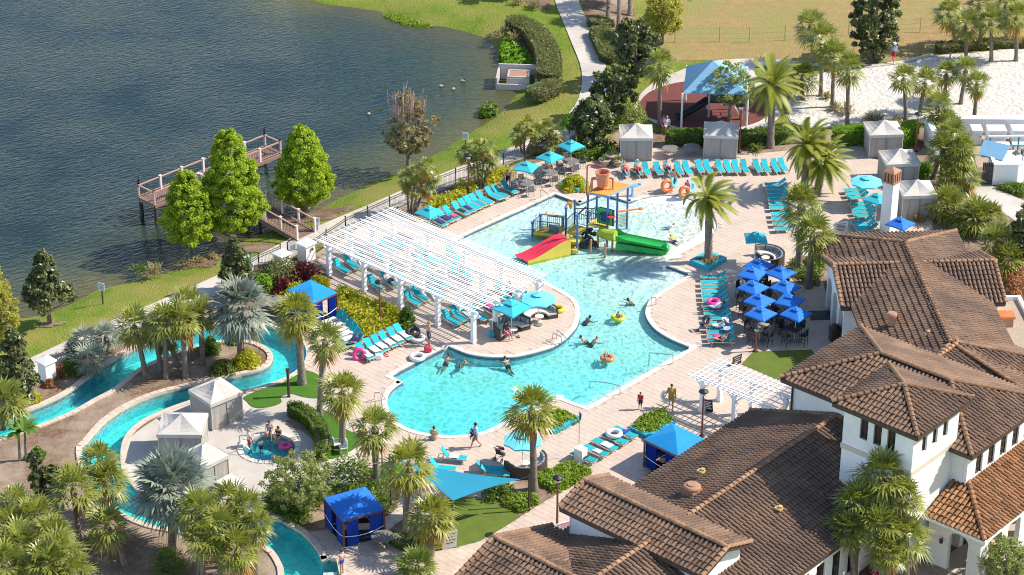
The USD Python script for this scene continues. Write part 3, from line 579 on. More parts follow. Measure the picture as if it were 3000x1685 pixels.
        if rest: m = len(rest); tag(obj('ridge_run', (np.vstack(rest), (TF[None] + (np.arange(m)*len(TV))[:, None, None]).reshape(-1, 3)), 'ridge', r), kind='stuff')
        return r
def rect(fr, a0, a1, b0, b1): return Polygon([fr(a0,b0), fr(a1,b0), fr(a1,b1), fr(a0,b1)])
def gable_wall(mb, fr, a, b0, b1, ze, t=.25, sgn=1):
    m = (b0+b1)/2; zr = ze + PITCH*(b1-b0)/2
    pts = [(b0,0),(b1,0),(b1,ze),(m,zr),(b0,ze)]; v = [fr(aa, b, z) for aa in (a, a+t*sgn) for b, z in pts]
    return mb.add(v, [[0,1,2],[0,2,3],[0,3,4],[5,7,6],[5,8,7],[5,9,8]] + [[i, 5+i, 5+(i+1) % 5] for i in range(5)] + [[i, 5+(i+1) % 5, (i+1) % 5] for i in range(5)])
def elevation(mb, fr2, poly, t0, t1):
    """a wall drawn in elevation (along, up), given thickness: fr2(along, across, up)"""
    tmp = MB().prism(poly, t0, t1); v, f = tmp.get(); return mb.add([fr2(a, c, z) for a, z, c in v], f)
def arch(c, w, h, z0=0.0): return shapely.union_all([sbox(c-w/2, z0, c+w/2, h-w*.35), affinity.scale(Point(c, h-w*.35).buffer(w/2, 12), 1, .7)])
def window(parent, fr2, c, zc, w, h, grid=(2,3)):
    """frame, panes and sill set in a reveal; fr2(along, out, up)"""
    fr_ = MB()
    for a in (-1, 1): elevation(fr_, fr2, sbox(c+a*w/2-.035, zc-h/2, c+a*w/2+.035, zc+h/2), -.02, .025); elevation(fr_, fr2, sbox(c-w/2+.036, zc+a*h/2-.035, c+w/2-.036, zc+a*h/2+.035), -.02, .025)
    wdw = obj('window', fr_, 'mullion', parent)
    obj('pane', elevation(MB(), fr2, sbox(c-w/2, zc-h/2, c+w/2, zc+h/2), -.03, -.005), 'glass_dark', wdw)
    mu = MB()
    for k in range(1, grid[0]): elevation(mu, fr2, sbox(c-w/2+w*k/grid[0]-.015, zc-h/2, c-w/2+w*k/grid[0]+.015, zc+h/2), -.01, .012)
    for k in range(1, grid[1]): elevation(mu, fr2, sbox(c-w/2, zc-h/2+h*k/grid[1]-.015, c+w/2, zc-h/2+h*k/grid[1]+.015), -.012, .010)
    obj('mullion', mu, 'mullion', wdw); obj('sill', elevation(MB(), fr2, sbox(c-w/2-.06, zc-h/2-.12, c+w/2+.06, zc-h/2-.04), -.02, .07), 'band', wdw)
def cut_wall(mb, fr2, poly, holes, t=.3):
    return elevation(mb, fr2, poly.difference(shapely.union_all(holes)) if holes else poly, -t, 0)

# ---- the main clubhouse
cl = thing('clubhouse', 'white stucco clubhouse with square tower and brown barrel-tile roofs', 'building')
walls = MB(); roof = Roof()
fr = lambda u, v, z=None: UV(u, v, z)
roof.gable(lambda a, b, z: UV(b, a, z), 70.0, 101.3, -70.7, -58.6, 3.3)          # long wing
walls.prism(rect(fr, -70.25, -59.05, 70.4, 101.25), -.3, 3.35)
roof.gable(fr, -70.5, -60.6, 83.25, 87.4, 5.35)                                       # raised cross gable
walls.prism(rect(fr, -70.05, -61.05, 83.6, 87.1), 0, 5.3); gable_wall(walls, fr, -70.07, 83.6, 87.1, 5.32, .1); gable_wall(walls, fr, -61.03, 83.6, 87.1, 5.32, -.1)
roof.gable(fr, -71.6, -62.5, 74.35, 83.8, 3.3)                                       # low front gable
walls.prism(rect(fr, -71.1, -63, 74.8, 83.35), -.3, 3.32); gable_wall(walls, fr, -71.12, 74.8, 83.35, 3.35, .1)
roof.hip(fr, -68.5, -55.4, 101.0, 109.3, 6.6)                                        # main hall
walls2 = MB(); walls2.prism(rect(fr, -67.9, -61.3, 101.45, 108.8), -.3, 6.5); walls2.prism(rect(fr, -61.3, -56.1, 101.45, 108.8), -.3, 6.48)
T0 = (-61.45, -56.85, 97.05, 101.7)
roof.hip(fr, -61.93, -56.37, 96.57, 102.13, 9.5)                                     # tower
front = lambda a, o, z: UV(a, T0[2]-o, z); right = lambda a, o, z: UV(T0[1]+o, a, z)
fw = [T0[0] + (T0[1]-T0[0])*k for k in (.297, .493, .687)]; rw = [T0[2] + (T0[3]-T0[2])*k for k in (.25, .48, .71)]
tw = MB(); cut_wall(tw, front, sbox(T0[0], -.2, T0[1], 9.42), [sbox(c-.26, 7.6, c+.26, 8.9) for c in fw]); cut_wall(tw, right, sbox(T0[2]+.3, -.2, T0[3], 9.42), [sbox(c-.26, 7.6, c+.26, 8.9) for c in rw])
tw.prism(rect(fr, T0[0]+.002, T0[1]-.31, T0[2]+.31, T0[3]), -.2, 9.4)
tower = obj('tower', tw, 'stucco', cl)
for c in fw: window(tower, lambda a, o, z: front(a, o-.14, z), c, 8.25, .52, 1.3)
for c in rw: window(tower, lambda a, o, z: right(a, o-.14, z), c, 8.25, .52, 1.3)
bd = MB(); elevation(bd, front, sbox(T0[0]-.06, 6.55, T0[1]+.06, 6.85), 0.002, .06); elevation(bd, right, sbox(T0[2], 6.55, T0[3], 6.85), 0.002, .06); elevation(bd, lambda a, o, z: UV(T0[0]-o, a, z), sbox(T0[2], 6.55, T0[3], 6.85), 0.002, .06)
obj('string_course', bd, 'band', tower)
dright = lambda a, o, z: UV(-55.85+o, a, z); dw = [102.75 + 1.32*k for k in range(5)]
hall = obj('hall_wall', cut_wall(MB(), dright, sbox(101.46, -.2, 108.8, 6.5), [sbox(c-.36, 4.45, c+.36, 6.2) for c in dw], .24), 'stucco', cl)
for c in dw: window(hall, lambda a, o, z: dright(a, o-.12, z), c, 5.32, .72, 1.75, (3,4))
obj('wall', walls, 'stucco', cl); obj('upper_wall', walls2, 'stucco', cl)
sright = lambda a, o, z: UV(-59.05+o, a, z); sw = [88.6 + 1.55*k for k in range(5)]
sidew = obj('side_wall', cut_wall(MB(), lambda a, o, z: UV(-58.78+o, a, z), sbox(70.4, -.3, 97, 3.3), [sbox(c-.42, .5, c+.42, 2.6) for c in sw], .26), 'stucco', cl)
for c in sw: window(sidew, lambda a, o, z: UV(-58.78+o-.12, a, z), c, 1.55, .84, 2.1, (2,4))
roof.build(cl, near=None)
gut = MB()
for q in ((-67.9, 101.38),): gut.tube(UV(*q, 6.35) , UV(*q, 4.2), .06)
obj('downpipe', gut, 'fascia', cl)
def turret(c, x, y, z, s=1.0):
    p = np.array([*G(c, x, y, z), z]); m = MB().box((0,0,.0), (.85*s,.85*s,.9*s), GRID).lathe([(0,.78*s),(.26*s,.78*s),(.28*s,.72*s),(.42*s,.70*s),(.5*s,.62*s),(.5*s,.48*s),(.46*s,.44*s),(.0,.44*s)], n=18); m.move(p); return m
obj('roof_vent', turret('c8', 287, 915, 4.75), 'terracotta', cl)
for c, x, y, z in (('c8',350,765,4.9),('c8',868,1015,4.6)):
    p = np.array([*G(c, x, y, z), z]); m = MB().box((0,0,.12), (.42,.3,.1), GRID).box((.1,.02,.22), (.2,.2,.12), GRID+20).move(p); obj('flashing', m, 'brass', cl)
# porch with its arcade
pr = Roof(); z0, z1 = 3.25, 4.32
pr.face([UV(-56.75,98.7,z0), UV(-52.8,98.7,z0), UV(-55.82,101.72,z1), UV(-56.75,101.72,z1)]); pr.face([UV(-52.8,98.7,z0), UV(-52.8,118,z0), UV(-55.82,118,z1), UV(-55.82,101.72,z1)])
pr.cap(UV(-52.8,98.7,z0), UV(-55.82,101.72,z1)); pr.eave(UV(-56.75,98.7,z0), UV(-52.8,98.7,z0), .2); pr.eave(UV(-52.8,98.7,z0), UV(-52.8,118,z0), .2)
porch = thing('porch', 'arcaded entrance porch with warm orange barrel-tile lean-to roof', 'porch')
pf = lambda a, o, z: UV(a, 99.12-o, z); prr = lambda a, o, z: UV(-53.2+o, a, z)
obj('front_wall', cut_wall(MB(), pf, sbox(-56.6, -.1, -53.2, 3.1), [arch(-54.62, 1.25, 2.65)]), 'stucco_warm', porch)
obj('arcade', cut_wall(MB(), prr, sbox(99.42, -.1, 117.5, 3.1), [arch(100.75 + 2.0*k, 1.35, 2.6) for k in range(8)]), 'stucco', porch)
obj('floor', MB().prism(rect(fr, -55.9, -53.2, 99.1, 117.5), 0, .05), 'paver', porch)
obj('porch_door', elevation(MB(), lambda a, o, z: UV(-55.8+o, a, z), sbox(101.9, .06, 103.0, 2.3), 0, .06), 'mullion', porch)
lm = MB().tube(pf(-55.6, .02, 2.0), pf(-55.6, .22, 2.05), .025).lathe([(0,.0),(.10,.02),(.12,.2),(.05,.3),(0,.32)], pf(-55.6, .22, 1.75), 10); obj('wall_lamp', lm, 'bronze', porch)
pr.build(porch, 'tile_warm', 'fascia_white', lim=290)

# ---- the pool bar with its cross gables, set at 45 degrees
bar = thing('pool_bar', 'low white pool bar with hipped brown tile roof and two cross gables', 'building'); rf = Roof(); fn = lambda a, b, z=None: NN(a, b, z)
rf.hip(fn, 30.1, 39.25, 121.5, 144.4, 3.5, skip=(0,))
rf.gable(fn, 29.4, 34.65, 134.0, 141.05, 3.5); rf.gable(fn, 34.65, 40.2, 134.0, 141.05, 3.5)
rf.hip(fr, -68.7, -60.0, 103.2, 118.4, 3.5, skip=(0,))
bw = MB().prism(rect(fn, 30.6, 38.8, 121.6, 143.9), -.3, 3.45).prism(rect(fn, 38.7, 39.8, 134.4, 140.6), -.3, 3.44); gable_wall(bw, fn, 39.78, 134.4, 140.6, 3.42, .06); bw.prism(rect(fr, -68.2, -60.4, 108.9, 118), -.3, 3.43)
obj('wall', bw, 'stucco', bar)
gw = Polygon([(134.4,-.1),(140.6,-.1),(140.6,3.42),(137.5,4.45),(134.4,3.42)]); ad = [135.5, 137.55, 139.6]
nl = lambda a, o, z: NN(29.72-o, a, z)
obj('gable_wall', cut_wall(MB(), nl, gw, [arch(c, 1.35, 2.6) for c in ad], .35), 'stucco', bar)
for c in ad:
    d = obj('door', elevation(MB(), lambda a, o, z: nl(a, o-.28, z), arch(c, 1.35, 2.6), -.03, 0), 'glass_dark', bar)
    m = MB(); elevation(m, lambda a, o, z: nl(a, o-.25, z), sbox(c-.03, 0, c+.03, 2.5), -.03, .02); elevation(m, lambda a, o, z: nl(a, o-.25, z), sbox(c-.66, .95, c+.66, 1.03), -.03, .018); obj('door_frame', m, 'fascia_white', d)
obj('side_return', MB().prism(Polygon([NN(29.72,134.41), NN(30.6,134.41), NN(30.6,134.7), NN(29.72,134.7)]), 0, 3.4), 'stucco', bar)
m = MB().box((0,0,.3), (.5,.5,.6)).lathe([(0,.86),(.26,.84),(.33,.76),(.33,.58),(0,.58)], n=14).move((*G('c5', 1660, 1035, 4.4), 4.25)); obj('roof_vent', m, 'terracotta', bar)
m = MB().box((0,0,.12), (.42,.3,.1), 20).box((.1,.02,.22), (.22,.22,.16), 40).move((*G('c5', 1905, 1125, 4.6), 4.6)); obj('flashing', m, 'brass', bar)
obj('awning', MB().add([NN(30.58,127.2,2.9),NN(30.58,130.2,2.9),NN(29.3,130.2,2.3),NN(29.3,127.2,2.3),NN(30.58,127.2,2.86),NN(30.58,130.2,2.86),NN(29.3,130.2,2.26),NN(29.3,127.2,2.26)], [[0,1,2,3],[7,6,5,4],[2,1,5,6],[3,2,6,7],[0,3,7,4]]), 'teal_canvas', bar)
rf.build(bar)
# chimney behind it
q = G('d4', 412, 1372, 0); ch = thing('chimney', 'white square chimney shaft with terracotta cap behind the pool bar', 'chimney', (*q, 0), GRID)
obj('shaft', MB().box((0,0,2.05), (.85,.85,4.1)), 'stucco', ch); cap = obj('cap', MB().box((0,0,4.16), (1.0,1.0,.12)).box((0,0,4.92), (.95,.95,.1)), 'terracotta', ch)
pt = MB()
for x in (-.4,-.13,.13,.4):
    for y in (-.42,.42): pt.box((x,y,4.54), (.14,.1,.66)); 
for y in (-.15,.15):
    for x in (-.42,.42): pt.box((x,y,4.54), (.1,.14,.66))
obj('grille', pt.box((0,0,4.54),(.7,.7,.1)), 'terracotta', cap); obj('cap_roof', MB().add([(-.5,-.5,4.97),(.5,-.5,4.97),(.5,.5,4.97),(-.5,.5,4.97),(0,0,5.3)], [[0,1,4],[1,2,4],[2,3,4],[3,0,4],[0,2,1],[0,3,2]]), 'terracotta', cap)
# flat-roofed annex at the right edge
an = thing('flat_annex', 'low white flat-roofed annex behind the pool bar roof at the right', 'building'); ap = rect(fn, 39.5, 41.9, 125.0, 136.6)
obj('wall', MB().prism(ap, 0, 2.3), 'stucco', an); obj('flat_roof', MB().prism(ap.buffer(-.2), 2.3, 2.34), 'gravel', an); obj('parapet', MB().prism(ap.buffer(.05).difference(ap.buffer(-.2)), 2.3, 2.6), 'stucco', an)
t = thing('orange_hood', 'flat orange metal hood on the white annex wall', 'hood', P3('c5', 2425, 1055, 2.3), 0); obj('hood_top', MB().box((0,0,.75), (1.3,.95,.16)), 'tube_orange', t); obj('hood_body', MB().box((0,0,.33), (1.1,.8,.66)), 'terracotta', t)
# ================================================================ FURNITURE AND STRUCTURES
def fpos(c, x, y, z=0.0): return (*G(c, x, y, z), z if z else .03)
# ---- sun loungers
def make_lounger(back=35, name='sun_lounger'):
    p = proto(name); a = math.radians(back); c, s = math.cos(a), math.sin(a)
    sl = lambda L: MB().box((0,0,0), (L,.60,.035))
    seat = MB().box((.32,0,.36), (1.24,.52,.035)); obj('seat', seat, 'teal', p)
    bx, bz = -.30 - .36*c, .36 + .36*s
    R = np.array([[c,0,s],[0,1,0],[-s,0,c]])
    b = MB().box((bx,0,bz), (.74,.52,.035), tilt=R); b.tube((bx-.36*c,-.26,bz+.36*s), (bx-.36*c,.26,bz+.36*s), .03, n=6); obj('backrest', b, 'teal', p)
    f = MB()
    for y in (-.275,.275): f.bar((-.95,y,.34), (.97,y,.34), .05, .05)
    f.bar((.97,-.29,.34), (.97,.29,.34), .05, .05); f.bar((-.95,-.29,.34), (-.95,.29,.34), .05, .05); f.bar((-.55,-.28,.34), (bx-.1*c,-.28,bz-.02+.1*s), .03); f.bar((-.55,.28,.34), (bx-.1*c,.28,bz-.02+.1*s), .03); obj('frame', f, 'beige_frame', p)
    for x in (-.7,.7):
        for y in (-.26,.26): obj('leg', MB().bar((x-.06*np.sign(x),y,.33), (x+.10*np.sign(x),y,0), .045), 'beige_frame', p)
    return p
LNG = make_lounger(35); LNG_FLAT = make_lounger(8, 'sun_lounger'); LNG_UP = make_lounger(52, 'sun_lounger')
LPOS = {}
def lounger_row(key, c, pts, ang, where, group, pr=None, jit=3.0):
    pr = pr or LNG; n = len(pts)
    for k, (x, y) in enumerate(pts):
        g = G(c, x, y, .35); LPOS[(key, k)] = (g, ang)
        pos = ORD[k] if n > 2 else ('left' if k == 0 else 'right')
        place(pr, 'sun_lounger', f'turquoise sling lounger, {pos} {where}', 'sun lounger', (*g, .03), ang + rng.uniform(-jit, jit), group, sc=(.84,.84,.88) if key in 'ACD' else (.92,.78,.95) if key == 'E' else (.92,.92,.95))
lounger_row('A', 'F', [(1573,430),(1606,429),(1626,428),(1656,428),(1680,427),(1708,427),(1729,425),(1761,422),(1781,422),(1811,422),(1832,422),(1852,422),(1874,422),(1906,421),(1927,421),(1951,420),(1970,418)], -80, 'from the left in the straight row before the grey cabanas', 'loungers before the far grey cabanas')
lounger_row('B', 'c4', [(992,380),(1037,355),(1087,332),(1157,300),(1202,278),(1245,258),(1287,238),(1337,217),(1405,187),(1455,172),(1525,138)], -50, 'from the lower end of the row along the lake fence bed', 'loungers along the lake fence bed')
lounger_row('C', 'c5', [(868,88),(876,116),(884,144),(889,170),(893,196),(897,222),(902,250),(912,292),(918,324),(926,358),(936,392)], 184, 'from the far end of the column by the twin date palms', 'loungers in the column by the date palms')
lounger_row('D', 'd4', [(15,845),(35,892),(55,940),(90,1020),(105,1066),(122,1112),(142,1158),(105,1238),(135,1282),(165,1326)], 192, 'from the far end beside the chimney', 'loungers beside the chimney')
lounger_row('E', 'e3', [(440,296),(440,366),(440,434),(450,502),(455,566),(462,628),(470,690),(480,752),(490,818),(500,884),(510,950),(522,1018),(532,1080),(542,1142),(552,1204)], 180, 'from the far end of the column beside the blue umbrellas', 'loungers beside the blue umbrellas')
lounger_row('F', 'c4', [(258,735),(338,702),(440,688),(515,860),(615,835),(672,785),(795,975),(850,942),(962,912),(1085,1125),(1142,1096),(1198,1072),(1292,1088),(1372,1042)], -55, 'from the left under the front edge of the white pergola', 'loungers under the front edge of the pergola')
lounger_row('F2', 'c4', [(620,575),(690,545),(880,700),(945,672),(880,620),(1110,755),(1170,730),(1210,800),(1480,900),(1110,640),(560,640),(1000,850)], -55, 'from the left in the middle of the white pergola', 'loungers in the middle of the pergola')
lounger_row('G1', 'c4', [(435,1378),(495,1343),(548,1316),(605,1287),(665,1260),(722,1232)], -54, 'from the pink ring in the row below the croton bed', 'loungers below the croton bed')
lounger_row('G2', 'c4', [(198,1128),(236,1160),(274,1194),(308,1226),(330,1266),(346,1302)], 218, 'from the blue cabana in the row beside the croton bed', 'loungers beside the croton bed', LNG_UP)
lounger_row('H', 'c7', [(2005,590),(2085,545),(2155,500),(2228,458),(2300,412)], 138, 'from the white bin in the row before the blue cabana', 'loungers between white bin and ground cover', LNG_FLAT)
lounger_row('I', 'c7', [(1055,590),(975,668)], -12, 'one of the pair beside the turquoise shade sail', 'loungers beside the shade sail', LNG_UP)
lounger_row('J', 'c7', [(1330,672),(1360,706)], -5, 'of the pair shaded by the curved sofa umbrella', 'loungers beside the curved sofa')
lounger_row('K', 'z2', [(1200,735),(1310,745)], 185, 'of the pair behind the octagonal island umbrella', 'loungers on the pool island')
# ---- umbrellas
def make_umbrella(kind, canopy, n=4, r=1.62, hz=2.2, rise=.62, vent=True):
    p = proto(kind); a = np.arange(n)*2*np.pi/n + np.pi/n; ring = np.column_stack([np.cos(a)*r, np.sin(a)*r, np.full(n, hz)]); ap = np.array([0,0,hz+rise]); k0 = .24 if vent else 0.0
    for k in range(n):
        p0, p1 = ring[k], ring[(k+1) % n]; q0, q1 = ap*(1-k0) + p0*k0, ap*(1-k0) + p1*k0
        m = (p0+p1)/2; mid = np.array([m[0]*.97, m[1]*.97, hz+.03]); dn = np.array([0,0,-.012]); h0 = np.array([0,0,-.10])
        v = [p0, mid, p1, q1, q0]; w = v + [x + dn for x in v] + [p0+h0, mid+h0, p1+h0]
        obj('canopy_panel', MB().add(w, [[0,1,4],[1,3,4],[1,2,3],[5,9,6],[6,9,8],[6,8,7],[0,10,11],[0,11,1],[1,11,12],[1,12,2]]), canopy, p)
    if vent:
        v = [ap + (ring[k]-ap)*.34 + np.array([0,0,.09]) for k in range(n)] + [ap + [0,0,.10]]; obj('vent_cap', MB().add(v, [[k, (k+1) % n, n] for k in range(n)]), canopy, p)
    rb = MB()
    for k in range(n): rb.bar(ap - [0,0,.04], ring[k]*.98 + np.array([0,0,-.02]), .03)
    obj('rib_set', rb, 'offwhite', p); obj('pole', MB().tube((0,0,0), (0,0,hz+rise+.14), .028, n=8), 'offwhite', p); obj('base', MB().lathe([(0,.12),(.05,.12),(.28,.06),(.3,0)], n=16), 'grey_metal', p); return p
UT = make_umbrella('square_umbrella', 'teal_canvas', r=1.08, hz=1.98, rise=.38); UB = make_umbrella('square_umbrella', 'azure', r=1.1, hz=2.1, rise=.40); UO = make_umbrella('octagonal_umbrella', 'aqua_canvas', 8, 1.22, 2.0, .38, True)
UP = {}
def umb(pr, key, c, x, y, z, label, rz=0.0, group=None):
    g = G(c, x, y, z); UP[key] = g; place(pr, 'octagonal_umbrella' if pr is UO else 'square_umbrella', label, 'umbrella', (*g, .03), rz, group, sc=(1.25,1.25,1.0) if key == 't5' else None)
umb(UT, 't1', 'c2', 1735, 1065, 2.4, 'turquoise square umbrella nearest the dark magnolia by the lake fence', GRID-8)
umb(UT, 't2', 'c2', 1575, 1150, 2.4, 'turquoise square umbrella between two others beside the lake fence', GRID)
umb(UT, 't3', 'c2', 1395, 1226, 2.4, 'turquoise square umbrella over the round table beside the yellow shrubs', GRID+18)
umb(UT, 't4', 'c4', 922, 276, 2.4, 'turquoise square umbrella at the corner of the white pergola', GRID)
umb(UT, 't5', 'z2', 1150, 802, 2.4, 'turquoise square umbrella over the curved sofa nearest the ladder', GRID)
umb(UT, 't6', 'd4', 292, 905, 2.4, 'turquoise square umbrella beside the chimney', GRID)
umb(UT, 't7', 'c5', 735, 425, 2.4, 'turquoise square umbrella standing alone behind the blue umbrellas', 0)
umb(UO, 'o1', 'z2', 1530, 680, 2.4, 'pale aqua octagonal umbrella on the pool island')
umb(UO, 'o2', 'd4', 165, 700, 2.4, 'pale aqua octagonal umbrella before the right-hand grey cabanas')
umb(UO, 'o3', 'c7', 1562, 432, 2.4, 'pale aqua octagonal umbrella behind the palm at the pool foot')
bl = [(1082,60),(988,178),(1390,165),(1000,372),(1455,368),(1092,558),(1520,562),(1112,742),(1608,742)]
bn = ['rearmost blue umbrella, tilted in shade beside the curved sofa', 'blue umbrella left in the second row from the rear', 'blue umbrella beside the palm bed, mostly in shade', 'blue umbrella third from front on the pool side', 'blue umbrella third from front on the bar side', 'blue umbrella second from front on the pool side', 'blue umbrella second from front on the bar side', 'frontmost blue umbrella on the pool side, above the lamp post', 'frontmost blue umbrella on the bar side, beside the black mat']
for k, ((x, y), s) in enumerate(zip(bl, bn)): umb(UB, f'b{k}', 'e3', x, y, 2.52, s, GRID + (12 if k in (1, 6) else 0), 'royal blue umbrellas at the pool bar')
umb(UB, 'b9', 'd4', 575, 1205, 2.5, 'bright blue umbrella between chimney and grey cabana', GRID)
# ---- tables and chairs
def make_table(name, r, h, top='table_grey', n=18, square=False):
    p = proto(name)
    obj('tabletop', MB().box((0,0,h-.02), (2*r,2*r,.04)) if square else MB().lathe([(0,h),(r-.02,h),(r,h-.015),(r,h-.04),(0,h-.045)], n=n), top, p)
    for k in range(4):
        a = math.pi/4 + k*math.pi/2; obj('leg', MB().tube((math.cos(a)*r*.45, math.sin(a)*r*.45, h-.04), (math.cos(a)*r*.72, math.sin(a)*r*.72, 0), .022, n=6), 'grey_metal', p)
    return p
TR = make_table('round_table', .60, .72); TB = make_table('bar_table', .48, 1.05, 'dark', 4, True); TS = make_table('square_table', .62, .72, 'cushion_light', 4, True)
def make_chair(name, h, m, mf):
    p = proto(name); obj('seat', MB().box((0,0,h), (.46,.46,.04)), m, p); obj('backrest', MB().box((-.22,0,h+.26), (.04,.44,.46)), m, p)
    for x in (-.2,.2):
        for y in (-.2,.2): obj('leg', MB().tube((x,y,h), (x*1.1,y*1.1,0), .018, n=6), mf, p)
    f = MB()
    if h > .6:
        for y in (-.2,.2): f.bar((-.21,y,.3), (.21,y,.3), .03)
        f.bar((.21,-.2,.3), (.21,.2,.3), .03)
    else:
        for y in (-.23,.23): f.bar((-.2,y,h+.2), (.2,y,h+.2), .03); f.bar((.2,y,h), (.2,y,h+.2), .03)
    obj('footrest' if h > .6 else 'armrest', f, mf, p); return p
CB = make_chair('bar_chair', .76, 'dark', 'black'); CG = make_chair('patio_chair', .44, 'table_grey', 'grey_metal'); CW = make_chair('white_chair', .44, 'white', 'steel')
SIDE = ['left', 'front', 'right', 'rear']
tn = ['the rearmost blue umbrella', 'the blue umbrella left in the second row', 'the blue umbrella beside the palm bed', 'the third blue umbrella, pool side', 'the third blue umbrella, bar side', 'the second blue umbrella, pool side', 'the second blue umbrella, bar side', 'the frontmost blue umbrella, pool side', 'the frontmost blue umbrella, bar side']
for k in range(9):
    g = UP[f'b{k}'] - (.1, .0); place(TB, 'bar_table', f'dark high bar table under {tn[k]}', 'table', (*g, .03), GRID, 'high tables under the blue umbrellas')
    for j in range(4):
        a = math.radians(GRID + 180 + 90*j); q = g + .82*np.array([math.cos(a), math.sin(a)]); place(CB, 'bar_chair', f'dark bar chair, {SIDE[j]} seat under {tn[k]}', 'chair', (*q, .03), math.degrees(a)+180 + rng.uniform(-15,15), 'bar chairs under the blue umbrellas')
for key, nm in (('t1', 'the turquoise umbrella nearest the dark magnolia'), ('t2', 'the middle turquoise umbrella beside the lake fence'), ('t3', 'the turquoise umbrella beside the yellow shrubs')):
    g = UP[key]; place(TR, 'round_table', f'grey round table under {nm}', 'table', (*g, .03), 20)
    for j in range(4):
        a = math.radians(20 + 90*j); q = g + .92*np.array([math.cos(a), math.sin(a)]); place(CG, 'patio_chair', f'grey patio chair, {["right","rear","left","front"][j]} seat under {nm}', 'chair', (*q, .03), math.degrees(a)+180, 'patio chairs at the round tables')
for c, x, y, s in (('e1',2400,520,'grey round table alone right of the far left grey cabana'), ('c3',70,1108,'grey round table alone left of the second far grey cabana'), ('c6',2112,205,'grey round table beside the left blue cabana'), ('c7',545,1166,'grey round table before the front blue cabana')):
    place(TR, 'round_table', s, 'table', (*G(c, x, y, .72), .03), 10, sc=(1.12,1.12,1))
place(TS, 'square_table', 'pale square table beside the spa cabanas', 'table', (*G('d3', 615, 470, .72), .03), GRID)
for (x, y), s in (((215,520),'white garden chair left of the palm on the turf'), ((262,545),'white garden chair nearer the path beside the palm on the turf')): place(CW, 'white_chair', s, 'chair', fpos('c7', x, y+20, 0), 20 if x < 230 else 200)
# side tables between loungers of the far row
for k, (x, y) in enumerate([(1590,430),(1641,429),(1744,425),(1796,424),(1890,423)]): place(make_table('side_table', .2, .42) if k == 0 else stage.GetPrimAtPath('/World/prototypes/side_table'), 'side_table', f'small round side table, {ORD[k]} from the left between the far row loungers', 'table', (*G('F', x, y, .3), .03), 0, 'side tables in the far row')
# ---- grey canvas cabanas
def cabana_frame(c, front, rgt, z, depth):
    a, b = G(c, *front, z), G(c, *rgt, z); e = b-a; L = np.linalg.norm(e); e /= L; n = np.array([-e[1], e[0]])
    return a + e*L/2 + n*depth/2, math.degrees(math.atan2(e[1], e[0])), L
def grey_cabana(label, c, front, rgt, z=0.0, depth=None, hw=1.92, hp=2.66):
    ctr, rz, L = cabana_frame(c, front, rgt, z, depth or 2.5); D = depth or L; ctr = cabana_frame(c, front, rgt, z, D)[0]; t = thing('grey_cabana', label, 'cabana', (*ctr, .03), rz, 'closed grey canvas cabanas')
    x, y = L/2, D/2; c4 = [(-x,-y),(x,-y),(x,y),(-x,y)]; rf = []
    for k in range(4):
        p, q = np.array(c4[k]), np.array(c4[(k+1) % 4]); N = 9; v = []; nrm = np.array([q[1]-p[1], p[0]-q[0]])/np.linalg.norm(q-p)
        for i in range(N+1):
            f = i/N; b = p + (q-p)*f; wv = .03*math.sin(i*2.1 + k)*(0 < i < N)
            v += [(*(b*.97 + nrm*wv), 0), (*(b*.975), hw)]
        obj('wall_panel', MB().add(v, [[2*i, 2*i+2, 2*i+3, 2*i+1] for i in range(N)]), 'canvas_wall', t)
        va = MB(); pp, qq = p*1.05, q*1.05; va.add([(*pp, hw-.22), (*qq, hw-.22), (*qq, hw+.02), (*pp, hw+.02)], [[0,1,2,3]]); obj('valance', va, 'grey_canvas', t)
        m = (pp+qq)/2; s = []
        G_ = 5                                                     # the roof cloth sags between ridge and edge
        for i in range(G_+1):
            f = i/G_; zz = hw + (hp-hw)*f - .14*math.sin(math.pi*f)
            s += [(*(pp*(1-f)), zz + .06*math.sin(math.pi*f)), (*(m*(1-f)), zz - .05*math.sin(math.pi*f)), (*(qq*(1-f)), zz + .06*math.sin(math.pi*f))]
        F = [];
        for i in range(G_): F += [[3*i, 3*i+1, 3*i+4, 3*i+3], [3*i+1, 3*i+2, 3*i+5, 3*i+4]]
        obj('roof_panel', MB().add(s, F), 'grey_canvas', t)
    for px_, py_ in c4: obj('frame_pole', MB().tube((px_*.985, py_*.985, 0), (px_*.985, py_*.985, hw), .03, n=6), 'offwhite', t)
    obj('flap_seam', MB().box((0, -y*.97-.035, hw/2-.12), (.05,.02,hw-.3)), 'grey_metal', t); return t
grey_cabana('closed grey canvas cabana nearest the river loop, largest of the spa three', 'c6', (1605,1195), (1838,1098))
grey_cabana('closed grey canvas cabana in the middle of the spa three', 'c6', (1188,1222), (1520,1226), 1.9, 2.5)
grey_cabana('closed grey canvas cabana behind the silver palm at the spa', 'z4', (585,1345), (932,1172), 1.9)
grey_cabana('closed grey canvas cabana leftmost of the far row', 'e1', (1665,705), (2130,708), 0, 2.5)
grey_cabana('closed grey canvas cabana before the playground, shaded roof', 'c3', (155,1195), (408,1205), 0, 2.5)
grey_cabana('closed grey canvas cabana beside the white service wall', 'c3', (1402,1195), (1652,1188), 0, 2.5)
grey_cabana('closed grey canvas cabana between two others left of the tall palms', 'c3', (1525,1420), (1775,1410), 0, 2.5)
grey_cabana('closed grey canvas cabana right of the chimney', 'd4', (580,1220), (985,1208), 0, 2.5)
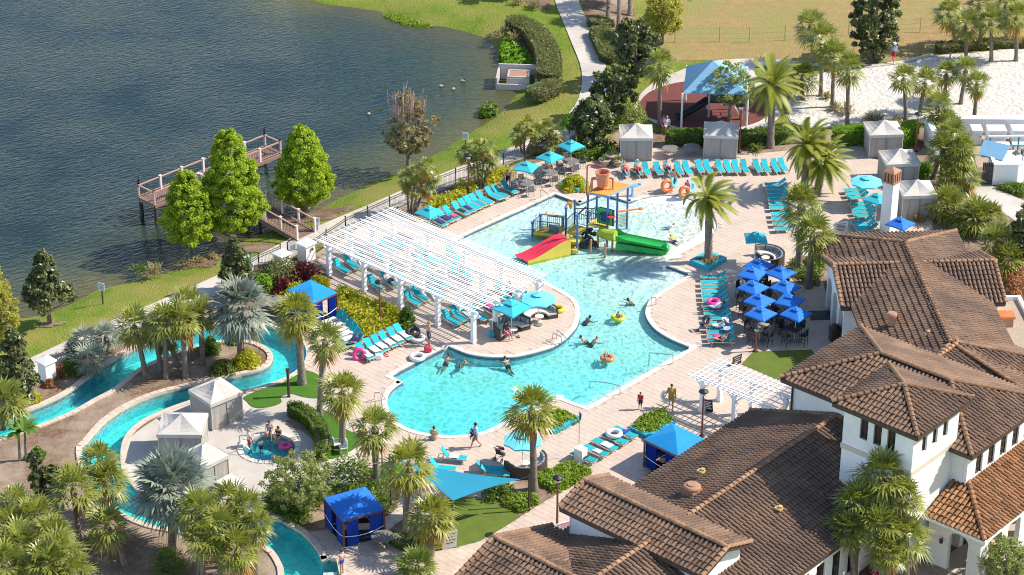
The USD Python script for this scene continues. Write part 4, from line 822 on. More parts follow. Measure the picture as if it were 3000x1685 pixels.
# ---- blue cabanas with curtains
def blue_cabana(label, c, front, rgt, m='azure', curtain='royal', depth=2.7, hw=1.95, rise=.3):
    ctr, rz, L = cabana_frame(c, front, rgt, hw, depth); t = thing('blue_cabana', label, 'cabana', (*ctr, .03), rz); x, y = L/2, depth/2; c4 = [(-x,-y),(x,-y),(x,y),(-x,y)]; rs = MB()
    for k in range(4):
        p, q = np.array(c4[k]), np.array(c4[(k+1) % 4]); mid = (p+q)/2
        obj('roof_panel', MB().add([(*p, hw), (*q, hw), (0,0,hw+rise), (*p, hw-.03), (*q, hw-.03), (0,0,hw+rise-.03)], [[0,1,2],[5,4,3],[0,3,4],[0,4,1]]), m, t)
        obj('post', MB().box((*(p*.97), hw/2-.02), (.1,.1,hw-.04)), 'rust_bronze', t); rs.bar((*(p*.975), hw-.1), (*(q*.975), hw-.1), .07, .12)
        for lo, hi in ((.06,.36),(.64,.94)) if k in (0, 1, 3) else ((.05,.95),):
            N = 14; v = []; nr = np.array([q[1]-p[1], p[0]-q[0]])/np.linalg.norm(q-p)
            for i in range(N+1):
                b = p*.95 + (q-p)*.95*(lo + (hi-lo)*i/N) + nr*(.05*math.cos(i*math.pi)); v += [(*b, .05), (*b, hw-.14)]
            obj('curtain', MB().add(v, [[2*i, 2*i+2, 2*i+3, 2*i+1] for i in range(N)]), curtain, t)
        if k in (0, 3):
            pts = [np.array([*(p*.99 + (q-p)*.99*f), .85 - .22*math.sin(math.pi*f)]) for f in np.linspace(0, 1, 9)]; obj('rope', MB().path(pts, .025, 5), 'white', t)
    obj('rail', rs, 'rust_bronze', t); obj('floor_mat', MB().box((0,0,.01), (L*.9, depth*.9, .02)), 'dark', t); return t
blue_cabana('blue cabana with tied curtains in the foreground, flat blue roof', 'c7', (258,1058), (562,972))
blue_cabana('blue cabana with tied curtains beside the croton bed and pergola', 'c4', (52,1004), (228,922), 'cabana_blue')
blue_cabana('blue cabana with peaked roof beside the long clubhouse roof', 'c8', (196,655), (384,545), 'cabana_blue', rise=.6)
# ---- pergolas
kA, kB, kD = G('c4', 92, 515, 2.75), G('c4', 1250, 1050, 2.75), G('c4', 660, 285, 2.75); kU = (kB-kA)/np.linalg.norm(kB-kA); kV = np.array([-kU[1], kU[0]]); Lv = abs((kD-kA) @ kV)
Lu_ = np.linalg.norm(kB-kA)
def big_pergola():
    t = thing('large_pergola', 'large white slatted pergola over loungers beside the pool', 'pergola', (*kA, 0), 0); zt = 2.78
    at = lambda a, b, z: np.array([*(kU*a + kV*b), z])
    for v_ in (.35, Lv*.35, Lv*.66, Lv-.35):
        obj('beam', MB().bar(at(-.1, v_, zt-.42), at(Lu_+.1, v_, zt-.42), .14, .22), 'white', t)
        for u_ in (.5, 4.1, 7.7, 11.3, Lu_-.3):
            obj('post', MB().bar(at(u_, v_, .02), at(u_, v_, zt-.535), .27, .27, (kU[0],kU[1],0)).bar(at(u_, v_, zt-.8), at(u_, v_, zt-.74), .38, .38, (kU[0],kU[1],0)).bar(at(u_, v_, .0), at(u_, v_, .22), .36, .36, (kU[0],kU[1],0)), 'white', t)
            br = MB()
            for s in (-1, 1): br.bar(at(u_+s*.6, v_, zt-.54), at(u_+s*.12, v_, zt-1.0), .08, .1)
            obj('brace', br, 'white', t)
    n = int(Lv/.5)+1
    for k in range(n): b = Lv*k/(n-1); obj('rafter', MB().bar(at(-.45, b, zt-.17), at(Lu_+.45, b, zt-.155), .05, .08), 'white', t)
    n = int(Lu_/.24)+1
    for k in range(n): a = Lu_*k/(n-1); obj('slat', MB().bar(at(a, -.25, zt-.09), at(a, Lv+.25, zt-.10), .045, .028), 'white', t)
big_pergola()
sA, sB, sD = G('c8', 292, 108, 2.75), G('c8', 800, 312, 2.75), G('c5', 488, 1280, 2.75); sL = np.linalg.norm(sB-sA); sW = abs((sD-sA) @ V)
def small_pergola():
    t = thing('small_pergola', 'small white slatted pergola joining the clubhouse corner', 'pergola', (*sA, 0), 0); zt = 2.78; at = lambda a, b, z: np.array([*(U*a + V*b), z])
    for v_ in (.5, sW-.5):
        obj('beam', MB().bar(at(-.1, v_, zt-.42), at(sL+.3, v_, zt-.42), .12, .2), 'white', t)
        for u_ in (.5, sL*.52, sL-.2):
            obj('post', MB().bar(at(u_, v_, .02), at(u_, v_, zt-.53), .27, .27, (U[0],U[1],0)).bar(at(u_, v_, .0), at(u_, v_, .25), .36, .36, (U[0],U[1],0)), 'white', t)
            br = MB()
            for s in (-1, 1): br.bar(at(u_+s*.55, v_, zt-.53), at(u_+s*.12, v_, zt-.95), .07, .09)
            obj('brace', br, 'white', t)
    n = int(sW/.42)+1
    for k in range(n): b = sW*k/(n-1); obj('rafter', MB().bar(at(-.4, b, zt-.17), at(sL+.5, b, zt-.155), .05, .08), 'white', t)
    n = int(sL/.37)+1
    for k in range(n): a = sL*k/(n-1); obj('slat', MB().bar(at(a, -.3, zt-.09), at(a, sW+.3, zt-.10), .045, .028), 'white', t)
small_pergola()
# ---- lamp posts
def make_lamp(h, name='lamp_post', m='rust_bronze', lantern=True):
    p = proto(name); obj('pole', MB().lathe([(.15,0),(.15,.12),(.09,.2),(.07,.5),(.055,h-.45),(.055,h-.4)], n=10), m, p); obj('base_plate', MB().lathe([(0,.03),(.2,.03),(.2,0)], n=10), 'bronze', p)
    if lantern:
        obj('lantern', MB().lathe([(.05,h-.42),(.14,h-.38),(.19,h-.1),(0,h-.1)], n=10), 'bulb', p); obj('cap', MB().lathe([(0,h+.08),(.12,h+.05),(.30,h-.06),(.31,h-.12),(.0,h-.1)], n=14), 'black', p)
        br = MB()
        for k in range(4): a = k*math.pi/2; br.tube((math.cos(a)*.08, math.sin(a)*.08, h-.42), (math.cos(a)*.22, math.sin(a)*.22, h-.1), .014, n=5)
        obj('cage', br, 'black', p)
    return p
for c, bx, by, ty, s in (('c4',552,1155,835,'tall dark lamp post in the croton bed beside the pergola'), ('c5',731,1238,1062,'brown lamp post before the frontmost bar tables'), ('c8',355,525,215,'tall reddish lamp post before the small pergola'), ('c7',1811,1130,735,'tall lamp post with black hood beside the front gable roof'), ('c3',1755,1140,855,'lamp post beside the white service wall'), ('c2',962,1460,1165,'black lamp post among the palm clump on the lake fence'), ('c3',426,1150,790,'black lamp post behind the far cabanas before the playground')):
    h = hgt(c, bx, by, ty); place(make_lamp(h), 'lamp_post', s, 'lamp post', fpos(c, bx, by))
for c, bx, by, ty, s in (('c6',2180,936,735,'plain dark post on the turf beside the river loop'), ('c7',545,720,455,'thin dark post between two palms beside the path'), ('c7',1622,950,600,'thin dark sail post beside the palm in the front bed'), ('c1',1903,1350,1140,'slim green pole beside the dark magnolia'), ('e1',2365,420,205,'thin black pole behind the far cabanas')):
    t = thing('post', s, 'post', fpos(c, bx, by)); h = hgt(c, bx, by, ty); obj('shaft', MB().tube((0,0,0), (0,0,h), .09 if 'turf' in s else .045, n=8), 'bronze' if 'green' not in s else 'planter_teal', t); obj('cap', MB().box((0,0,h+.03), (.24 if 'turf' in s else .13,)*2 + (.08,)), 'bronze', t); obj('foot', MB().box((0,0,.02), (.2,.2,.06)), 'bronze', t)
# ---- fence, gate and pillars
def fence_run(pts, label):
    t = thing('metal_fence', label, 'fence', (*pts[0], 0)); line = LineString([p - pts[0] for p in pts]); L = line.length; n = max(1, round(L/2.3)); pk = MB(); cnt = 0
    for k in range(n+1):
        p = np.array(line.interpolate(L*k/n).coords[0]); obj('post', MB().box((*p, .68), (.07,.07,1.36)).box((*p,1.38),(.1,.1,.05)), 'bronze', t)
        if k < n:
            q = np.array(line.interpolate(L*(k+1)/n).coords[0])
            for z in (.15, 1.05, 1.22): obj('rail', MB().bar((*p, z), (*q, z), .035), 'bronze', t)
            m = int(np.linalg.norm(q-p)/.12)
            for j in range(1, m):
                r = p + (q-p)*j/m; w = MB().box((*r, .66), (.016,.016,1.16)); cnt += 1
                if cnt <= 280: obj('picket', w, 'bronze', t)
                else: pk.add(*w.get())
    if pk.n: tag(obj('picket_run', pk, 'bronze', t), kind='stuff')
fence_run(FL[9:], 'black metal fence along the lakeside path behind the fence bed'); fence_run(FL[7:10][1:], 'short black metal fence between big pillar and pergola')
fence_run(FL[5:8], 'black metal fence between dark magnolia and small pillar'); fence_run(FL[1:4], 'black metal fence beside the silver palmettos')
def pillar(label, c, bx, by, ty, w): 
    h = hgt(c, bx, by, ty) - .3; t = thing('gate_pillar', label, 'pillar', fpos(c, bx, by), GRID); obj('shaft', MB().box((0,0,h/2), (w,w,h)), 'stucco', t); obj('cap', MB().box((0,0,h+.05), (w+.2,w+.2,.1)).add([(-w/2-.1,-w/2-.1,h+.1),(w/2+.1,-w/2-.1,h+.1),(w/2+.1,w/2+.1,h+.1),(-w/2-.1,w/2+.1,h+.1),(0,0,h+.38)], [[0,1,4],[1,2,4],[2,3,4],[3,0,4]]), 'white', t)
    if w > .8: obj('wall_lamp', MB().tube((w/2+.1,.1,h*.72),(w/2+.1,.1,h*.85),.07), 'rust_bronze', t)
pillar('large white gate pillar beside the pergola', 'c1', 2315, 1195, 1040, .9); pillar('low white gate pillar left of the garden gate', 'c1', 2130, 1235, 1120, .85); pillar('white pillar at the lower left end of the fence', 'c6', 362, 800, 640, .8); pillar('grey white pillar behind the lakeside umbrellas', 'e1', 920, 455, 270, .8)
g0, g1 = FL[7] + .5*(FL[8]-FL[7])/np.linalg.norm(FL[8]-FL[7]), FL[8] - .6*(FL[8]-FL[7])/np.linalg.norm(FL[8]-FL[7]); t = thing('garden_gate', 'arched dark metal garden gate with white notice between the pillars', 'gate', (*g0, 0)); d = np.array([*(g1-g0), 0])
obj('frame', MB().path([d*f + np.array([0,0,.1 + 1.35 + .25*math.sin(math.pi*f)]) for f in np.linspace(0, 1, 9)], .04).tube((0,0,0), (0,0,1.46), .045).tube(d, d + [0,0,1.46], .045).tube((0,0,.15), d + [0,0,.15], .03).tube((0,0,.85), d + [0,0,.85], .03), 'bronze', t)
for k in range(1, 10): f = k/10; obj('picket', MB().tube(d*f + [0,0,.1], d*f + np.array([0,0,1.42 + .25*math.sin(math.pi*f)]), .012, n=5), 'bronze', t)
m = MB().bar(d*.25 + [0,-.04,1.12], d*.75 + [0,-.04,1.12], .02, .36); obj('notice', m, 'sign_white', t)
# ---- signs by the lake
def sign(label, c, bx, by, ty, z=-.3, rz=-15):
    h = hgt(c, bx, by, ty); t = thing('notice_sign', label, 'sign', (*G(c, bx, by, z), z), rz); obj('post', MB().box((0,0,h/2), (.07,.07,h)), 'bronze', t); b = obj('board', MB().box((0,-.05,h-.3), (.46,.03,.6)), 'sign_white', t); ln = MB()
    for k in range(4): ln.box((0,-.068,h-.14-.1*k), (.32,.004,.03))
    obj('lettering', ln, 'sign_ink', b)
sign('white notice on a post at the lower left lake shore', 'c1', 778, 1520, 1360); sign('white notice on a post on the grass below the brown tree', 'c2', 938, 1085, 1000); sign('white notice beside the lower end of the dock ramp', 'c1', 2394, 970, 865, -.05)
# ---- dock
def dock():
    z = .75; A = G('c1', 1040, 716, z); B = G('c1', 1166, 776, z); eu = (B-A)/np.linalg.norm(B-A); ev = np.array([-eu[1], eu[0]]); W = np.linalg.norm(B-A); Lt = 12.5
    t = thing('lake_dock', 'wooden fishing dock with pink railed terrace over the lake', 'dock', (*A, 0)); at = lambda a, b, zz: np.array([*(eu*a + ev*b), zz])
    n = int(Lt/.3); k = 0
    for j in range(n): obj('plank', MB().bar(at(0, (j+.5)*Lt/n, z-.03), at(W, (j+.5)*Lt/n, z-.03), Lt/n-.012, .05), 'dock_wood', t)
    obj('edge_beam', MB().bar(at(-.04,0,z-.14), at(-.04,Lt,z-.14), .08,.24).bar(at(W+.04,0,z-.14), at(W+.04,Lt,z-.14), .08,.24).bar(at(0,-.04,z-.14), at(W,-.04,z-.14), .08,.24).bar(at(0,Lt+.04,z-.14), at(W,Lt+.04,z-.14), .08,.24), 'dock_wood', t)
    for b in np.linspace(.15, Lt-.15, 5):
        for a in (.12, W-.12): obj('pile', MB().tube(at(a,b,-2.4), at(a,b,z-.1), .16, n=9), 'pile', t)
    # the ramp from the terrace down to the path
    r0 = G('c1', 2232, 1035, .05); r1 = G('c1', 2388, 972, .05); rm = (r0+r1)/2 - A; ra = rm @ eu; rb = rm @ ev; rw = np.linalg.norm(r1-r0)*.98; L = ra - W; n = int(L/.3); zz = lambda a: z + (.05-z)*np.clip((a-W-2)/(ra-W-2), 0, 1)
    for j in range(n): a0 = W + (j+.5)*L/n; obj('plank', MB().bar(at(a0, rb-rw/2, zz(a0)-.03), at(a0, rb+rw/2, zz(a0)-.03), L/n-.012, .05), 'dock_wood', t)
    for s in (-1, 1): obj('stringer', MB().bar(at(W, rb+s*rw/2, z-.16), at(W+2, rb+s*rw/2, z-.16), .08, .24).bar(at(W+2, rb+s*rw/2, z-.16), at(ra, rb+s*rw/2, -.1), .08, .24), 'dock_wood', t)
    for a in (W+3, W+6.5):
        for s in (-1, 1): obj('pile', MB().tube(at(a, rb+s*(rw/2-.15), -2), at(a, rb+s*(rw/2-.15), zz(a)-.1), .13, n=8), 'pile', t)
    def rail(p, q):
        L = np.linalg.norm(q-p); n = max(1, round(L/1.9)); pk = MB()
        for k in range(n+1):
            r = p + (q-p)*k/n; obj('rail_post', MB().box(r + [0,0,.5], (.15,.15,1.1), GRID).box(r + [0,0,1.08], (.2,.2,.06), GRID), 'post_pink', t)
        obj('handrail', MB().bar(p + [0,0,.98], q + [0,0,.98], .12, .07), 'dock_rail', t); obj('bottom_rail', MB().bar(p + [0,0,.12], q + [0,0,.12], .06, .05), 'dock_rail', t)
        for k in range(1, int(L/.16)): r = p + (q-p)*k/int(L/.16); pk.tube(r + [0,0,.12], r + [0,0,.96], .011, n=4, caps=False)
        tag(obj('baluster_run', pk, 'black', t), kind='stuff')
    o = .08; rail(at(o,o,z), at(o,Lt-o,z)); rail(at(o,o,z), at(W-o,o,z)); rail(at(W-o,o,z), at(W-o,rb-rw/2,z)); rail(at(W-o,rb+rw/2,z), at(W-o,Lt-o,z)); rail(at(o,Lt-o,z), at(W-o,Lt-o,z))
    for s in (-1, 1): rail(at(W+.1, rb+s*(rw/2-.08), z), at(W+2, rb+s*(rw/2-.08), z)); rail(at(W+2, rb+s*(rw/2-.08), z), at(ra, rb+s*(rw/2-.08), .05))
    for b, s in ((.1, 'left'), (Lt-.1, 'far')):
        q = A + at(.08, b, 0)[:2]; h = thing('dock_bird', f'small black bird perched on the {s} corner of the dock rail', 'bird', (*q, z+1.1), 40)
        obj('body', MB().man(m3.Manifold.batch_hull([m3.Manifold.sphere(.10, 10).scale((1,.8,1.6)).translate((0,0,.22)), m3.Manifold.sphere(.05, 8).translate((.03,0,.45))])), 'black', h); obj('head', MB().man(m3.Manifold.sphere(.06, 10).translate((.05,0,.53))).tube((.09,0,.54), (.24,0,.56), .018, .004, 5), 'black', h)
        obj('tail', MB().add([(-.06,-.05,.1),(-.06,.05,.1),(-.12,.06,-.15),(-.12,-.06,-.15),(-.04,0,.08)], [[0,1,2],[0,2,3],[0,4,1],[1,4,2],[0,3,4]]), 'black', h)
dock()
# ---- splash tower
WZ = -.1
def DP(x, y, z): return P3('d2', x, y, z)
def splash():
    o = DP(1280, 1000, WZ); o[2] = 0; t = thing('splash_tower', 'colourful water play tower with orange tipping bucket and slides', 'play structure', o); Q = lambda x, y, z: DP(x, y, z) - o
    ZR = hgt('d2', 1440, 1150, 470) - .1; post = {}
    for bx, by, ty in ((1160,1010,420),(1290,880,430),(1440,1150,470),(1575,980,375),(1720,900,345)):
        b = Q(bx, by, WZ); h = hgt('d2', bx, by, ty); obj('post', MB().tube(b + [0,0,-.6], (b[0], b[1], WZ+h), .085, n=10).lathe([(0,WZ+h+.1),(.1,WZ+h+.06),(.11,WZ+h-.06)], (b[0],b[1],0), 10), 'tower_blue', t)
    for bx, by, ty in ((855,1000,620),(980,880,520),(1015,1230,730),(385,1000,830),(495,900,720),(820,900,760)):
        b = Q(bx, by, WZ); h = hgt('d2', bx, by, ty); obj('post', MB().tube(b + [0,0,-.6], (b[0], b[1], WZ+h), .08, n=10).lathe([(0,WZ+h+.1),(.12,WZ+h+.05),(.13,WZ+h-.08)], (b[0],b[1],0), 10), 'tower_blue', t)
    # orange roof
    zr = ZR; c4 = [Q(1165,402,zr), Q(1440,450,zr), Q(1762,300,zr), Q(1455,228,zr)]; n = 9
    for k in range(n):
        a0, a1 = c4[0] + (c4[1]-c4[0])*k/n, c4[0] + (c4[1]-c4[0])*(k+.96)/n; b0, b1 = c4[3] + (c4[2]-c4[3])*k/n, c4[3] + (c4[2]-c4[3])*(k+.96)/n; r = np.array([0,0,.05])
        v = [a0, a1, b1, b0, a0-r, a1-r, b1-r, b0-r, (a0+a1)/2+r*.8, (b0+b1)/2+r*.8]; obj('roof_panel', MB().add(v, [[0,8,9],[0,9,3],[8,1,2],[8,2,9],[4,7,6],[4,6,5],[0,4,5],[0,5,1],[1,5,6],[1,6,2],[2,6,7],[2,7,3],[3,7,4],[3,4,0],[0,1,8],[3,9,2]]), 'orange', t)
    rb = MB()
    for k in range(4): rb.bar(c4[k] - [0,0,.1], c4[(k+1) % 4] - [0,0,.1], .1)
    obj('roof_frame', rb, 'pale_blue', t)
    bc = Q(1372, 335, zr+.1); R, H = .50, 1.25
    bk = obj('tipping_bucket', MB().lathe([(0,.12),(R*.68,.12),(R*.74,.2),(R*.98,H-.12),(R*1.08,H-.1),(R*1.08,H),(R*.92,H),(R*.70,.3),(0,.28)], bc, 24), 'bucket', t, smooth=40)
    for sx in (-1, 1): p = bc + np.array([sx*.75, -.1, .0]); obj('bucket_bracket', MB().tube(p + [0,0,-.3], p + [0,0,.8], .07).tube(p + [0,0,.75], bc + [sx*.5,0,.75], .09), 'bucket', t)
    p0 = Q(1155, 230, zr); obj('filler_pipe', MB().path([p0 + [0,0,-1.2], p0 + [0,0,1.1], p0 + [.12,0,1.22], p0 + [.95,.1,1.12], p0 + [1.05,.1,1.0]], .055, 8), 'red_dark', t); obj('bucket_arm', MB().path([p0 + [.2,-.1,-.8], p0 + [.35,-.1,.1], p0 + [.9,-.05,.1]], .06, 8), 'bucket', t)
    obj('cannon_beam', MB().tube(Q(1735,325,zr-.1), Q(1865,305,zr-.1), .09, n=10), 'pale_blue', t)
    # upper deck
    z1 = 1.35; d1 = [Q(1165,850,z1), Q(1440,908,z1), Q(1562,800,z1), Q(1300,765,z1)]
    def slab(name, q, m, th=.14): v = list(q) + [p - [0,0,th] for p in q]; k = len(q); return obj(name, MB().add(v, [[0,i,i+1] for i in range(1,k-1)] + [[k,k+i+1,k+i] for i in range(1,k-1)] + [[i, k+i, k+(i+1) % k] for i in range(k)] + [[i, k+(i+1) % k, (i+1) % k] for i in range(k)]), m, t)
    slab('upper_deck', d1, 'yellow'); z2 = .35; d2 = [Q(398,968,z2), Q(755,1010,z2), Q(850,905,z2), Q(520,880,z2)]; slab('lower_deck', d2, 'yellow'); z3 = .75; d3 = [Q(860,960,z3), Q(1020,1010,z3), Q(1150,900,z3), Q(980,850,z3)]; slab('middle_deck', d3, 'yellow')
    d4 = [Q(925,1100,.55), Q(1020,1110,.55), Q(1090,1040,.55), Q(960,1010,.55)]; slab('step_deck', d4, 'yellow', .2); d5 = [Q(935,1215,.12), Q(1010,1222,.12), Q(1040,1150,.12), Q(935,1130,.12)]; slab('step_deck', d5, 'yellow', .3)
    obj('side_panel', MB().bar(Q(750,955,.6), Q(800,935,.6), .04, .75), 'yellow', t); obj('side_panel', MB().bar(Q(620,900,.65), Q(745,935,.65), .04, .55), 'grey_metal', t); obj('side_panel', MB().bar(Q(865,1075,.9), Q(920,1060,.9), .05, .8), 'yellow', t); obj('skirt', MB().bar(Q(398,975,.1), Q(755,1018,.1), .05, .5), 'yellow', t)
    def railing(p, q, m='deep_blue', h=.95, k0=7):
        p, q = np.asarray(p), np.asarray(q); obj('handrail', MB().tube(p + [0,0,h], q + [0,0,h], .03, n=6).tube(p + [0,0,.12], q + [0,0,.12], .022, n=6).tube(p, p + [0,0,h], .03, n=6).tube(q, q + [0,0,h], .03, n=6), m, t)
        n = max(2, int(np.linalg.norm(q-p)/.14)); b = MB()
        for j in range(1, n): r = p + (q-p)*j/n; b.tube(r + [0,0,.12], r + [0,0,h], .012, n=4, caps=False)
        obj('bar_panel', b, m, t)
    for q, dd in ((d1, [(0,1),(3,0)]), (d2, [(0,1),(3,0),(2,3)]), (d3, [(3,2),(0,3)])):
        for a, b in dd: railing(q[a], q[b])
    railing(Q(990,800,z1-.1), Q(1270,800,z1-.1)); railing(Q(600,905,z2), Q(800,925,z2))
    obj('tunnel_panel', MB().bar(Q(1330,720,z1+.75), Q(1540,770,z1+.75), .08, 1.3), 'deep_blue', t)
    tn = MB(); c = Q(1420,735,z1+.75); dv = Q(1540,770,0)-Q(1330,720,0); dv /= np.linalg.norm(dv); nv = np.array([dv[1],-dv[0],0])
    pr_ = shapely.Polygon([(-.5,-.5),(.5,-.5),(.5,.5),(-.5,.5)]).buffer(.1).difference(Point(0,0).buffer(.42)); elevation(tn, lambda a, o_, zz: c + dv*a + nv*(.06+o_) + np.array([0,0,zz]), pr_, 0, .12); obj('tunnel_mouth', tn, 'green', t); elevation(tn2 := MB(), lambda a, o_, zz: c + dv*a + nv*(.05+o_) + np.array([0,0,zz]), Point(0,0).buffer(.43), 0, .01); obj('tunnel_back', tn2, 'black', t)
    obj('wheel_toy', MB().lathe([(0,.0),(.3,.0),(.3,.06),(0,.06)], Q(1500,750,z1+.9), 12), 'red', t)
    # arched hoops, cannons, dolphin spouts
    for k in range(4):
        a, b = Q(1180+70*k, 790+9*k, z1), Q(1120+75*k, 850+9*k, z1); m = [a + (b-a)*f + np.array([0,0,.55 + .35*math.sin(math.pi*f)]) for f in np.linspace(0,1,9)]; obj('water_hoop', MB().path(m, .03, 6), 'pale_blue', t)
    obj('water_cannon', MB().tube(Q(1590,675,2.2), Q(1920,635,2.2), .08, .065, 9).tube(Q(1900,637,2.2), Q(1935,632,2.2), .11, n=9), 'orange', t); obj('water_cannon', MB().tube(Q(590,722,1.35), Q(830,742,1.35), .07, .06, 8).tube(Q(590,722,1.35), Q(586,680,1.45), .05, n=8), 'orange', t); obj('spout_arch', MB().path([Q(850,630,2.0), Q(870,580,2.1), Q(915,520,2.2), Q(950,560,2.1)], .07, 8), 'red_dark', t)
    obj('basket_spout', MB().lathe([(.05,0),(.16,.25),(.2,.55),(0,.55)], Q(925,640,1.6), 10), 'yellow', t); obj('red_spout', MB().tube(Q(1015,730,1.9), Q(1140,610,2.1), .06, n=8), 'red_dark', t)
    # red three-lane slide
    L0, L1 = [Q(805,990,.95), Q(930,1088,.95)], [Q(130,1300,WZ+.06), Q(318,1395,WZ+.06)]; N = 12; lanes = 3
    prof = lambda f: (1-f)**1.25
    for ln in range(lanes):
        v = []
        for i in range(N+1):
            f = i/N; zz = WZ+.06 + (.95-WZ-.06)*(1 - f*f*(3-2*f))
            for j in range(5):
                s = (ln + j/4)/lanes; p = (L0[0]*(1-s) + L0[1]*s)*(1-f) + (L1[0]*(1-s) + L1[1]*s)*f; v.append((p[0], p[1], zz + .10*(abs(j-2)/2)**2))
        fcs = [[5*i+j, 5*i+j+1, 5*(i+1)+j+1, 5*(i+1)+j] for i in range(N) for j in range(4)]; obj('slide_lane', MB().add(v, fcs), 'red', t, smooth=50)
    sd = MB(); v = []
    for i in range(N+1): f = i/N; zz = WZ+.06 + (.95-WZ-.06)*(1 - f*f*(3-2*f)); p = L0[1]*(1-f) + L1[1]*f; v += [(p[0], p[1], zz+.12), (p[0], p[1], WZ-.2)]
    obj('slide_side', sd.add(v, [[2*i, 2*i+1, 2*i+3, 2*i+2] for i in range(N)]), 'yellow', t)
    # green trough slide with its lime tube
    s0, s1 = Q(1570,1055,.75), Q(2270,1195,.22); ax = (s1-s0)/np.linalg.norm(s1-s0); sv = np.cross(ax, [0,0,1]); sv /= np.linalg.norm(sv); N = 14; v = []; M = 11
    for i in range(N+1):
        f = i/N; c = s0*(1-f) + s1*f; r = .50*(1 + .25*max(0, 1-f*7))
        for j in range(M): a = math.pi*(1 + j/(M-1)); v.append(c + sv*r*math.cos(a)*1.05 + np.array([0,0, r*.62*math.sin(a) + .3 + (.25*max(0,1-f*6) if j in (0,M-1) else 0)]))
    fc = [[M*i+j, M*i+j+1, M*(i+1)+j+1, M*(i+1)+j] for i in range(N) for j in range(M-1)]; w = [np.array(p) + np.array([0,0,-.05]) for p in v]; obj('trough_slide', MB().add(v + w, fc + [[q + len(v) for q in r[::-1]] for r in fc] + [[M*i, M*(i+1), M*(i+1)+len(v), M*i+len(v)] for i in range(N)] + [[M*i+M-1, M*i+M-1+len(v), M*(i+1)+M-1+len(v), M*(i+1)+M-1] for i in range(N)]), 'green', t, smooth=50)
    obj('slide_bumper', MB().man(m3.Manifold.sphere(.34, 20).scale((.7,1.4,1)).translate(tuple(s1 + ax*.05 + np.array([0,0,.06])))), 'green', t, smooth=60)
    obj('slide_side', MB().bar(s0 - [0,0,.35] + sv*.42, s1 - [0,0,.2] + sv*.42, .08, .42).bar(s0 - [0,0,.35] - sv*.42, s1 - [0,0,.2] - sv*.42, .08, .42), 'green', t)
    obj('slide_tube', MB().path(list(smooth_line([Q(1340,950,1.0), Q(1430,1000,.9), s0 - ax*.05 + np.array([0,0,.2])], 6)), .40, 16), 'lime', t)
    for bx, by, ty in ((1210,1240,1080),(1410,1300,1130),(1310,1160,1012),(1512,1215,1050)):
        b = Q(bx, by, WZ); h = hgt('d2', bx, by, ty); obj('spray_post', MB().tube(b + [0,0,-.4], b + [0,0,h-.08], .08, n=10).lathe([(.08,h-.08),(.085,h+.02),(.05,h+.08),(0,h+.09)], (b[0],b[1],WZ), 10), 'red_dark' if False else 'bucket', t)
    nt = MB(); e = [Q(1580,900,.9), Q(1715,880,.0), Q(1715,700,1.9), Q(1580,720,1.9)]
    for k in range(10):
        f = k/9; nt.tube(e[0]*(1-f) + e[1]*f, e[3]*(1-f) + e[2]*f, .012, n=4, caps=False); nt.tube(e[0]*(1-f) + e[3]*f, e[1]*(1-f) + e[2]*f, .012, n=4, caps=False)
    obj('climbing_net', nt, 'dark', t); rk = MB()
    for k in range(40): a = rng.random(3); p = Q(1080+200*a[0], 1180-150*a[1], WZ); rk.man(m3.Manifold.sphere(.10+.12*a[2], 6).scale((1,1,.7)).translate((p[0], p[1], WZ + .05 + .7*a[1]*a[2])))
    obj('rock_mound', rk, 'pile', t)
splash()
# deck spray gun
t = thing('spray_gun', 'pale blue water cannon on a stand behind the splash tower', 'water cannon', DP(1795, 455, .03)); obj('stand', MB().lathe([(.22,0),(.2,.06),(.08,.08),(.075,.75)], n=12), 'pale_blue', t); obj('barrel', MB().tube((-.5,-.06,.82), (.55,.12,.92), .10, .08, 12).tube((.5,.11,.915),(.62,.135,.93),.12,n=12), 'pale_blue', t)
# ---- planters
kerb('square turquoise planter with a clipped yellow shrub behind the pool', [(1404,467),(1453,486),(1480,470),(1437,452)], .3, .22); kerb('square turquoise planter around the windblown date palm', [(1735,664),(1784,685),(1828,658),(1779,641)], .35, .3)
kerb('turquoise kerbed planter beside the palm at the pool foot', [(1369,1089),(1400,1093),(1457,1061),(1405,1035)], .2, .2) if False else None
for nm, pts in (('long turquoise planter edge of the ground cover bed before the blue cabana', [(1585,1084),(1634,1109),(1699,1069),(1691,1062),(1634,1099),(1592,1080)]), ('turquoise planter edge of the bed at the pool foot', [(1385,1093),(1400,1093),(1460,1060),(1452,1056),(1399,1086)])):
    q = np.array([G('F', *p) for p in pts]); c = q.mean(0); t = thing('planter_edge', nm, 'planter edge', (*c, 0)); g = Polygon(q-c).buffer(0); obj('kerb', MB().prism(g, 0, .26), 'planter_teal', t); obj('coping_strip', MB().prism(g.buffer(.03), .262, .29), 'planter_teal', t)
def pot(label, c, x, y, s):
    t = thing('clay_pot', label, 'pot', fpos(c, x, y)); obj('pot_body', MB().lathe([(0,.02),(.26*s,0),(.42*s,.45*s),(.46*s,.5*s),(.46*s,.58*s),(.4*s,.58*s),(.38*s,.5*s),(0,.5*s)], n=18), 'pot', t, smooth=40); obj('rim', MB().lathe([(.47*s,.5*s),(.5*s,.53*s),(.5*s,.58*s),(.42*s,.6*s)], n=18), 'pot', t); return t
POTS = [pot('largest clay pot with spiky plant left of the far cabana', 'e1', 1560, 730, 1.25), pot('small clay pot left of the large pot', 'e1', 1440, 780, .95), pot('small clay pot right of the large pot', 'e1', 1632, 785, .85)]
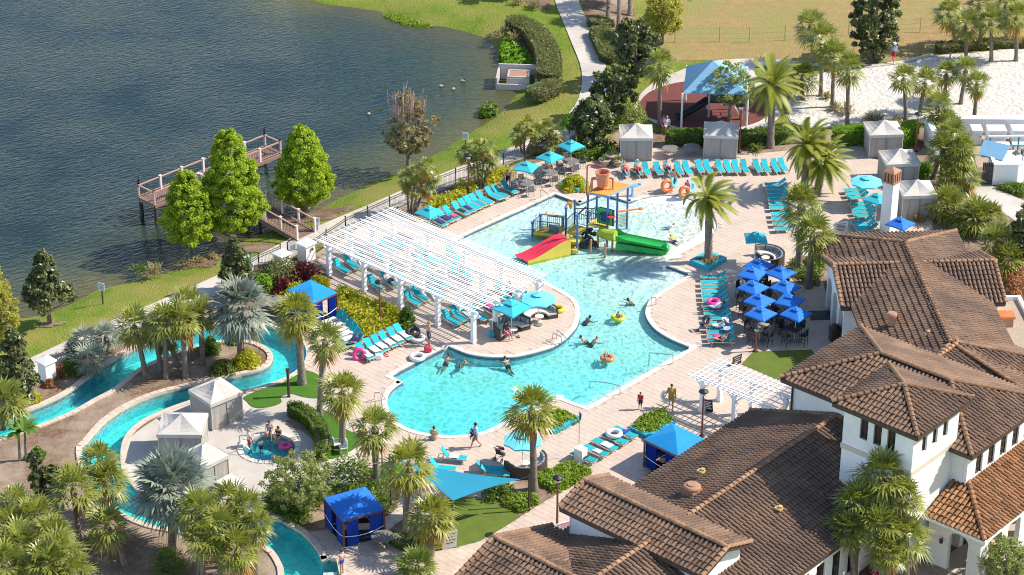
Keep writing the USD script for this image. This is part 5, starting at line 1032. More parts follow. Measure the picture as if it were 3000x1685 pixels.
# ---- curved wicker sofas
def sofa(label, c, x, y, rz, r=1.35, span=200, z=.35):
    g = G(c, x, y, z); t = thing('curved_sofa', label, 'sofa', (*g, .03), rz); a = np.radians(np.linspace(-span/2, span/2, 21)); ring = lambda r0, r1: Polygon(np.vstack([np.column_stack([np.cos(a)*r1, np.sin(a)*r1]), np.column_stack([np.cos(a)*r0, np.sin(a)*r0])[::-1]]))
    obj('back_shell', MB().prism(ring(r-.09, r), 0, .82), 'wicker', t); obj('seat_base', MB().prism(ring(r-.72, r-.095), 0, .30), 'wicker', t); obj('seat_cushion', MB().prism(ring(r-.74, r-.11), .302, .42), 'cushion_light', t)
    for k in range(6):
        b = np.radians(np.linspace(-span/2 + span*k/6 + 1.5, -span/2 + span*(k+1)/6 - 1.5, 5)); q = Polygon(np.vstack([np.column_stack([np.cos(b)*(r-.1), np.sin(b)*(r-.1)]), np.column_stack([np.cos(b)*(r-.24), np.sin(b)*(r-.24)])[::-1]])); obj('back_cushion', MB().prism(q, .425, .78), 'cushion', t)
    obj('centre_table', MB().lathe([(0,.42),(.3,.42),(.3,.38),(.06,.36),(.06,.04),(.2,.02),(.2,0)], n=14), 'offwhite', t); return t
sofa('curved wicker sofa with patterned cushions on the pool island, front one', 'z2', 1175, 1190, 130); sofa('curved wicker sofa with patterned cushions on the pool island, rear one', 'z2', 1545, 1010, 120)
sofa('curved dark wicker sofa by the pool foot palm, back towards the camera', 'c7', 1580, 640, -62); sofa('curved wicker sofa behind the blue umbrellas', 'c5', 800, 600, 20)
# ---- shade sail
q = [P3('c7', 1548, 752, 2.3), P3('c7', 1058, 908, 2.7), P3('c7', 655, 610, 3.4)]; c = sum(q)/3; t = thing('shade_sail', 'triangular turquoise shade sail over the small lawn', 'shade sail', (c[0], c[1], 0)); N = 10; v = []; idx = {}
for i in range(N+1):
    for j in range(N+1-i):
        a, b = i/N, j/N; w = 1-a-b; p = q[0]*w + q[1]*a + q[2]*b; pull = .34*(w*a + a*b + w*b); p = p*(1-.28*(4*w*a*(b < 1e-6) + 4*a*b*(w < 1e-6) + 4*w*b*(a < 1e-6))*.5) + c*.28*.5*(4*w*a*(b < 1e-6) + 4*a*b*(w < 1e-6) + 4*w*b*(a < 1e-6)); idx[i, j] = len(v); v.append(p - [c[0], c[1], pull])
fs = [[idx[i,j], idx[i+1,j], idx[i,j+1]] for i in range(N) for j in range(N-i)] + [[idx[i+1,j], idx[i+1,j+1], idx[i,j+1]] for i in range(N) for j in range(N-i-1)]
obj('cloth', MB().add(v, fs), 'sail', t, smooth=True)
for k, p in enumerate(q): p = p - [c[0], c[1], 0]; d = np.array([p[0], p[1], 0]); d /= np.linalg.norm(d); obj('mast', MB().tube((*(p+d*.5)[:2], 0), (p+d*.5) + [0,0,.25], .06, n=8), 'bronze', t); obj('cable', MB().tube(p, p + d*.5 + [0,0,.15], .012, n=4), 'steel', t)
# ---- handrails at the pools
def hoop(label, pts, z=.0):
    P = [P3(c, x, y, zz) for c, x, y, zz in pts]; t = thing('pool_handrail', label, 'handrail', P[0]); P = [p - P[0] for p in P]; obj('rail', MB().path(P, .028, 7), 'steel', t); obj('flange', MB().lathe([(0,.03),(.08,.03),(.08,0)], P[0], 10), 'steel', t); return t
hoop('steel handrail at the far left pool corner', [('d2',497,495,0),('d2',500,370,.8),('d2',525,370,.85),('d2',605,425,.75),('d2',617,560,-.1)])
hoop('long steel handrail on the white steps by the lounger column', [('c5',0,1330,-.1),('c5',5,1245,.9),('c5',165,1260,.9),('c5',170,1325,-.1)]); hoop('long steel handrail on the white steps nearer the clubhouse', [('c7',2046,90,-.1),('c7',2050,45,.8),('c7',2155,50,.8),('c7',2268,75,.8),('c7',2266,145,-.1)])
hoop('pair-hoop ladder rail on the pool island', [('z2',1720,1350,0),('z2',1740,1230,.75),('z2',1850,1290,.6),('z2',1858,1390,-.1)]); hoop('second ladder rail on the pool island', [('z2',1785,1310,0),('z2',1797,1190,.75),('z2',1920,1300,.6),('z2',1926,1345,-.1)])
hoop('curved steel handrail into the spa, rear one', [('z4',1052,1110,0),('z4',1050,1010,.8),('z4',1090,1000,.85),('z4',1200,1095,.4),('z4',1240,1165,-.1)]); hoop('reddish hoop rail behind the spa bather', [('z4',1065,1040,0),('z4',1068,930,.75),('z4',1100,915,.8),('z4',1210,925,.7),('z4',1255,1060,-.1)])
hoop('small steel rail at the left pool corner', [('c7',487,175,0),('c7',490,125,.7),('c7',530,125,.7),('c7',575,180,-.1)]); hoop('white steel rail at the pool foot of the river steps', [('d3',1605,1335,0),('d3',1640,1280,.75),('d3',1810,1160,.8),('d3',1920,1145,.75),('d3',1880,1270,0)]); hoop('dark ladder rail on the right pool curve', [('c5',15,930,0),('c5',20,870,.7),('c5',50,865,.7),('c5',52,925,-.1)])
# ---- inner tubes
def torus(r, a, n=20, m=10):
    u, w = np.meshgrid(np.arange(n)*2*np.pi/n, np.arange(m)*2*np.pi/m, indexing='ij'); v = np.stack([(r+a*np.cos(w))*np.cos(u), (r+a*np.cos(w))*np.sin(u), a*np.sin(w)], -1).reshape(-1,3); i, j = np.meshgrid(np.arange(n), np.arange(m), indexing='ij'); i, j = i.ravel(), j.ravel(); i2, j2 = (i+1) % n, (j+1) % m; return v, np.stack([i*m+j, i2*m+j, i2*m+j2, i*m+j2], 1)
def ring(label, m, loc, r=.36, a=.14, rx=0, rz=0, m2=None):
    t = thing('swim_ring', label, 'swim ring', loc, rz); v, f = torus(r, a); x = math.radians(rx); v = v @ np.array([[1,0,0],[0,math.cos(x),math.sin(x)],[0,-math.sin(x),math.cos(x)]]); obj('ring_body', MB().add(v, f), m, t, smooth=True); obj('valve', MB().tube(v[5], v[5]*1.06, .015, n=6), 'white', t)
ring('yellow swim ring on the pool island edge', 'tube_yellow', (*G('c4',1890,1045,.15), .17)); ring('lime swim ring floating in the pool with a child', 'tube_lime', (*G('c4',2345,1104,0), -.06)); ring('orange swim ring floating near the pool steps', 'tube_orange', (*G('c4',2265,1408,0), -.06)); ring('pale patterned swim ring on the deck by the pool corner', 'tube_white', (*G('c4',832,1412,.1), .17), .42); ring('pink swim ring below the lounger row', 'pink', (*G('c4',395,1405,.2), .35), .34, .15, 70)
ring('dark swim ring on the plants below the pergola', 'dark', (*G('c4',800,1222,.4), .45), .36, .14, 15); ring('pale swim ring with pink edge below the dark one', 'tube_white', (*G('c4',830,1262,.2), .2), .4, .14); ring('pink swim ring lying on a lounger beside the blue umbrellas', 'pink', (*G('e3',435,650,.55), .55), .36, .15); ring('white swim ring on the loungers before the blue cabana', 'tube_white', (*G('c7',2225,425,.5), .55), .4, .14)
ring('orange swim ring carried by a person behind the pool', 'tube_orange', (*G('d2',2285,330,.5), .62), .38, .15, 80, 25); ring('aqua swim ring carried beside the orange one behind the pool', 'aqua_canvas', (*G('d2',2380,275,.6), .75), .38, .14, 80, 60); ring('orange swim ring carried by a child at the beach edge', 'tube_orange', (*G('c5',245,150,.5), .58), .34, .14, 80, 20); ring('aqua swim ring carried by a child at the beach edge', 'aqua_canvas', (*G('c5',288,120,.6), .7), .34, .13, 80, 50)
ring('pink swim ring in the spa', 'pink', (*G('z4',1640,1040,0), -.05), .3, .12); ring('grey white swim ring carried by the man in mustard', 'tube_white', (*G('c8',125,255,.85), .9), .32, .12, 80, -10)
# ---- towels, bags and small things on the loungers and deck
def towel(label, key, m, s=(.8,.5), dx=.2, z=.40):
    g, ang = LPOS[key]; a = math.radians(ang); n = 7; v = []; 
    for i in range(n):
        for j in range(5): v.append(((i/(n-1)-.5)*s[0], (j/4-.5)*s[1], .02 + .05*rng.random()))
    p = g + np.array([math.cos(a), math.sin(a)])*dx; t = thing('towel', label, 'towel', (*p, z), ang); f = [[5*i+j, 5*i+j+1, 5*(i+1)+j+1, 5*(i+1)+j] for i in range(n-1) for j in range(4)]; obj('cloth', MB().add(v, f), m, t, smooth=True); obj('hem', MB().bar((-s[0]/2,-s[1]/2,.03), (-s[0]/2,s[1]/2,.03), .03), m, t)
for k in range(6): towel(f'white beach towel on the {ORD[k]} lounger below the croton bed', ('G1', k), ['towel','towel','towel','towel','towel','towel'][k], (.9,.5), .25)
for k in range(4): towel(f'pale towel on the {ORD[k]} lounger beside the croton bed', ('G2', k), 'offwhite', (1.1,.55), .3)
towel('white towel on the fifth lounger beside the croton bed', ('G2',4), 'towel', (.9,.55), .2); towel('navy towel on the lowest lounger along the lake fence', ('B',0), 'towel_navy', (.9,.4)); towel('navy towel on the second lounger along the lake fence', ('B',1), 'towel_navy'); towel('pink towel on the third lounger along the lake fence', ('B',2), 'towel_pink', (.5,.4), .4); towel('dark towel on the fourth lounger along the lake fence', ('B',3), 'dark', (.7,.3)); towel('navy patterned towel on the fifth lounger along the lake fence', ('B',4), 'towel_navy', (.8,.3))
towel('dark bundle on the first lounger by the white bin', ('H',0), 'dark', (.5,.4), 0); towel('white towel on the second lounger by the white bin', ('H',1), 'towel', (.5,.4), -.2); towel('patterned towel on the third lounger by the white bin', ('H',2), 'towel', (.7,.5), -.2); towel('blue towel on the lounger beside the ground cover', ('H',4), 'royal', (.4,.4), 0); towel('white and navy towel on the lounger by the shade sail', ('I',0), 'towel', (.6,.5), .1)
towel('lilac towel over a lounger back beside the blue umbrellas', ('E',12), 'towel_lilac', (.6,.55), -.5, .62); towel('white towel on a lounger beside the blue umbrellas', ('E',10), 'towel', (.6,.55), -.5, .62); towel('pink bag on a lounger beside the blue umbrellas', ('E',13), 'pink', (.35,.35), .3); towel('striped towel on the twelfth pergola lounger', ('F',11), 'towel', (.8,.5), .3); towel('pink towel on the last pergola lounger', ('F',13), 'towel_pink', (.6,.5), -.3, .5)
def small(name, label, cat, c, x, y, m, kind, rz=0):
    t = thing(name, label, cat, fpos(c, x, y), rz)
    if kind == 'bag': obj('bag_body', MB().man(m3.Manifold.batch_hull([m3.Manifold.sphere(.1, 8).translate((sx*.16, sy*.08, zz)) for sx in (-1,1) for sy in (-1,1) for zz in (.1,.3)])), m, t, smooth=60); obj('strap', MB().path([np.array([-.14,0,.38]), np.array([-.08,0,.52]), np.array([.08,0,.52]), np.array([.14,0,.38])], .015, 5), 'dark', t)
    if kind == 'shoes':
        for s in (-1, 1): obj('sandal', MB().box((0,s*.1,.02), (.25,.09,.03), s*8).box((.05,s*.1,.05), (.05,.09,.03), s*8), m, t)
small('bag','red drawstring bag by the pool corner','bag','c4',912,1370,'red','bag'); small('sandals','pair of red sandals below the lounger row','sandals','c4',598,1402,'red','shoes',30); small('bag','white bag below the lounger row','bag','c4',540,1425,'white','bag'); small('bag','turquoise bag beside the island sofa','bag','z2',880,1285,'planter_teal','bag'); small('sandals','dark sandals before the island sofa','sandals','z2',1240,1298,'dark','shoes',10); small('bag','white and blue bag on the deck behind the square planter','bag','e1',1005,850,'towel','bag'); small('bag','pink bag on the table under the first lakeside umbrella','bag','e1',955,730,'pink','bag')
# ---- stroller, bins, boards, mat
def stroller(label, c, x, y, rz):
    t = thing('stroller', label, 'stroller', fpos(c, x, y), rz); w = 0
    for sx, sy, r in ((-.35,-.25,.15),(-.35,.25,.15),(.4,0,.12)): v, f = torus(r-.03, .03, 14, 6); obj('wheel', MB().add(v[:, [0,2,1]] + [sx,sy,r], f), 'black', t)
    obj('frame', MB().path([np.array([.4,0,.15]), np.array([-.1,-.22,.6]), np.array([-.5,-.22,1.05]), np.array([-.5,.22,1.05]), np.array([-.1,.22,.6]), np.array([.4,0,.15])], .02, 6).tube((-.1,-.22,.6),(-.35,-.25,.15),.018).tube((-.1,.22,.6),(-.35,.25,.15),.018), 'grey_metal', t)
    obj('seat', MB().add([(-.25,-.2,.45),(.2,-.2,.4),(.2,.2,.4),(-.25,.2,.45),(-.42,-.2,.95),(-.42,.2,.95)], [[0,1,2],[0,2,3],[0,3,5],[0,5,4]]), 'dark', t); a = np.linspace(0, math.pi*.6, 6); v = []
    for q in a: v += [(-.35+.4*math.sin(q),-.21,.75+.3*math.cos(q)), (-.35+.4*math.sin(q),.21,.75+.3*math.cos(q))]
    obj('hood', MB().add(v, [[2*i,2*i+2,2*i+3,2*i+1] for i in range(5)]), 'red_dark' if 'pool foot' in label else 'dark', t)
stroller('black and red stroller beside the pool foot sofa', 'c7', 1405, 610, 60); stroller('dark stroller at the foot of the lounger column', 'e3', 290, 1060, 200)
t = thing('white_bin', 'white box bin with blue flag pole at the end of a lounger row', 'bin', fpos('c7', 1982, 620), GRID); obj('bin_body', MB().box((0,0,.42), (.62,.5,.84)), 'white', t); obj('lid', MB().box((0,0,.87), (.66,.54,.06)), 'white', t); obj('flag_pole', MB().tube((-.32,.2,0), (-.32,.2,3.3), .018, n=6), 'grey_metal', t); obj('flag', MB().add([(-.32,.2,3.25),(-.32,.2,2.65),(-.14,.16,2.8),(-.1,.15,3.2)], [[0,1,2],[0,2,3]]), 'royal', t)
t = thing('door_mat', 'black rubber mat before the pool bar door', 'mat', (*G('e3', 1945, 845), .05), 0); obj('mat_body', MB().box((0,0,.0), (1.5,1.25,.02), 4), 'black', t); obj('mat_edge', MB().box((0,-.64,.0), (1.5,.05,.026), 4), 'dark', t)
t = thing('trash_bin', 'dark square litter bin at the corner of the pool bar', 'bin', fpos('e3', 2140, 1200), 10); obj('bin_body', MB().box((0,0,.5), (.62,.62,1.0)), 'bronze', t); obj('lid', MB().lathe([(0,1.25),(.2,1.2),(.36,1.0)], n=12), 'black', t)
t = thing('tan_table', 'tan octagonal table top beside the brown lamp post', 'table', (*G('e3', 1140, 1000, 1.0), .03)); obj('tabletop', MB().lathe([(0,1.02),(.55,1.02),(.55,.98),(0,.97)], n=8), 'pot', t); obj('pedestal', MB().tube((0,0,0),(0,0,.98),.05), 'black', t)
def board(name, label, c, bx, by, ty, w, rz, face, ink, lean=12, lines=5):
    h = hgt(c, bx, by, ty); t = thing(name, label, 'sign board', fpos(c, bx, by), rz); a = math.radians(lean); R = np.array([[1,0,0],[0,math.cos(a),-math.sin(a)],[0,math.sin(a),math.cos(a)]])
    fr_ = MB().box((0,0,h/2), (w,.05,h)); v, f = fr_.get(); b = obj('board', MB().add(v @ R.T, f), face, t); ln = MB()
    for k in range(lines): wd = w*(.75 - .2*(k % 2)); ln.box((-.03*k % .05, -.03, h*(.85-.7*k/lines)), (wd,.006,h*.05))
    v, f = ln.get(); obj('lettering', MB().add(v @ R.T, f), ink, b); obj('prop', MB().bar((0,.35,0), (0,.0,h*.8), .04), 'grey_metal', t); return t
board('a_frame_board', 'black and white notice board before the small pergola', 'c8', 392, 355, 262, .75, -20, 'dark', 'white', 15); board('a_frame_board', 'white framed notice board among palms on the front lawn', 'c7', 1030, 1255, 1115, .85, 20, 'sign_white', 'sign_ink', 10, 4); board('notice_board', 'tall black and white price board beyond the pool bar palms', 'c5', 1312, 430, 355, 1.0, 10, 'sign_white', 'dark', 0, 6); board('banner_board', 'white banner with pink splashes beside the front gable wall', 'e2', 1320, 555, 465, 1.5, 25, 'sign_white', 'pink', 10, 3); board('easel_board', 'dark easel board at the turf corner above the small pergola', 'c5', 600, 1330, 1265, .8, 40, 'bronze', 'offwhite', 5, 3)
# ---- playground shade, service yard, volleyball posts
def playground():
    zc = 3.0; cs = [G('F',1717,235,zc), G('F',1882,238,zc), G('F',1880,168,zc), G('F',1728,166,zc)]; c = sum(cs)/4; t = thing('playground_shade', 'pale blue pyramid canopy over the dark red playground', 'canopy', (*c, 0)); ap = np.array([*(G('F',1790,152,5.0)-c)*.7, 4.9]); q = [np.array([*(p-c), zc]) for p in cs]
    for k in range(4):
        a, b = q[k], q[(k+1) % 4]; obj('canopy_panel', MB().add([a, b, ap, a-[0,0,.03], b-[0,0,.03], ap-[0,0,.03]], [[0,1,2],[5,4,3],[0,3,4],[0,4,1]]), 'sky_canvas', t); obj('post', MB().tube((a[0],a[1],0), a, .08, n=8), 'white', t)
    t2 = thing('play_unit', 'dark climbing frame with black slide under the canopy', 'play structure', (*(c + (.3,.2)), .05)); obj('deck', MB().box((0,0,1.3), (1.8,1.8,.12)), 'dark', t2); obj('tower_roof', MB().add([(-1,-1,2.4),(1,-1,2.4),(1,1,2.4),(-1,1,2.4),(0,0,2.9)], [[0,1,4],[1,2,4],[2,3,4],[3,0,4]]), 'green', t2)
    for x in (-.85,.85):
        for y in (-.85,.85): obj('post', MB().tube((x,y,0),(x,y,2.4),.07), 'offwhite', t2)
    obj('slide', MB().path([np.array([-.9,-.3,1.3]), np.array([-1.8,-.6,.8]), np.array([-2.8,-.9,.3]), np.array([-3.4,-1.1,.2])], .32, 10), 'black', t2); obj('ladder', MB().bar((.9,.3,1.3),(1.6,.3,0),.06).bar((.9,-.3,1.3),(1.6,-.3,0),.06).bar((1.15,-.3,.85),(1.15,.3,.85),.05).bar((1.4,-.3,.4),(1.4,.3,.4),.05), 'offwhite', t2)
playground()
for c, bx, by, ty, s in (('c3',2012,500,395,'volleyball post at the far edge of the sand'),):
    t = thing('volleyball_post', s, 'post', fpos(c, bx, by)); h = hgt(c, bx, by, ty); obj('shaft', MB().tube((0,0,0),(0,0,h),.07), 'grey_metal', t); obj('brace', MB().tube((0,0,h*.6),(1.2,-.5,0),.03), 'grey_metal', t)
def block(name, label, cat, quad, h, parts=()):
    q = np.array([G(c, x, y) for c, x, y in quad]); c = q.mean(0); t = thing(name, label, cat, (*c, 0)); g = Polygon(q-c).buffer(0); return t, g
t, g = block('service_wall', 'long white yard wall before the sand court', 'wall', [('d4',1290,175),('d4',2150,185),('d4',2150,150),('d4',1290,140)], 1.5); obj('wall_body', MB().prism(g, 0, 1.25), 'stucco', t); obj('coping', MB().prism(g.buffer(.06), 1.252, 1.34), 'white', t)
t, g = block('yard_side_wall', 'white side wall running towards the camera beside the tall palms', 'wall', [('d4',845,260),('d4',930,425),('d4',985,425),('d4',900,260)], 1.9); obj('wall_body', MB().prism(g, 0, 1.95), 'stucco', t); obj('coping', MB().prism(g.buffer(.05), 1.952, 2.03), 'white', t)
for k, (x0, x1, y, s) in enumerate([(1430,1550,312,'leftmost'),(1625,1840,318,'middle'),(1920,2130,312,'rightmost')]):
    a, b = G('d4', x0, y), G('d4', x1, y); L = np.linalg.norm(b-a); t = thing('service_cabinet', f'white service cabinet, {s} of three along the yard wall', 'cabinet', (*((a+b)/2 + (0,.6)), 0)); obj('cabinet_body', MB().box((0,0,.6), (L,1.1,1.2)), 'white', t); obj('lid', MB().box((0,0,1.23), (L+.08,1.2,.06)), 'white', t); obj('door', MB().box((0,-.56,.6), (L*.85,.02,.95)), 'offwhite', t); obj('door_handle', MB().box((L*.3,-.58,.75), (.12,.03,.04)), 'dark', t)
for x, s in ((1800,'left'),(2020,'right')): t = thing('white_tabletop', f'white low table in the service yard, {s} one', 'table', (*G('d4', x, 300, .7), 0)); obj('tabletop', MB().box((0,0,.72), (1.2,.7,.06)), 'white', t); obj('leg', MB().box((-.5,0,.35),(.06,.6,.7)), 'offwhite', t); obj('leg', MB().box((.5,0,.35),(.06,.6,.7)), 'offwhite', t)
struct('yard_gravel', MB().sheet(PG('d4', [(1290,180),(2160,180),(2160,560),(1500,590),(1420,300)]), .03), 'gravel')
t = thing('pipe_stand', 'green and white pipe rack in the service yard', 'pipe rack', P3('d4', 1640, 420, .03)); 
for k in range(3): obj('pipe_post', MB().tube((k*2.2,0,0),(k*2.2,0,1.5),.07), 'planter_teal', t)
obj('header_pipe', MB().tube((-.2,0,1.5),(5.2,.1,1.5),.11), 'white', t); obj('lower_pipe', MB().tube((.3,-.4,.9),(5.2,-.3,.9),.08), 'planter_teal', t)
t, g = block('pump_house', 'low white pump enclosure with pale blue lid beside the black gate', 'shed', [('d4',1680,795),('d4',1975,795),('d4',2055,760),('d4',2080,620),('d4',1620,640)], 1.7); obj('wall_body', MB().prism(g, 0, 1.65), 'stucco', t); obj('coping', MB().prism(g.buffer(.06).difference(g.buffer(-.18)), 1.652, 1.75), 'white', t)
gc = np.array(g.centroid.coords[0]); obj('lid', MB().add([(gc[0]-2.2,gc[1]+.6,1.7),(gc[0]-.6,gc[1]-.6,1.75),(gc[0]+.2,gc[1]+.9,2.3),(gc[0]-1.6,gc[1]+2.0,2.3),(gc[0]-2.2,gc[1]+.6,1.6),(gc[0]-.6,gc[1]-.6,1.65),(gc[0]+.2,gc[1]+.9,2.2),(gc[0]-1.6,gc[1]+2.0,2.2)], [[0,1,2,3],[7,6,5,4],[0,4,5,1],[1,5,6,2],[2,6,7,3],[3,7,4,0]]), 'sky_canvas', t)
for k in range(3): obj('pump', MB().man(m3.Manifold.sphere(.28, 10).translate((gc[0]+.8+.5*k, gc[1]+.8+.2*k, 1.7))).tube((gc[0]+.6+.5*k,gc[1]+.4,1.6),(gc[0]+1.2+.4*k,gc[1]+1.4,2.1),.07), 'grey_metal', t)
a, b = G('d4',1545,790), G('d4',1675,795); t = thing('black_gate', 'solid black gate beside the pump enclosure', 'gate', (*a, 0)); d = np.array([*(b-a), 0]); 
for k in range(6): obj('gate_board', MB().bar(d*(k+.06)/6 + [0,0,.95], d*(k+.94)/6 + [0,0,.95], .05, 1.8), 'black', t)
obj('gate_rail', MB().bar(d*.0 + [0,-.06,1.6], d + [0,-.06,1.6], .05, .1).bar(d*.0 + [0,-.06,.3], d + [0,-.06,.3], .05, .1), 'dark', t)
t = thing('field_fence', 'thin wire fence with grey posts across the dry field', 'fence', (*G('c3', -60, 318), 0)); o = G('c3', -60, 318); pp = [G('c3', *q) - o for q in ((-60,318),(275,312),(500,316),(770,303),(1000,285),(1250,262),(1500,250),(1790,240),(2010,243))]
for q in pp: obj('post', MB().tube((*q, -.1), (*q, 1.35), .035, n=6), 'steel', t)
for z in (.3, .75, 1.2): obj('wire', MB().path([np.array([*q, z]) for q in pp], .008, 4), 'grey_metal', t)
# weir box on the lake shore
t = thing('weir_box', 'grey concrete overflow box with rusty grate at the lake edge', 'weir box', (*G('c2', 1330, 640, -.9), -.9), -5); obj('box_wall', MB().box((0,1.2,.4), (3.4,.15,1.9)).box((-1.65,.0,.25), (.15,2.4,1.6)).box((1.65,.0,.25), (.15,2.4,1.6)).box((0,-1.1,-.05), (3.1,.15,1.1)), 'concrete', t); obj('chamber', MB().box((.1,-.05,.2), (1.9,1.7,1.5)), 'concrete', t); obj('grate', MB().box((.1,-.05,1.0), (1.5,1.3,.06)), 'terracotta', t); obj('grate_frame', MB().box((.1,.66,1.02),(1.8,.14,.1)).box((.1,-.76,1.02),(1.8,.14,.1)).box((-.74,-.05,1.02),(.14,1.3,.1)).box((.94,-.05,1.02),(.14,1.3,.1)), 'concrete', t)
# floats on the lake
for k, (x, y) in enumerate([(915,612),(752,650),(845,672),(207,860)]): t = thing('lake_duck', 'small pale duck on the lake, ' + ['nearest the weir box','leftmost of the three together','lowest of the three together','alone further left'][k], 'duck', (*G('c2', x, y, -.88), -.9), 30*k, sc=.65); obj('body', MB().man(m3.Manifold.sphere(.22, 12).scale((1.5,1,.7)).translate((0,0,.08))), 'pot', t); obj('head', MB().man(m3.Manifold.sphere(.1, 10).translate((.28,0,.3))).tube((.2,0,.15),(.28,0,.3),.06).tube((.34,0,.29),(.46,0,.27),.035,.02,6), 'bronze', t)
# ================================================================ VEGETATION
def frond_fan(d, R, nb, droop, width, r, fold=1.6, pet=.42):
    """one fan leaf: a petiole along d and a fan of pointed blades; returns vertices and faces"""
    d = d/np.linalg.norm(d); s = np.cross(d, [0,0,1]); s = s/np.linalg.norm(s) if np.linalg.norm(s) > .1 else np.array([1.,0,0]); n = np.cross(s, d)
    hub = d*R*pet + np.array([0,0,-droop*R*.12]); L = R*(1-pet*.75)
    th = np.linspace(-fold, fold, nb) + r.normal(0, .05, nb); ln = L*(.62 + .38*np.cos(th*.55))*r.uniform(.85, 1.1, nb)
    dirs = np.cos(th)[:,None]*d + np.sin(th)[:,None]*s*.95 + (np.abs(np.sin(th))*.28)[:,None]*n; side = -np.sin(th)[:,None]*d + np.cos(th)[:,None]*s
    mid = hub + dirs*(ln*.55)[:,None] - np.array([0,0,1])*(droop*.02*ln)[:,None]; tip = hub + dirs*ln[:,None] - np.array([0,0,1])*(droop*(.16+.22*r.random(nb))*ln)[:,None]
    a, b = mid + side*width, mid - side*width
    v = np.stack([np.repeat(hub[None], nb, 0), a, tip, b], 1).reshape(-1,3); i = np.arange(nb)*4; f = np.vstack([np.stack([i, i+1, i+3], 1), np.stack([i+1, i+2, i+3], 1)])
    k = len(v); w = s*.02*R/1.5; v = np.vstack([v, [-w, w, hub+w*.6, hub-w*.6]]); return v, np.vstack([f, [[k,k+1,k+2],[k,k+2,k+3]]])
def trunk_mesh(p0, p1, r0, r1, bend, rings=14, n=10, r=None):
    m = MB(); pts = []; v = []
    for i in range(rings+1):
        f = i/rings; c = p0*(1-f) + p1*f + bend*(4*f*(1-f)); rr = (r0*(1-f) + r1*f)*(1 + (.25*(1-f*8) if f < .12 else 0))*(1 + .05*math.sin(i*2.4))
        a = np.arange(n)*2*np.pi/n; v += list(np.column_stack([c[0] + np.cos(a)*rr, c[1] + np.sin(a)*rr, np.full(n, c[2])]))
    fs = [[i*n+j, i*n+(j+1) % n, (i+1)*n+(j+1) % n, (i+1)*n+j] for i in range(rings) for j in range(n)]; return m.add(v, fs)
def fan_palm(label, c, bx, by, cx, cy, R=1.55, nl=24, m='lf_sabal', dry=4, name='fan_palm', cat='palm', group=None, nb=12, tr=.17, droop=1.0, z0=0.0, width=None, hh=None):
    r = np.random.default_rng(abs(hash_(label))); b = G(c, bx, by, z0); h = hh or hgt(c, bx, by, cy); h = max(h, .5); tp = G(c, cx, cy, h); t = thing(name, label, cat, (*b, z0), 0, group); top = np.array([*(tp-b), h]); lean = top*np.array([1,1,0])
    if h > .7: obj('trunk', trunk_mesh(np.zeros(3), top - [0,0,.1], tr*1.1, tr*.85, -lean*.10, r=r), 'palm_trunk', t, smooth=70); obj('boot_skirt', MB().lathe([(tr*.85,-.8),(tr*1.2,-.45),(tr*1.25,-.25),(tr*.6,-.12),(0,-.1)], top, 9), 'trunk', t)
    ph = r.uniform(0, 6.28)
    for k in range(nl):
        f = (k+.5)/nl; el = math.radians(80 - 125*f**.9 + r.normal(0, 10)); az = ph + k*2.39996 + r.normal(0,.15); d = np.array([math.cos(az)*math.cos(el), math.sin(az)*math.cos(el), math.sin(el)])
        v, fc = frond_fan(d, R*r.uniform(.85,1.15), nb, droop*(.55 + .7*f), max((width or .058)*R/1.5, .045), r); obj('frond', (v + top, fc), m, t)
    for k in range(dry):
        el = math.radians(r.uniform(-72,-42)); az = r.uniform(0, 6.28); d = np.array([math.cos(az)*math.cos(el), math.sin(az)*math.cos(el), math.sin(el)]); v, fc = frond_fan(d, R*r.uniform(.8,1.0), 11, 1.6, .05, r, 1.2); obj('dry_frond', (v + top - [0,0,.1], fc), 'lf_dry', t)
    return t
def hash_(s):
    h = 2166136261
    for ch in s: h = ((h ^ ord(ch))*16777619) & 0xffffffff
    return h
FP = fan_palm
# on the river island (crop c6)
for bx, by, cx, cy, R, s in ((1100,775,1010,385,1.5,'leftmost, leaning over the river'),(1215,735,1165,420,1.25,'second from left, bent trunk'),(1258,792,1245,350,1.5,'third from left, nearest the camera'),(1345,695,1262,500,1.0,'short and strongly leaning'),(1402,785,1372,340,1.5,'fourth from left with thick trunk'),(1442,645,1420,215,1.45,'tallest at the rear'),(1530,685,1512,300,1.35,'rightmost')):
    FP(f'green fan palm on the mulch island in the river, {s}', 'c6', bx, by, cx, cy, R, 24, 'lf_sabal', 3)
FP('silver grey fan palm with thick trunk on the mulch island', 'c6', 1818, 668, 1815, 235, 2.2, 34, 'lf_silver', 4, 'silver_palm', width=.06, nb=19, tr=.22)
FP('silver grey fan palm before the spa cabanas', 'd1', 2005, 1150, 2000, 400, 2.45, 38, 'lf_silver', 3, 'silver_palm', width=.065, nb=21, tr=.24)
for bx, by, cx, cy, R, s in ((640,600,640,500,1.5,'upper left of the clump'),(690,720,690,650,1.6,'lowest of the clump beside the river'),(800,560,800,470,1.3,'upper right of the clump'),(560,640,560,570,1.0,'left edge of the clump')):
    FP(f'silver palmetto beside the river bank and fence, {s}', 'c6', bx, by+40, cx, cy, R*.85, 22, 'lf_silver', 0, 'silver_palmetto', 'palmetto', width=.05, droop=.7)
FP('tall fan palm with yellowing skirt on the turf beside the river loop', 'c6', 2280, 838, 2240, 300, 1.75, 30, 'lf_sabal_warm', 9, tr=.24)
FP('fan palm beside the turf path, second from the river loop', 'c6', 2412, 1072, 2452, 500, 1.45, 26, 'lf_sabal', 6)
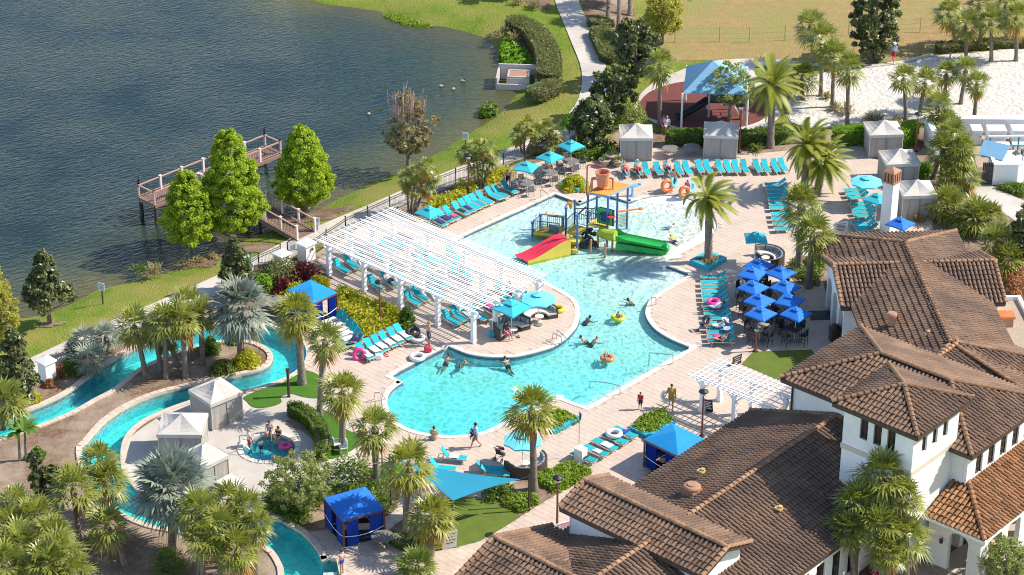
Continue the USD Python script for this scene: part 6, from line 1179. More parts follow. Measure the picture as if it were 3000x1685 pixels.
for bx, by, cx, cy, R, dry, m, s in ((258,522,252,110,1.6,8,'lf_sabal_warm','beside the white garden chairs'),(502,790,490,365,1.55,5,'lf_sabal','between turf and spa tree'),(715,1172,735,640,1.75,8,'lf_sabal_warm','right of the front blue cabana'),(893,1300,905,1010,1.55,7,'lf_sabal_warm','short one behind the white notice board'),(1645,832,1625,230,1.75,10,'lf_sabal_warm','tall one beside the octagonal umbrella')):
    FP(f'fan palm in the row along the pool walk, {s}', 'c7', bx, by, cx, cy, R, 28, m, dry, tr=.2)
FP('low bright fan palm at the bottom edge beside the walkway', 'c7', 800, 1470, 800, 1370, 1.35, 28, 'lf_fanbush', 0, 'fan_palm_shrub')
# bottom left thicket (crop d1)
for bx, by, cx, cy, R, s in ((915,1030,850,420,1.75,'in the upper left thicket with bare trunk'),(1190,820,1230,340,1.5,'over the river bend, upper crown'),(1080,700,1150,100,1.45,'over the river bend, rearmost crown'),(1450,1315,1240,850,1.55,'strongly leaning trunk over mulch'),(170,1150,170,600,1.35,'at the left edge, rearmost crown'),(90,1350,100,850,1.6,'at the left edge, second crown down'),(420,1300,400,760,1.6,'left thicket, sunlit crown with yellow rim'),(260,1560,260,1060,1.7,'left thicket, big middle crown'),(600,1450,620,960,1.4,'left thicket, crown beside bare trunk'),(720,1680,700,1180,1.6,'left thicket, lower right crown'),(500,1800,520,1290,1.6,'left thicket, bottom crown'),(90,1800,90,1280,1.5,'bottom left corner crown'),(830,1850,850,1400,1.3,'bottom edge crown right of the thicket')):
    FP(f'fan palm in the lower left corner, {s}', 'd1', bx, by, cx, cy, R, 24, 'lf_sabal', 2)
FP('low yellow green fan palm on the mulch at the bottom', 'd1', 1950, 1420, 1950, 1310, 1.15, 26, 'lf_fanbush', 0, 'fan_palm_shrub')
for bx, by, cx, cy, R, s in ((300,1450,300,760,1.55,'upper left crown'),(560,1300,600,660,1.4,'upper middle crown'),(720,1350,770,740,1.4,'upper right crown'),(520,1500,520,950,1.6,'centre crown'),(340,1560,340,1040,1.35,'lower left crown'),(640,1600,690,1160,1.5,'lower crown with yellow fronds'),(893,1460,900,900,1.15,'slim trunk beside the lower river')):
    FP(f'fan palm in the group below the silver palm, {s}', 'd3', bx, by, cx, cy, R, 24, 'lf_sabal', 3, tr=.15)
FP('bushy fan palm at the left picture edge', 'c6', 20, 1180, 40, 960, 1.7, 32, 'lf_sabal', 0)
# lake fence clumps
for c, base, crowns, s in (('c2',(1395,1150),[(1330,1010),(1400,930),(1470,990),(1540,960),(1620,1000),(1580,1060),(1480,1080)],'nearest the lakeside umbrellas'),('c2',(1060,1410),[(930,1150),(1010,1110),(1090,1110),(1140,1190),(1100,1250),(1000,1230)],'midway along the lake fence'),('c4',(800,320),[(745,60),(830,10),(900,-40),(950,40),(900,110),(800,130)],'above the pergola corner')):
    for k, (cx, cy) in enumerate(crowns): FP(f'slender fan palm in the clump {s}, {ORD[k]} stem from left' if k < 3 else f'slender fan palm in the clump {s}, {["upper right","right","lower right","lower middle"][k-3]} crown', c, base[0] + (k-2.5)*14, base[1] + (k % 3)*9, cx, cy, 0.86, 15, 'lf_sabal_warm' if k % 2 else 'lf_sabal', 2, tr=.075, nb=11, group=None)
# sand court and field palms (crop c3)
for bx, by, cx, cy, R, s in ((985,470,965,180,1.65,'rearmost of the four left of the sand'),(1042,722,1050,290,1.75,'second of the four left of the sand'),(1128,806,1140,420,1.75,'third of the four left of the sand'),(1240,955,1250,510,1.55,'nearest of the four left of the sand'),(905,750,905,570,1.6,'low dark one behind the left date palm'),
    (2060,372,2010,90,1.6,'far right group, leftmost behind'),(2138,450,2135,190,1.6,'far right group, front left'),(2328,466,2325,150,1.6,'far right group, middle'),(2515,460,2520,120,1.6,'far right group, rightmost'),(2250,330,2240,20,1.5,'far right group, top behind'),(2440,340,2440,30,1.4,'far right group, top right behind'),
    (1683,922,1668,585,1.45,'left edge of the sand court group'),(1790,860,1830,610,1.5,'second in the sand court group'),(1975,760,1990,550,1.35,'middle of the sand court group'),(2098,785,2138,520,1.3,'fourth in the sand court group'),(2200,905,2222,620,1.25,'rightmost of the sand court group'),
    (1895,1060,1930,790,1.5,'upper crown of the tall clump beside the service yard'),(1890,1345,2030,1010,1.6,'middle crown of the tall clump beside the service yard'),(2002,1440,2070,1200,1.6,'lower crown of the tall clump beside the service yard'),(2060,1460,2140,1330,1.3,'lowest yellowed crown beside the service yard')):
    FP(f'fan palm by the sand court, {s}', 'c3', bx, by, cx, cy, R, 25, 'lf_sabal', 8 if 'low' in s and 'yard' in s else 3, tr=.16)
for bx, by, cx, cy, R, s in ((1025,682,1045,225,1.75,'rear one beside the bar bed'),(1092,800,1130,420,1.75,'front one with thick dark trunk')):
    FP(f'fan palm before the pool bar gable, {s}', 'c5', bx, by, cx, cy, R, 34, 'lf_sabal', 2, tr=.24)
for bx, by, cx, cy, R, s in ((2030,330,2040,220,1.7,'upper left'),(2260,430,2240,310,1.8,'middle'),(2400,640,2380,500,1.8,'lower right'),(2160,400,2150,350,1.5,'lower left')):
    FP(f'low spreading fan palm behind the pool bar roof, {s}', 'c5', bx, by, cx, cy, R, 30, 'lf_sabal', 1, tr=.2)
for bx, by, cx, cy, R, s in ((1520,1420,1560,770,1.75,'highest crown'),(1375,1470,1400,960,1.6,'upper left crown'),(1640,1470,1690,930,1.55,'upper right crown'),(1380,1530,1330,1130,1.35,'left lower crown'),(1560,1560,1540,1110,1.5,'middle crown'),(1720,1560,1720,1180,1.55,'right lower crown'),(1600,1620,1600,1280,1.35,'lowest crown')):
    FP(f'fan palm crowding the tower foot, {s}', 'c8', bx, by, cx, cy, R, 28, 'lf_sabal', 1, tr=.17)
# ---- feather palms
def date_palm(label, c, bx, by, cx, cy, R, nf=50, wind=0.0, m='lf_phoenix', z0=0.0):
    r = np.random.default_rng(hash_(label)); b = G(c, bx, by, z0); h = hgt(c, bx, by, cy); tp = G(c, cx, cy, h); t = thing('date_palm', label, 'palm', (*b, z0)); top = np.array([*(tp-b), h])
    obj('trunk', trunk_mesh(np.zeros(3), top, .30, .24, -top*[.1,.1,0]), 'palm_trunk', t, smooth=70); obj('boot_skirt', MB().lathe([(.26,-.8),(.38,-.5),(.40,-.3),(.2,-.15),(0,-.12)], top, 10), 'trunk', t); W = np.array([1.0,-.12,-.1])*wind
    for k in range(nf):
        f = (k+.5)/nf; el = math.radians(78 - 112*f + r.normal(0,5)); az = k*2.39996 + r.normal(0,.12); d = np.array([math.cos(az)*math.cos(el), math.sin(az)*math.cos(el), math.sin(el)]); L = R*r.uniform(.9,1.1); N = 28
        u = np.linspace(0, 1, N); ctr = d*(u*L)[:,None] - np.array([0,0,1])*(u**2*L*(.42+.25*f))[:,None] + W*(u**2*L)[:,None]; ctr *= (L/np.linalg.norm(np.diff(ctr, axis=0), axis=1).sum()) if wind else 1
        tg = np.gradient(ctr, axis=0); tg /= np.linalg.norm(tg, axis=1, keepdims=True); s = np.cross(tg, [0,0,1]); s /= np.maximum(np.linalg.norm(s, axis=1, keepdims=True), .2); up = np.cross(s, tg); ll = .17*R*np.clip(np.sin(np.pi*(u*.85+.12)), .15, 1)
        v, fc = [], []
        for sg in (-1, 1):
            for q in (0, .5):
                i = np.arange(2, N-1); cc = ctr[i]*(1-q) + ctr[i+1]*q; dr = s[i]*sg*.85 + tg[i]*.55 + up[i]*.12 - np.array([0,0,.16]) + W*.25; tip = cc + dr*(ll[i]*r.uniform(.85,1.15,len(i)))[:,None]; w = tg[i]*.033*R/2.4
                n0 = sum(map(len, v)); v.append(np.stack([cc-w, cc+w, tip], 1).reshape(-1,3)); k0 = n0 + np.arange(len(i))*3; fc.append(np.stack([k0, k0+1, k0+2], 1))
        n0 = sum(map(len, v)); w = s*.025; v.append(np.vstack([ctr-w, ctr+w])); i = np.arange(N-1); fc += [np.stack([n0+i, n0+i+1, n0+N+i+1], 1), np.stack([n0+i, n0+N+i+1, n0+N+i], 1)]
        obj('frond', (np.vstack(v) + top, np.vstack(fc)), m, t)
date_palm('windblown date palm in the square turquoise planter beside the pool', 'c5', 408, 625, 412, 195, 2.5, 40, .42)
date_palm('date palm left of the sand court, beside the far grey cabana', 'c3', 660, 1110, 680, 650, 2.7, 46, .08)
date_palm('date palm behind the lounger column, upper of the twin crowns', 'c5', 1062, 155, 1085, -170, 2.5, 44, .2); date_palm('date palm behind the lounger column, lower of the twin crowns', 'c5', 1150, 165, 1200, -60, 2.6, 46, .2)
FP('fan palm with yellowed skirt left of the playground canopy', 'c2', 2400, 955, 2405, 480, 1.6, 26, 'lf_sabal', 4, tr=.16)
for bx, by, cx, cy, R_, s in ((1960,1100,1990,930,1.5,'upper inner crown'),(1950,1390,1960,1120,1.5,'left inner crown'),(2080,1420,2110,1100,1.4,'right inner crown'),(2040,1470,2010,1310,1.3,'low inner crown')): FP(f'fan palm in the tall clump beside the service yard, {s}', 'c3', bx, by, cx, cy, R_, 25, 'lf_sabal', 5, tr=.14)
for bx, by, cx, cy, R_, s in ((2330,420,2330,330,1.6,'upper right'),(2450,700,2450,590,1.5,'rightmost'),(2090,320,2090,260,1.4,'upper left behind')): FP(f'low bushy fan palm behind the pool bar roof, {s}', 'c5', bx, by, cx, cy, R_, 28, 'lf_sabal', 1, tr=.18)
# ---- leafy trees: tapered trunk, limbs, a crown of many leaf clumps
def leaves(ctr, out, ls, r, flat=.0, aspect=1.7):
    n = len(ctr); d = r.normal(0, 1, (n,3)) + out*1.1; d /= np.linalg.norm(d, axis=1, keepdims=True); a = np.cross(d, r.normal(0,1,(n,3))); a /= np.linalg.norm(a, axis=1, keepdims=True); b = np.cross(d, a); s = ls*r.uniform(.7,1.3,n)
    v = np.stack([ctr - a*(s*aspect/2)[:,None], ctr + b*(s/2)[:,None], ctr + a*(s*aspect/2)[:,None], ctr - b*(s/2)[:,None]], 1).reshape(-1,3); i = np.arange(n)*4; return v, np.vstack([np.stack([i,i+1,i+2],1), np.stack([i,i+2,i+3],1)])
SHAPES = {'cypress': lambda t: np.sqrt(np.clip(t/.22, 0, 1))*np.clip(1.02-t, 0, 1)**.62*1.12, 'cone': lambda t: np.clip(t/.12, 0, 1)**.6*np.clip(1.03-t, 0, 1)**.75*1.05, 'round': lambda t: np.sqrt(np.clip(1-(2*t-1)**2, 0, 1)), 'oval': lambda t: np.sin(np.pi*np.clip(t*.93+.05, 0, 1))**.6}
def leafy_tree(label, c, bx, by, ty, wpx, shape, m, n=9000, ls=.16, z0=0.0, clumps=120, spread=.20, low=.14, name='leafy_tree', cat='tree', bare=0, cx=None, core=.5, trunk_r=None, group=None, squash=1.0):
    r = np.random.default_rng(hash_(label)); b = G(c, bx, by, z0); h = hgt(c, bx, by, ty) - z0*.5; D = math.hypot(b[1], HC); Wd = wpx/CROPS[c][2]/(FPX/(b[1]*CT + (HC-h*.5)*ST))/2; t = thing(name, label, cat, (*b, z0)); off = np.array([0,0,0.]) if cx is None else np.array([*((G(c, cx, by, z0)-b)), 0])
    z_lo = h*low; S = SHAPES[shape]; tt = np.clip(r.beta(1.15, 1.25 if not bare else 2.0, clumps), .02, .98); az = r.uniform(0, 2*np.pi, clumps); rr = S(tt)*Wd*np.sqrt(r.uniform(core**2, 1, clumps))*r.uniform(.8, 1.12, clumps); cc = np.column_stack([np.cos(az)*rr, np.sin(az)*rr*squash, z_lo + tt*(h-z_lo)*.97]) + off*tt[:,None]; cr = spread*Wd*r.uniform(.6,1.25,clumps)*np.clip(.45+S(tt),.5,1)
    per = n//clumps; k = np.repeat(np.arange(clumps), per); q = r.normal(0, 1, (len(k),3)); q /= np.linalg.norm(q, axis=1, keepdims=True); q *= (r.random(len(k))**.4)[:,None]; pos = cc[k] + q*cr[k][:,None]*[1,1,.75]; ax = np.column_stack([0*tt, 0*tt, cc[:,2]*.8])[k]; out = pos-ax; out /= np.maximum(np.linalg.norm(out, axis=1, keepdims=True), .1)
    obj('crown', leaves(pos, out*.6 + [0,0,.3], ls, r), m, t); tr = trunk_r or h*.022 + .05
    lm = MB(); obj('trunk', trunk_mesh(np.array([0,0,-.1 if z0 == 0 else -.5]), np.array([0,0,h*.8]) + off*.8, tr, tr*.25, np.zeros(3), 10, 8), 'trunk', t, smooth=70)
    for i in r.permutation(clumps)[:34]:
        z = max(h*low*.7, cc[i,2]-.45*np.linalg.norm(cc[i,:2])-.2); lm.tube(np.array([0,0,z]) + off*(z/h), cc[i], tr*.35*(1-z/h*.6), tr*.06, 5, False)
    obj('limb_set', lm, 'trunk', t)
    if bare:
        tw = MB()
        for _ in range(bare):
            a = r.uniform(0, 6.28); s0 = np.array([math.cos(a)*Wd*r.uniform(.0,.6), math.sin(a)*Wd*r.uniform(0,.6), h*r.uniform(.55,.75)]); e = s0*[1.15,1.15,1] + [0,0,h*r.uniform(.18,.34)]; tw.tube(s0, e, .035, .012, 4, False)
            for _ in range(3): f = r.uniform(.3,.9); p = s0*(1-f)+e*f; tw.tube(p, p + [r.normal(0,.25), r.normal(0,.25), r.uniform(.2,.5)], .018, .008, 3, False)
        obj('bare_twigs', tw, 'twig', t)
    return t
LT = leafy_tree
LT('bright green cypress nearest the dock, smaller of the pair', 'c1', 1440, 1150, 520, 470, 'cypress', 'lf_cypress', 34000, .092, -.5, 330, .15, .16, 'cypress_tree')
LT('bright green cypress nearest the dock, tallest with browned tip', 'c1', 1768, 1045, 190, 560, 'cypress', 'lf_cypress', 56000, .092, -.35, 420, .14, .12, 'cypress_tree')
LT('bright green egg-shaped cypress standing alone on the bank', 'c1', 2305, 815, 165, 490, 'cypress', 'lf_cypress', 46000, .092, -.2, 400, .14, .12, 'cypress_tree', core=.7)
LT('brown half-bare maple on the lake bank', 'c2', 505, 1250, 690, 440, 'oval', 'lf_maple', 5200, .13, -.1, 190, .12, .2, 'maple_tree', bare=90, core=.3)
LT('dark glossy magnolia alone on the left shore lawn', 'c6', 372, 355, -180, 400, 'cone', 'lf_magnolia', 9500, .17, -.05, 120, .18, .17, 'magnolia_tree')
LT('dark glossy magnolia beside the path above the red shrubs', 'c1', 1790, 1430, 1000, 300, 'cone', 'lf_magnolia', 9000, .17, 0, 110, .19, .05, 'magnolia_tree')
LT('dark glossy magnolia at the left edge beside the white pillar', 'c6', 150, 1000, 390, 390, 'cone', 'lf_magnolia', 10000, .17, 0, 120, .19, .06, 'magnolia_tree')
LT('tall dark magnolia in the dry field beside the walking man', 'c3', 1440, 450, -110, 390, 'oval', 'lf_magnolia', 15000, .19, 0, 160, .15, .03, 'magnolia_tree')
LT('dark magnolia beside the lakeside path, uppermost of three', 'c2', 2230, 620, 130, 370, 'oval', 'lf_magnolia', 9500, .19, 0, 110, .19, .12, 'magnolia_tree', cx=2200)
LT('dark magnolia beside the lakeside path, middle of three', 'c2', 2050, 900, 480, 340, 'oval', 'lf_magnolia', 9500, .19, 0, 110, .19, .1, 'magnolia_tree')
LT('dark magnolia beside the lakeside path, lowest of three', 'c2', 1900, 1110, 720, 330, 'oval', 'lf_magnolia', 9500, .19, 0, 110, .19, .05, 'magnolia_tree')
LT('thin olive willow-like tree before the playground canopy', 'c3', 350, 945, 460, 330, 'round', 'lf_willow', 3000, .11, 0, 110, .15, .35, 'willow_tree'); LT('second thin olive tree between playground and date palm', 'c3', 440, 900, 560, 240, 'round', 'lf_willow', 1900, .11, 0, 80, .16, .3, 'willow_tree')
LT('yellow green feathery tree at the top edge beside the field', 'c2', 2420, 330, -90, 330, 'round', 'lf_conifer', 6000, .15, 0, 90, .26, .2, 'feathery_tree')
LT('large yellow green conifer at the left picture edge', 'c6', -60, 560, -170, 480, 'cypress', 'lf_conifer', 30000, .09, 0, 330, .15, .04, 'conifer_tree')
LT('wide sparse olive tree between spa and front blue cabana', 'd3', 1350, 810, 200, 800, 'round', 'lf_willow', 9500, .09, 0, 260, .12, .25, 'olive_tree', core=.3, trunk_r=.13)
LT('dark magnolia at the right picture edge behind the pool bar', 'c5', 2580, 640, 210, 260, 'oval', 'lf_magnolia', 7000, .22, 0, 90, .24, .05, 'magnolia_tree')
LT('pale green flowering bush-tree in the bottom right corner', 'e4', 2250, 1560, 960, 900, 'round', 'lf_willow', 8000, .08, 0, 260, .12, .1, 'flowering_tree', core=.3)
LT('slim dark shrub tree in the lower left mulch', 'd1', 480, 600, 20, 200, 'oval', 'lf_magnolia', 2200, .16, 0, 50, .3, .08, 'slim_tree'); LT('round dark shrub beside the slim tree in the lower left', 'd1', 640, 560, 200, 280, 'round', 'lf_magnolia', 2600, .17, 0, 60, .3, .05, 'slim_tree')
# trunks at the top edge whose crowns are above the picture
for c, bx, by, s in (('c2',2013,142,'left one'),('c2',2092,238,'nearest one'),('c2',2178,112,'right one')):
    FP(f'tall bare palm trunk at the top edge beside the path, {s}', c, bx, by, bx+10, by-420, 1.6, 30, 'lf_sabal', 4, hh=hgt(c, bx, by, by-330), tr=.19)
for bx, by, s in (): LT(f'shade tree above the top edge whose shadow falls on the lawn, {s}', 'c2', bx+180, by+30, by-330, 420, 'round', 'lf_magnolia', 6000, .28, 0, 90, .24, .25, 'shade_tree') if False else None
LT('broad shade tree beyond the far lawn above the water plants', 'c2', 1360, -60, -420, 420, 'round', 'lf_hedge_dull', 7000, .2, 0, 110, .2, .25, 'shade_tree')
# ---- hedges, shrubs, ground cover
def hedge(label, c, pts, w, h, m='lf_hedge', dens=260, ls=.10, z0=0.0, name='hedge', cat='hedge', core='lf_hedge'):
    r = np.random.default_rng(hash_(label)); p = np.array([G(c, *q, z0) for q in pts]); o = p.mean(0); line = LineString(smooth_line(p-o, 5)); g = line.buffer(w/2, cap_style=1); t = thing(name, label, cat, (*o, z0)); n = int(g.area*dens + line.length*2*h*dens); x0, y0, x1, y1 = g.bounds
    cnd = np.column_stack([r.uniform(x0, x1, n*3), r.uniform(y0, y1, n*3)]); cnd = cnd[shapely.contains(g, shapely.points(cnd))][:n]; dist = shapely.distance(g.exterior, shapely.points(cnd)); top = h*(1 - .35*np.exp(-dist/.16)) + .05*np.sin(cnd[:,0]*2.1)*np.cos(cnd[:,1]*1.7); onside = dist < .14; z = np.where(onside, r.uniform(0, 1, len(cnd))*top, top - r.exponential(.04, len(cnd))); out = np.column_stack([0*z, 0*z, np.ones(len(z))])
    v, f = leaves(np.column_stack([cnd, z]), out*.8, ls, r); obj('foliage', (v, f), m, t)
    k = int(line.length*2*(h)*dens*.9); s = r.uniform(0, g.exterior.length, k); q = np.array([g.exterior.interpolate(x).coords[0] for x in s]); v, f = leaves(np.column_stack([q + r.normal(0,.03,q.shape), r.uniform(0,h*.95,k)]), np.column_stack([q*0, np.zeros(k)]), ls, r); obj('side_foliage', (v, f), m, t)
    obj('inner_branches', MB().prism(g.buffer(-.1), 0, h*.88), 'trunk', t); return t
hedge('long clipped curving hedge on the lake lawn beside the water plants', 'c2', [(1330,215),(1420,260),(1490,330),(1545,420),(1570,520),(1565,600)], 2.0, 1.0, 'lf_hedge_dull', 190, .13)
hedge('short clipped hedge block at the lower end of the lawn hedge', 'c2', [(1480,735),(1530,715),(1585,690)], 1.9, .9, 'lf_hedge_dull', 190, .13)
hedge('clipped hedge right of the lakeside path, upper block', 'c2', [(1920,190),(1990,215)], 1.5, .8, 'lf_hedge_dull', 190, .13); hedge('clipped hedge right of the lakeside path, long lower block', 'c2', [(1960,280),(1990,340),(2040,450)], 2.0, .8, 'lf_hedge_dull', 180, .13)
hedge('rounded clipped hedge around the spa path', 'c6', [(2225,1075),(2300,1110),(2370,1170),(2420,1250),(2440,1340),(2430,1400)], .85, .95, 'lf_hedge', 340, .09)
hedge('leafy bright hedge between the far left cabanas', 'c3', [(-80,1090),(20,1085),(120,1090)], 1.0, 1.25, 'lf_hedge', 240, .12); hedge('leafy bright hedge between the second and third far cabana', 'c3', [(430,1095),(540,1085),(660,1075),(760,1070)], 1.1, 1.2, 'lf_hedge', 240, .12); hedge('leafy bright hedge left of the third far cabana', 'c3', [(1180,1090),(1280,1085),(1370,1080)], 1.1, 1.5, 'lf_bright', 240, .13); hedge('leafy bright hedge right of the third far cabana', 'c3', [(1640,1105),(1690,1080),(1720,1050)], 1.1, 1.6, 'lf_bright', 240, .13)
hedge('dark hedge behind the sand court group at the right edge', 'c3', [(1960,385),(2200,362),(2576,345)], 1.2, .7, 'lf_hedge_dull', 110, .16); hedge('low hedge along the front blue cabana and turf', 'c7', [(620,1190),(650,1225),(720,1250),(830,1240)], .7, .55, 'lf_hedge', 300, .08)
def shrub(label, c, x, y, rad, h, m, n=900, ls=.10, z0=0.0, name='shrub', spiky=False, cat='shrub', group=None):
    r = np.random.default_rng(hash_(label)); t = thing(name, label, cat, (*G(c, x, y, z0), z0), 0, group)
    if spiky:
        n = max(30, n//9); az = r.uniform(0,6.28,n); el = r.uniform(.25,1.45,n); L = np.where(True, rad*1.1, 0)*r.uniform(.7,1.2,n); b0 = np.column_stack([r.normal(0,rad*.22,n), r.normal(0,rad*.22,n), np.zeros(n)]); d = np.column_stack([np.cos(az)*np.cos(el), np.sin(az)*np.cos(el), np.sin(el)]); mid = b0 + d*(L*.6)[:,None]*[1,1,h/rad]; tip = b0 + d*L[:,None]*[1.15,1.15,.95*h/rad] - np.column_stack([0*L,0*L,L*.25]); s = np.column_stack([-np.sin(az), np.cos(az), 0*az])*ls*.35
        v = np.stack([b0, mid+s, tip, mid-s], 1).reshape(-1,3); i = np.arange(n)*4; obj('blade_tuft', (v, np.vstack([np.stack([i,i+1,i+3],1), np.stack([i+1,i+2,i+3],1)])), m, t)
    else:
        k = r.normal(0,1,(n,3)); k[:,2] = np.abs(k[:,2]); k /= np.linalg.norm(k, axis=1, keepdims=True); lump = 1 + .22*np.sin(k[:,0]*5+1)*np.cos(k[:,1]*4) + .12*np.sin(k[:,2]*9); pos = k*lump[:,None]*(r.random(n)**.25)[:,None]*[rad,rad,h]; obj('foliage', leaves(pos, k*.8, ls, r), m, t)
    obj('stem_base', MB().lathe([(.04,0),(.05,h*.4),(0,h*.5)], n=6), 'trunk', t); return t
SH = shrub
for k, (x, y, rad, h, m, s) in enumerate([(2130,1310,1.7,1.3,'lf_hedge_dull','wide dull green shrub behind the red shrubs by the gate'),(2300,1310,1.1,1.1,'lf_red','dark red shrub nearest the pergola corner'),(2140,1400,.85,.8,'lf_red','dark red shrub beside the left blue cabana'),(1985,1380,1.0,.9,'lf_bright','bright green shrub beside the slim green pole'),(2225,1440,.9,.8,'lf_croton','yellow shrub above the left blue cabana'),(2400,1370,.8,.7,'lf_croton','small yellow shrub beside the left pergola posts'),(2050,1330,1.0,1.0,'lf_hedge_dull','dull green shrub left of the red shrubs')]): SH(s, 'c1', x, y+20, rad, h, m, 1500, .11)
r5 = np.random.default_rng(5)
def bed(label, poly, n, rad, h, m, ls=.09, name='bed_planting', per=34, z0=.04):
    """many small plants grown together"""
    r = np.random.default_rng(hash_(label)); o = np.array(poly.centroid.coords[0]); x0, y0, x1, y1 = poly.bounds; q = np.column_stack([r.uniform(x0,x1,n*4), r.uniform(y0,y1,n*4)]); q = q[shapely.contains(poly.buffer(-rad*.4), shapely.points(q))][:n]-o; k = np.repeat(np.arange(len(q)), per); d = r.normal(0,1,(len(k),3)); d[:,2] = np.abs(d[:,2]); d /= np.linalg.norm(d,axis=1,keepdims=True); sz = r.uniform(.7,1.25,len(q)); pos = np.column_stack([q[k], np.zeros(len(k))]) + d*(r.random(len(k))**.3)[:,None]*[rad,rad,h]*sz[k][:,None]; p = obj(name, leaves(pos, d*.6+[0,0,.4], ls, r), m); v = UsdGeom.Mesh(p); UsdGeom.Xformable(v).AddTranslateOp().Set(Gf.Vec3d(*o, z0)); tag(p, label, 'planting', None, 'stuff')
bed('yellow green croton bed beside the white pergola', BEDS['bed_croton'], 240, .42, .65, 'lf_croton', .12)
bed('yellow green crotons in the bed along the lake fence', BEDS['bed_fence'].intersection(PG('F',[(1050,560),(1090,500),(1185,458),(1290,425),(1290,450),(1240,470),(1130,520)])), 110, .5, .7, 'lf_croton', .13)
bed('leafy green ground cover beside the pool foot palm', PG('F', F7([(1640,745),(1900,645),(2062,712),(1800,865),(1700,800)])), 330, .30, .42, 'lf_ground', .13); bed('sparse low plants on the mulch before the pool foot palm', PG('F', F7([(1430,900),(1480,880),(1640,860),(1690,930),(1560,1010),(1430,950)])), 70, .26, .34, 'lf_ground', .11)
bed('ground cover in the turquoise edged bed at the pool foot', BEDS['bed_planter'], 150, .28, .35, 'lf_ground', .11); bed('ground cover in the turquoise edged bed before the right blue cabana', BEDS['bed_planter2'], 190, .28, .42, 'lf_ground', .11)
bed('dark shrubs around the spa tree and front blue cabana', BEDS['bed_corner'], 170, .45, .6, 'lf_hedge', .10); bed('low grass around the date palm in the square planter', PG('F', [(1745,664),(1784,678),(1818,658),(1779,646)]), 60, .2, .22, 'lf_tuft', .09, z0=.2); bed('shrubs in the bed beside the pool bar palms', BEDS['bed_palms'], 60, .4, .55, 'lf_hedge', .1); bed('dark shrubs behind the lakeside umbrellas', BEDS['bed_far'].union(PG('F',[(1400,400),(1440,380),(1560,380),(1540,400),(1480,408)])), 90, .5, .9, 'lf_hedge', .12)
bed('water plants in the shallows beside the weir box', PG('F', [(1255,120),(1275,108),(1300,130),(1340,160),(1345,185),(1290,180),(1262,160)], -.9), 80, .5, 1.0, 'lf_bright', .22, z0=-.9); bed('reeds in the shallows at the curve of the shore', PG('F', [(1203,290),(1225,272),(1250,275),(1248,295),(1215,300)], -.9), 30, .4, .7, 'lf_hedge', .2, z0=-.9); bed('floating weed along the far shore', PG('F', [(965,36),(1010,40),(1080,62),(1090,70),(1030,66),(975,46)], -.9), 120, .5, .15, 'lf_ground', .15, z0=-.9); bed('yellow lilies at the foot of the lone cypress', PG('c1', [(2200,740),(2260,830),(2400,760),(2440,700)], -.3), 60, .4, .6, 'lf_croton', .15, z0=-.3)
bed('low plants on the mulch strip behind the pool bar', PG('F', [(2260,480),(2330,500),(2400,540),(2500,560),(2540,620),(2480,600),(2380,560)]), 120, .35, .4, 'lf_hedge', .1); bed('reddish shrubs beyond the pool bar annex', PG('F', [(2520,690),(2576,680),(2600,800),(2560,790)]), 90, .45, .8, 'lf_coral', .12); bed('low plants at the foot of the pump enclosure', PG('d4', [(1720,830),(2060,800),(2067,950),(1850,900)]), 50, .3, .4, 'lf_hedge', .1)
SH('clipped yellow green shrub in the square planter behind the pool', 'd2', 985, 335, 1.05, .85, 'lf_croton', 3200, .10)
for k, (c, x, y, rad, h, m, s) in enumerate([('c1',1170,1300,.9,1.1,'lf_tuft','pampas grass tuft at the shore below the cypress pair'),('c1',1060,1280,.7,.8,'lf_hedge','dark reed clump beside the pampas tuft'),('c1',1400,1220,.6,.5,'lf_tuft','dry grass tuft on the shore, left of the row'),('c1',1500,1200,.6,.5,'lf_tuft','dry grass tuft on the shore, middle of the row'),('c1',1600,1170,.6,.5,'lf_tuft','dry grass tuft on the shore, right of the row'),('c2',1245,240,.9,1.0,'lf_tuft','feathery grass tuft at the upper end of the lawn hedge'),('c2',1300,300,.8,.9,'lf_tuft','second feathery tuft beside the lawn hedge'),('c2',1170,280,.6,.6,'lf_tuft','low tuft on the shore mulch'),('c2',1330,30,.7,.7,'lf_tuft','grass tuft at the top edge, left'),('c2',1450,60,.8,.8,'lf_hedge_dull','grass tuft at the top edge, right'),
        ('c3',1150,830,.7,.9,'lf_tuft','dry grass tuft at the sand court, leftmost'),('c3',1230,860,.9,1.2,'lf_tuft','dry grass tuft at the sand court, beside the nearest palm trunk'),('c3',1420,910,.7,.8,'lf_tuft','dry grass tuft at the sand court, middle left'),('c3',1480,910,.7,.8,'lf_tuft','dry grass tuft at the sand court, middle right'),('c3',1620,930,.7,.8,'lf_tuft','dry grass tuft at the sand court, rightmost'),('c3',1090,745,.5,.8,'lf_tuft','thin grass tuft on the sand behind two palm trunks'),('d4',790,1250,.6,.9,'lf_tuft','grass tuft at the corner of the cabana by the chimney'),('c3',560,1140,.8,.8,'lf_fanbush','round grassy shrub beside the left date palm'),('d4',1830,440,.6,.9,'lf_tuft','grass tuft in the service yard')]): SH(s, c, x, y, rad, h, m, 700, .12, -.5 if c == 'c1' else 0, 'grass_tuft', True, 'grass tuft')
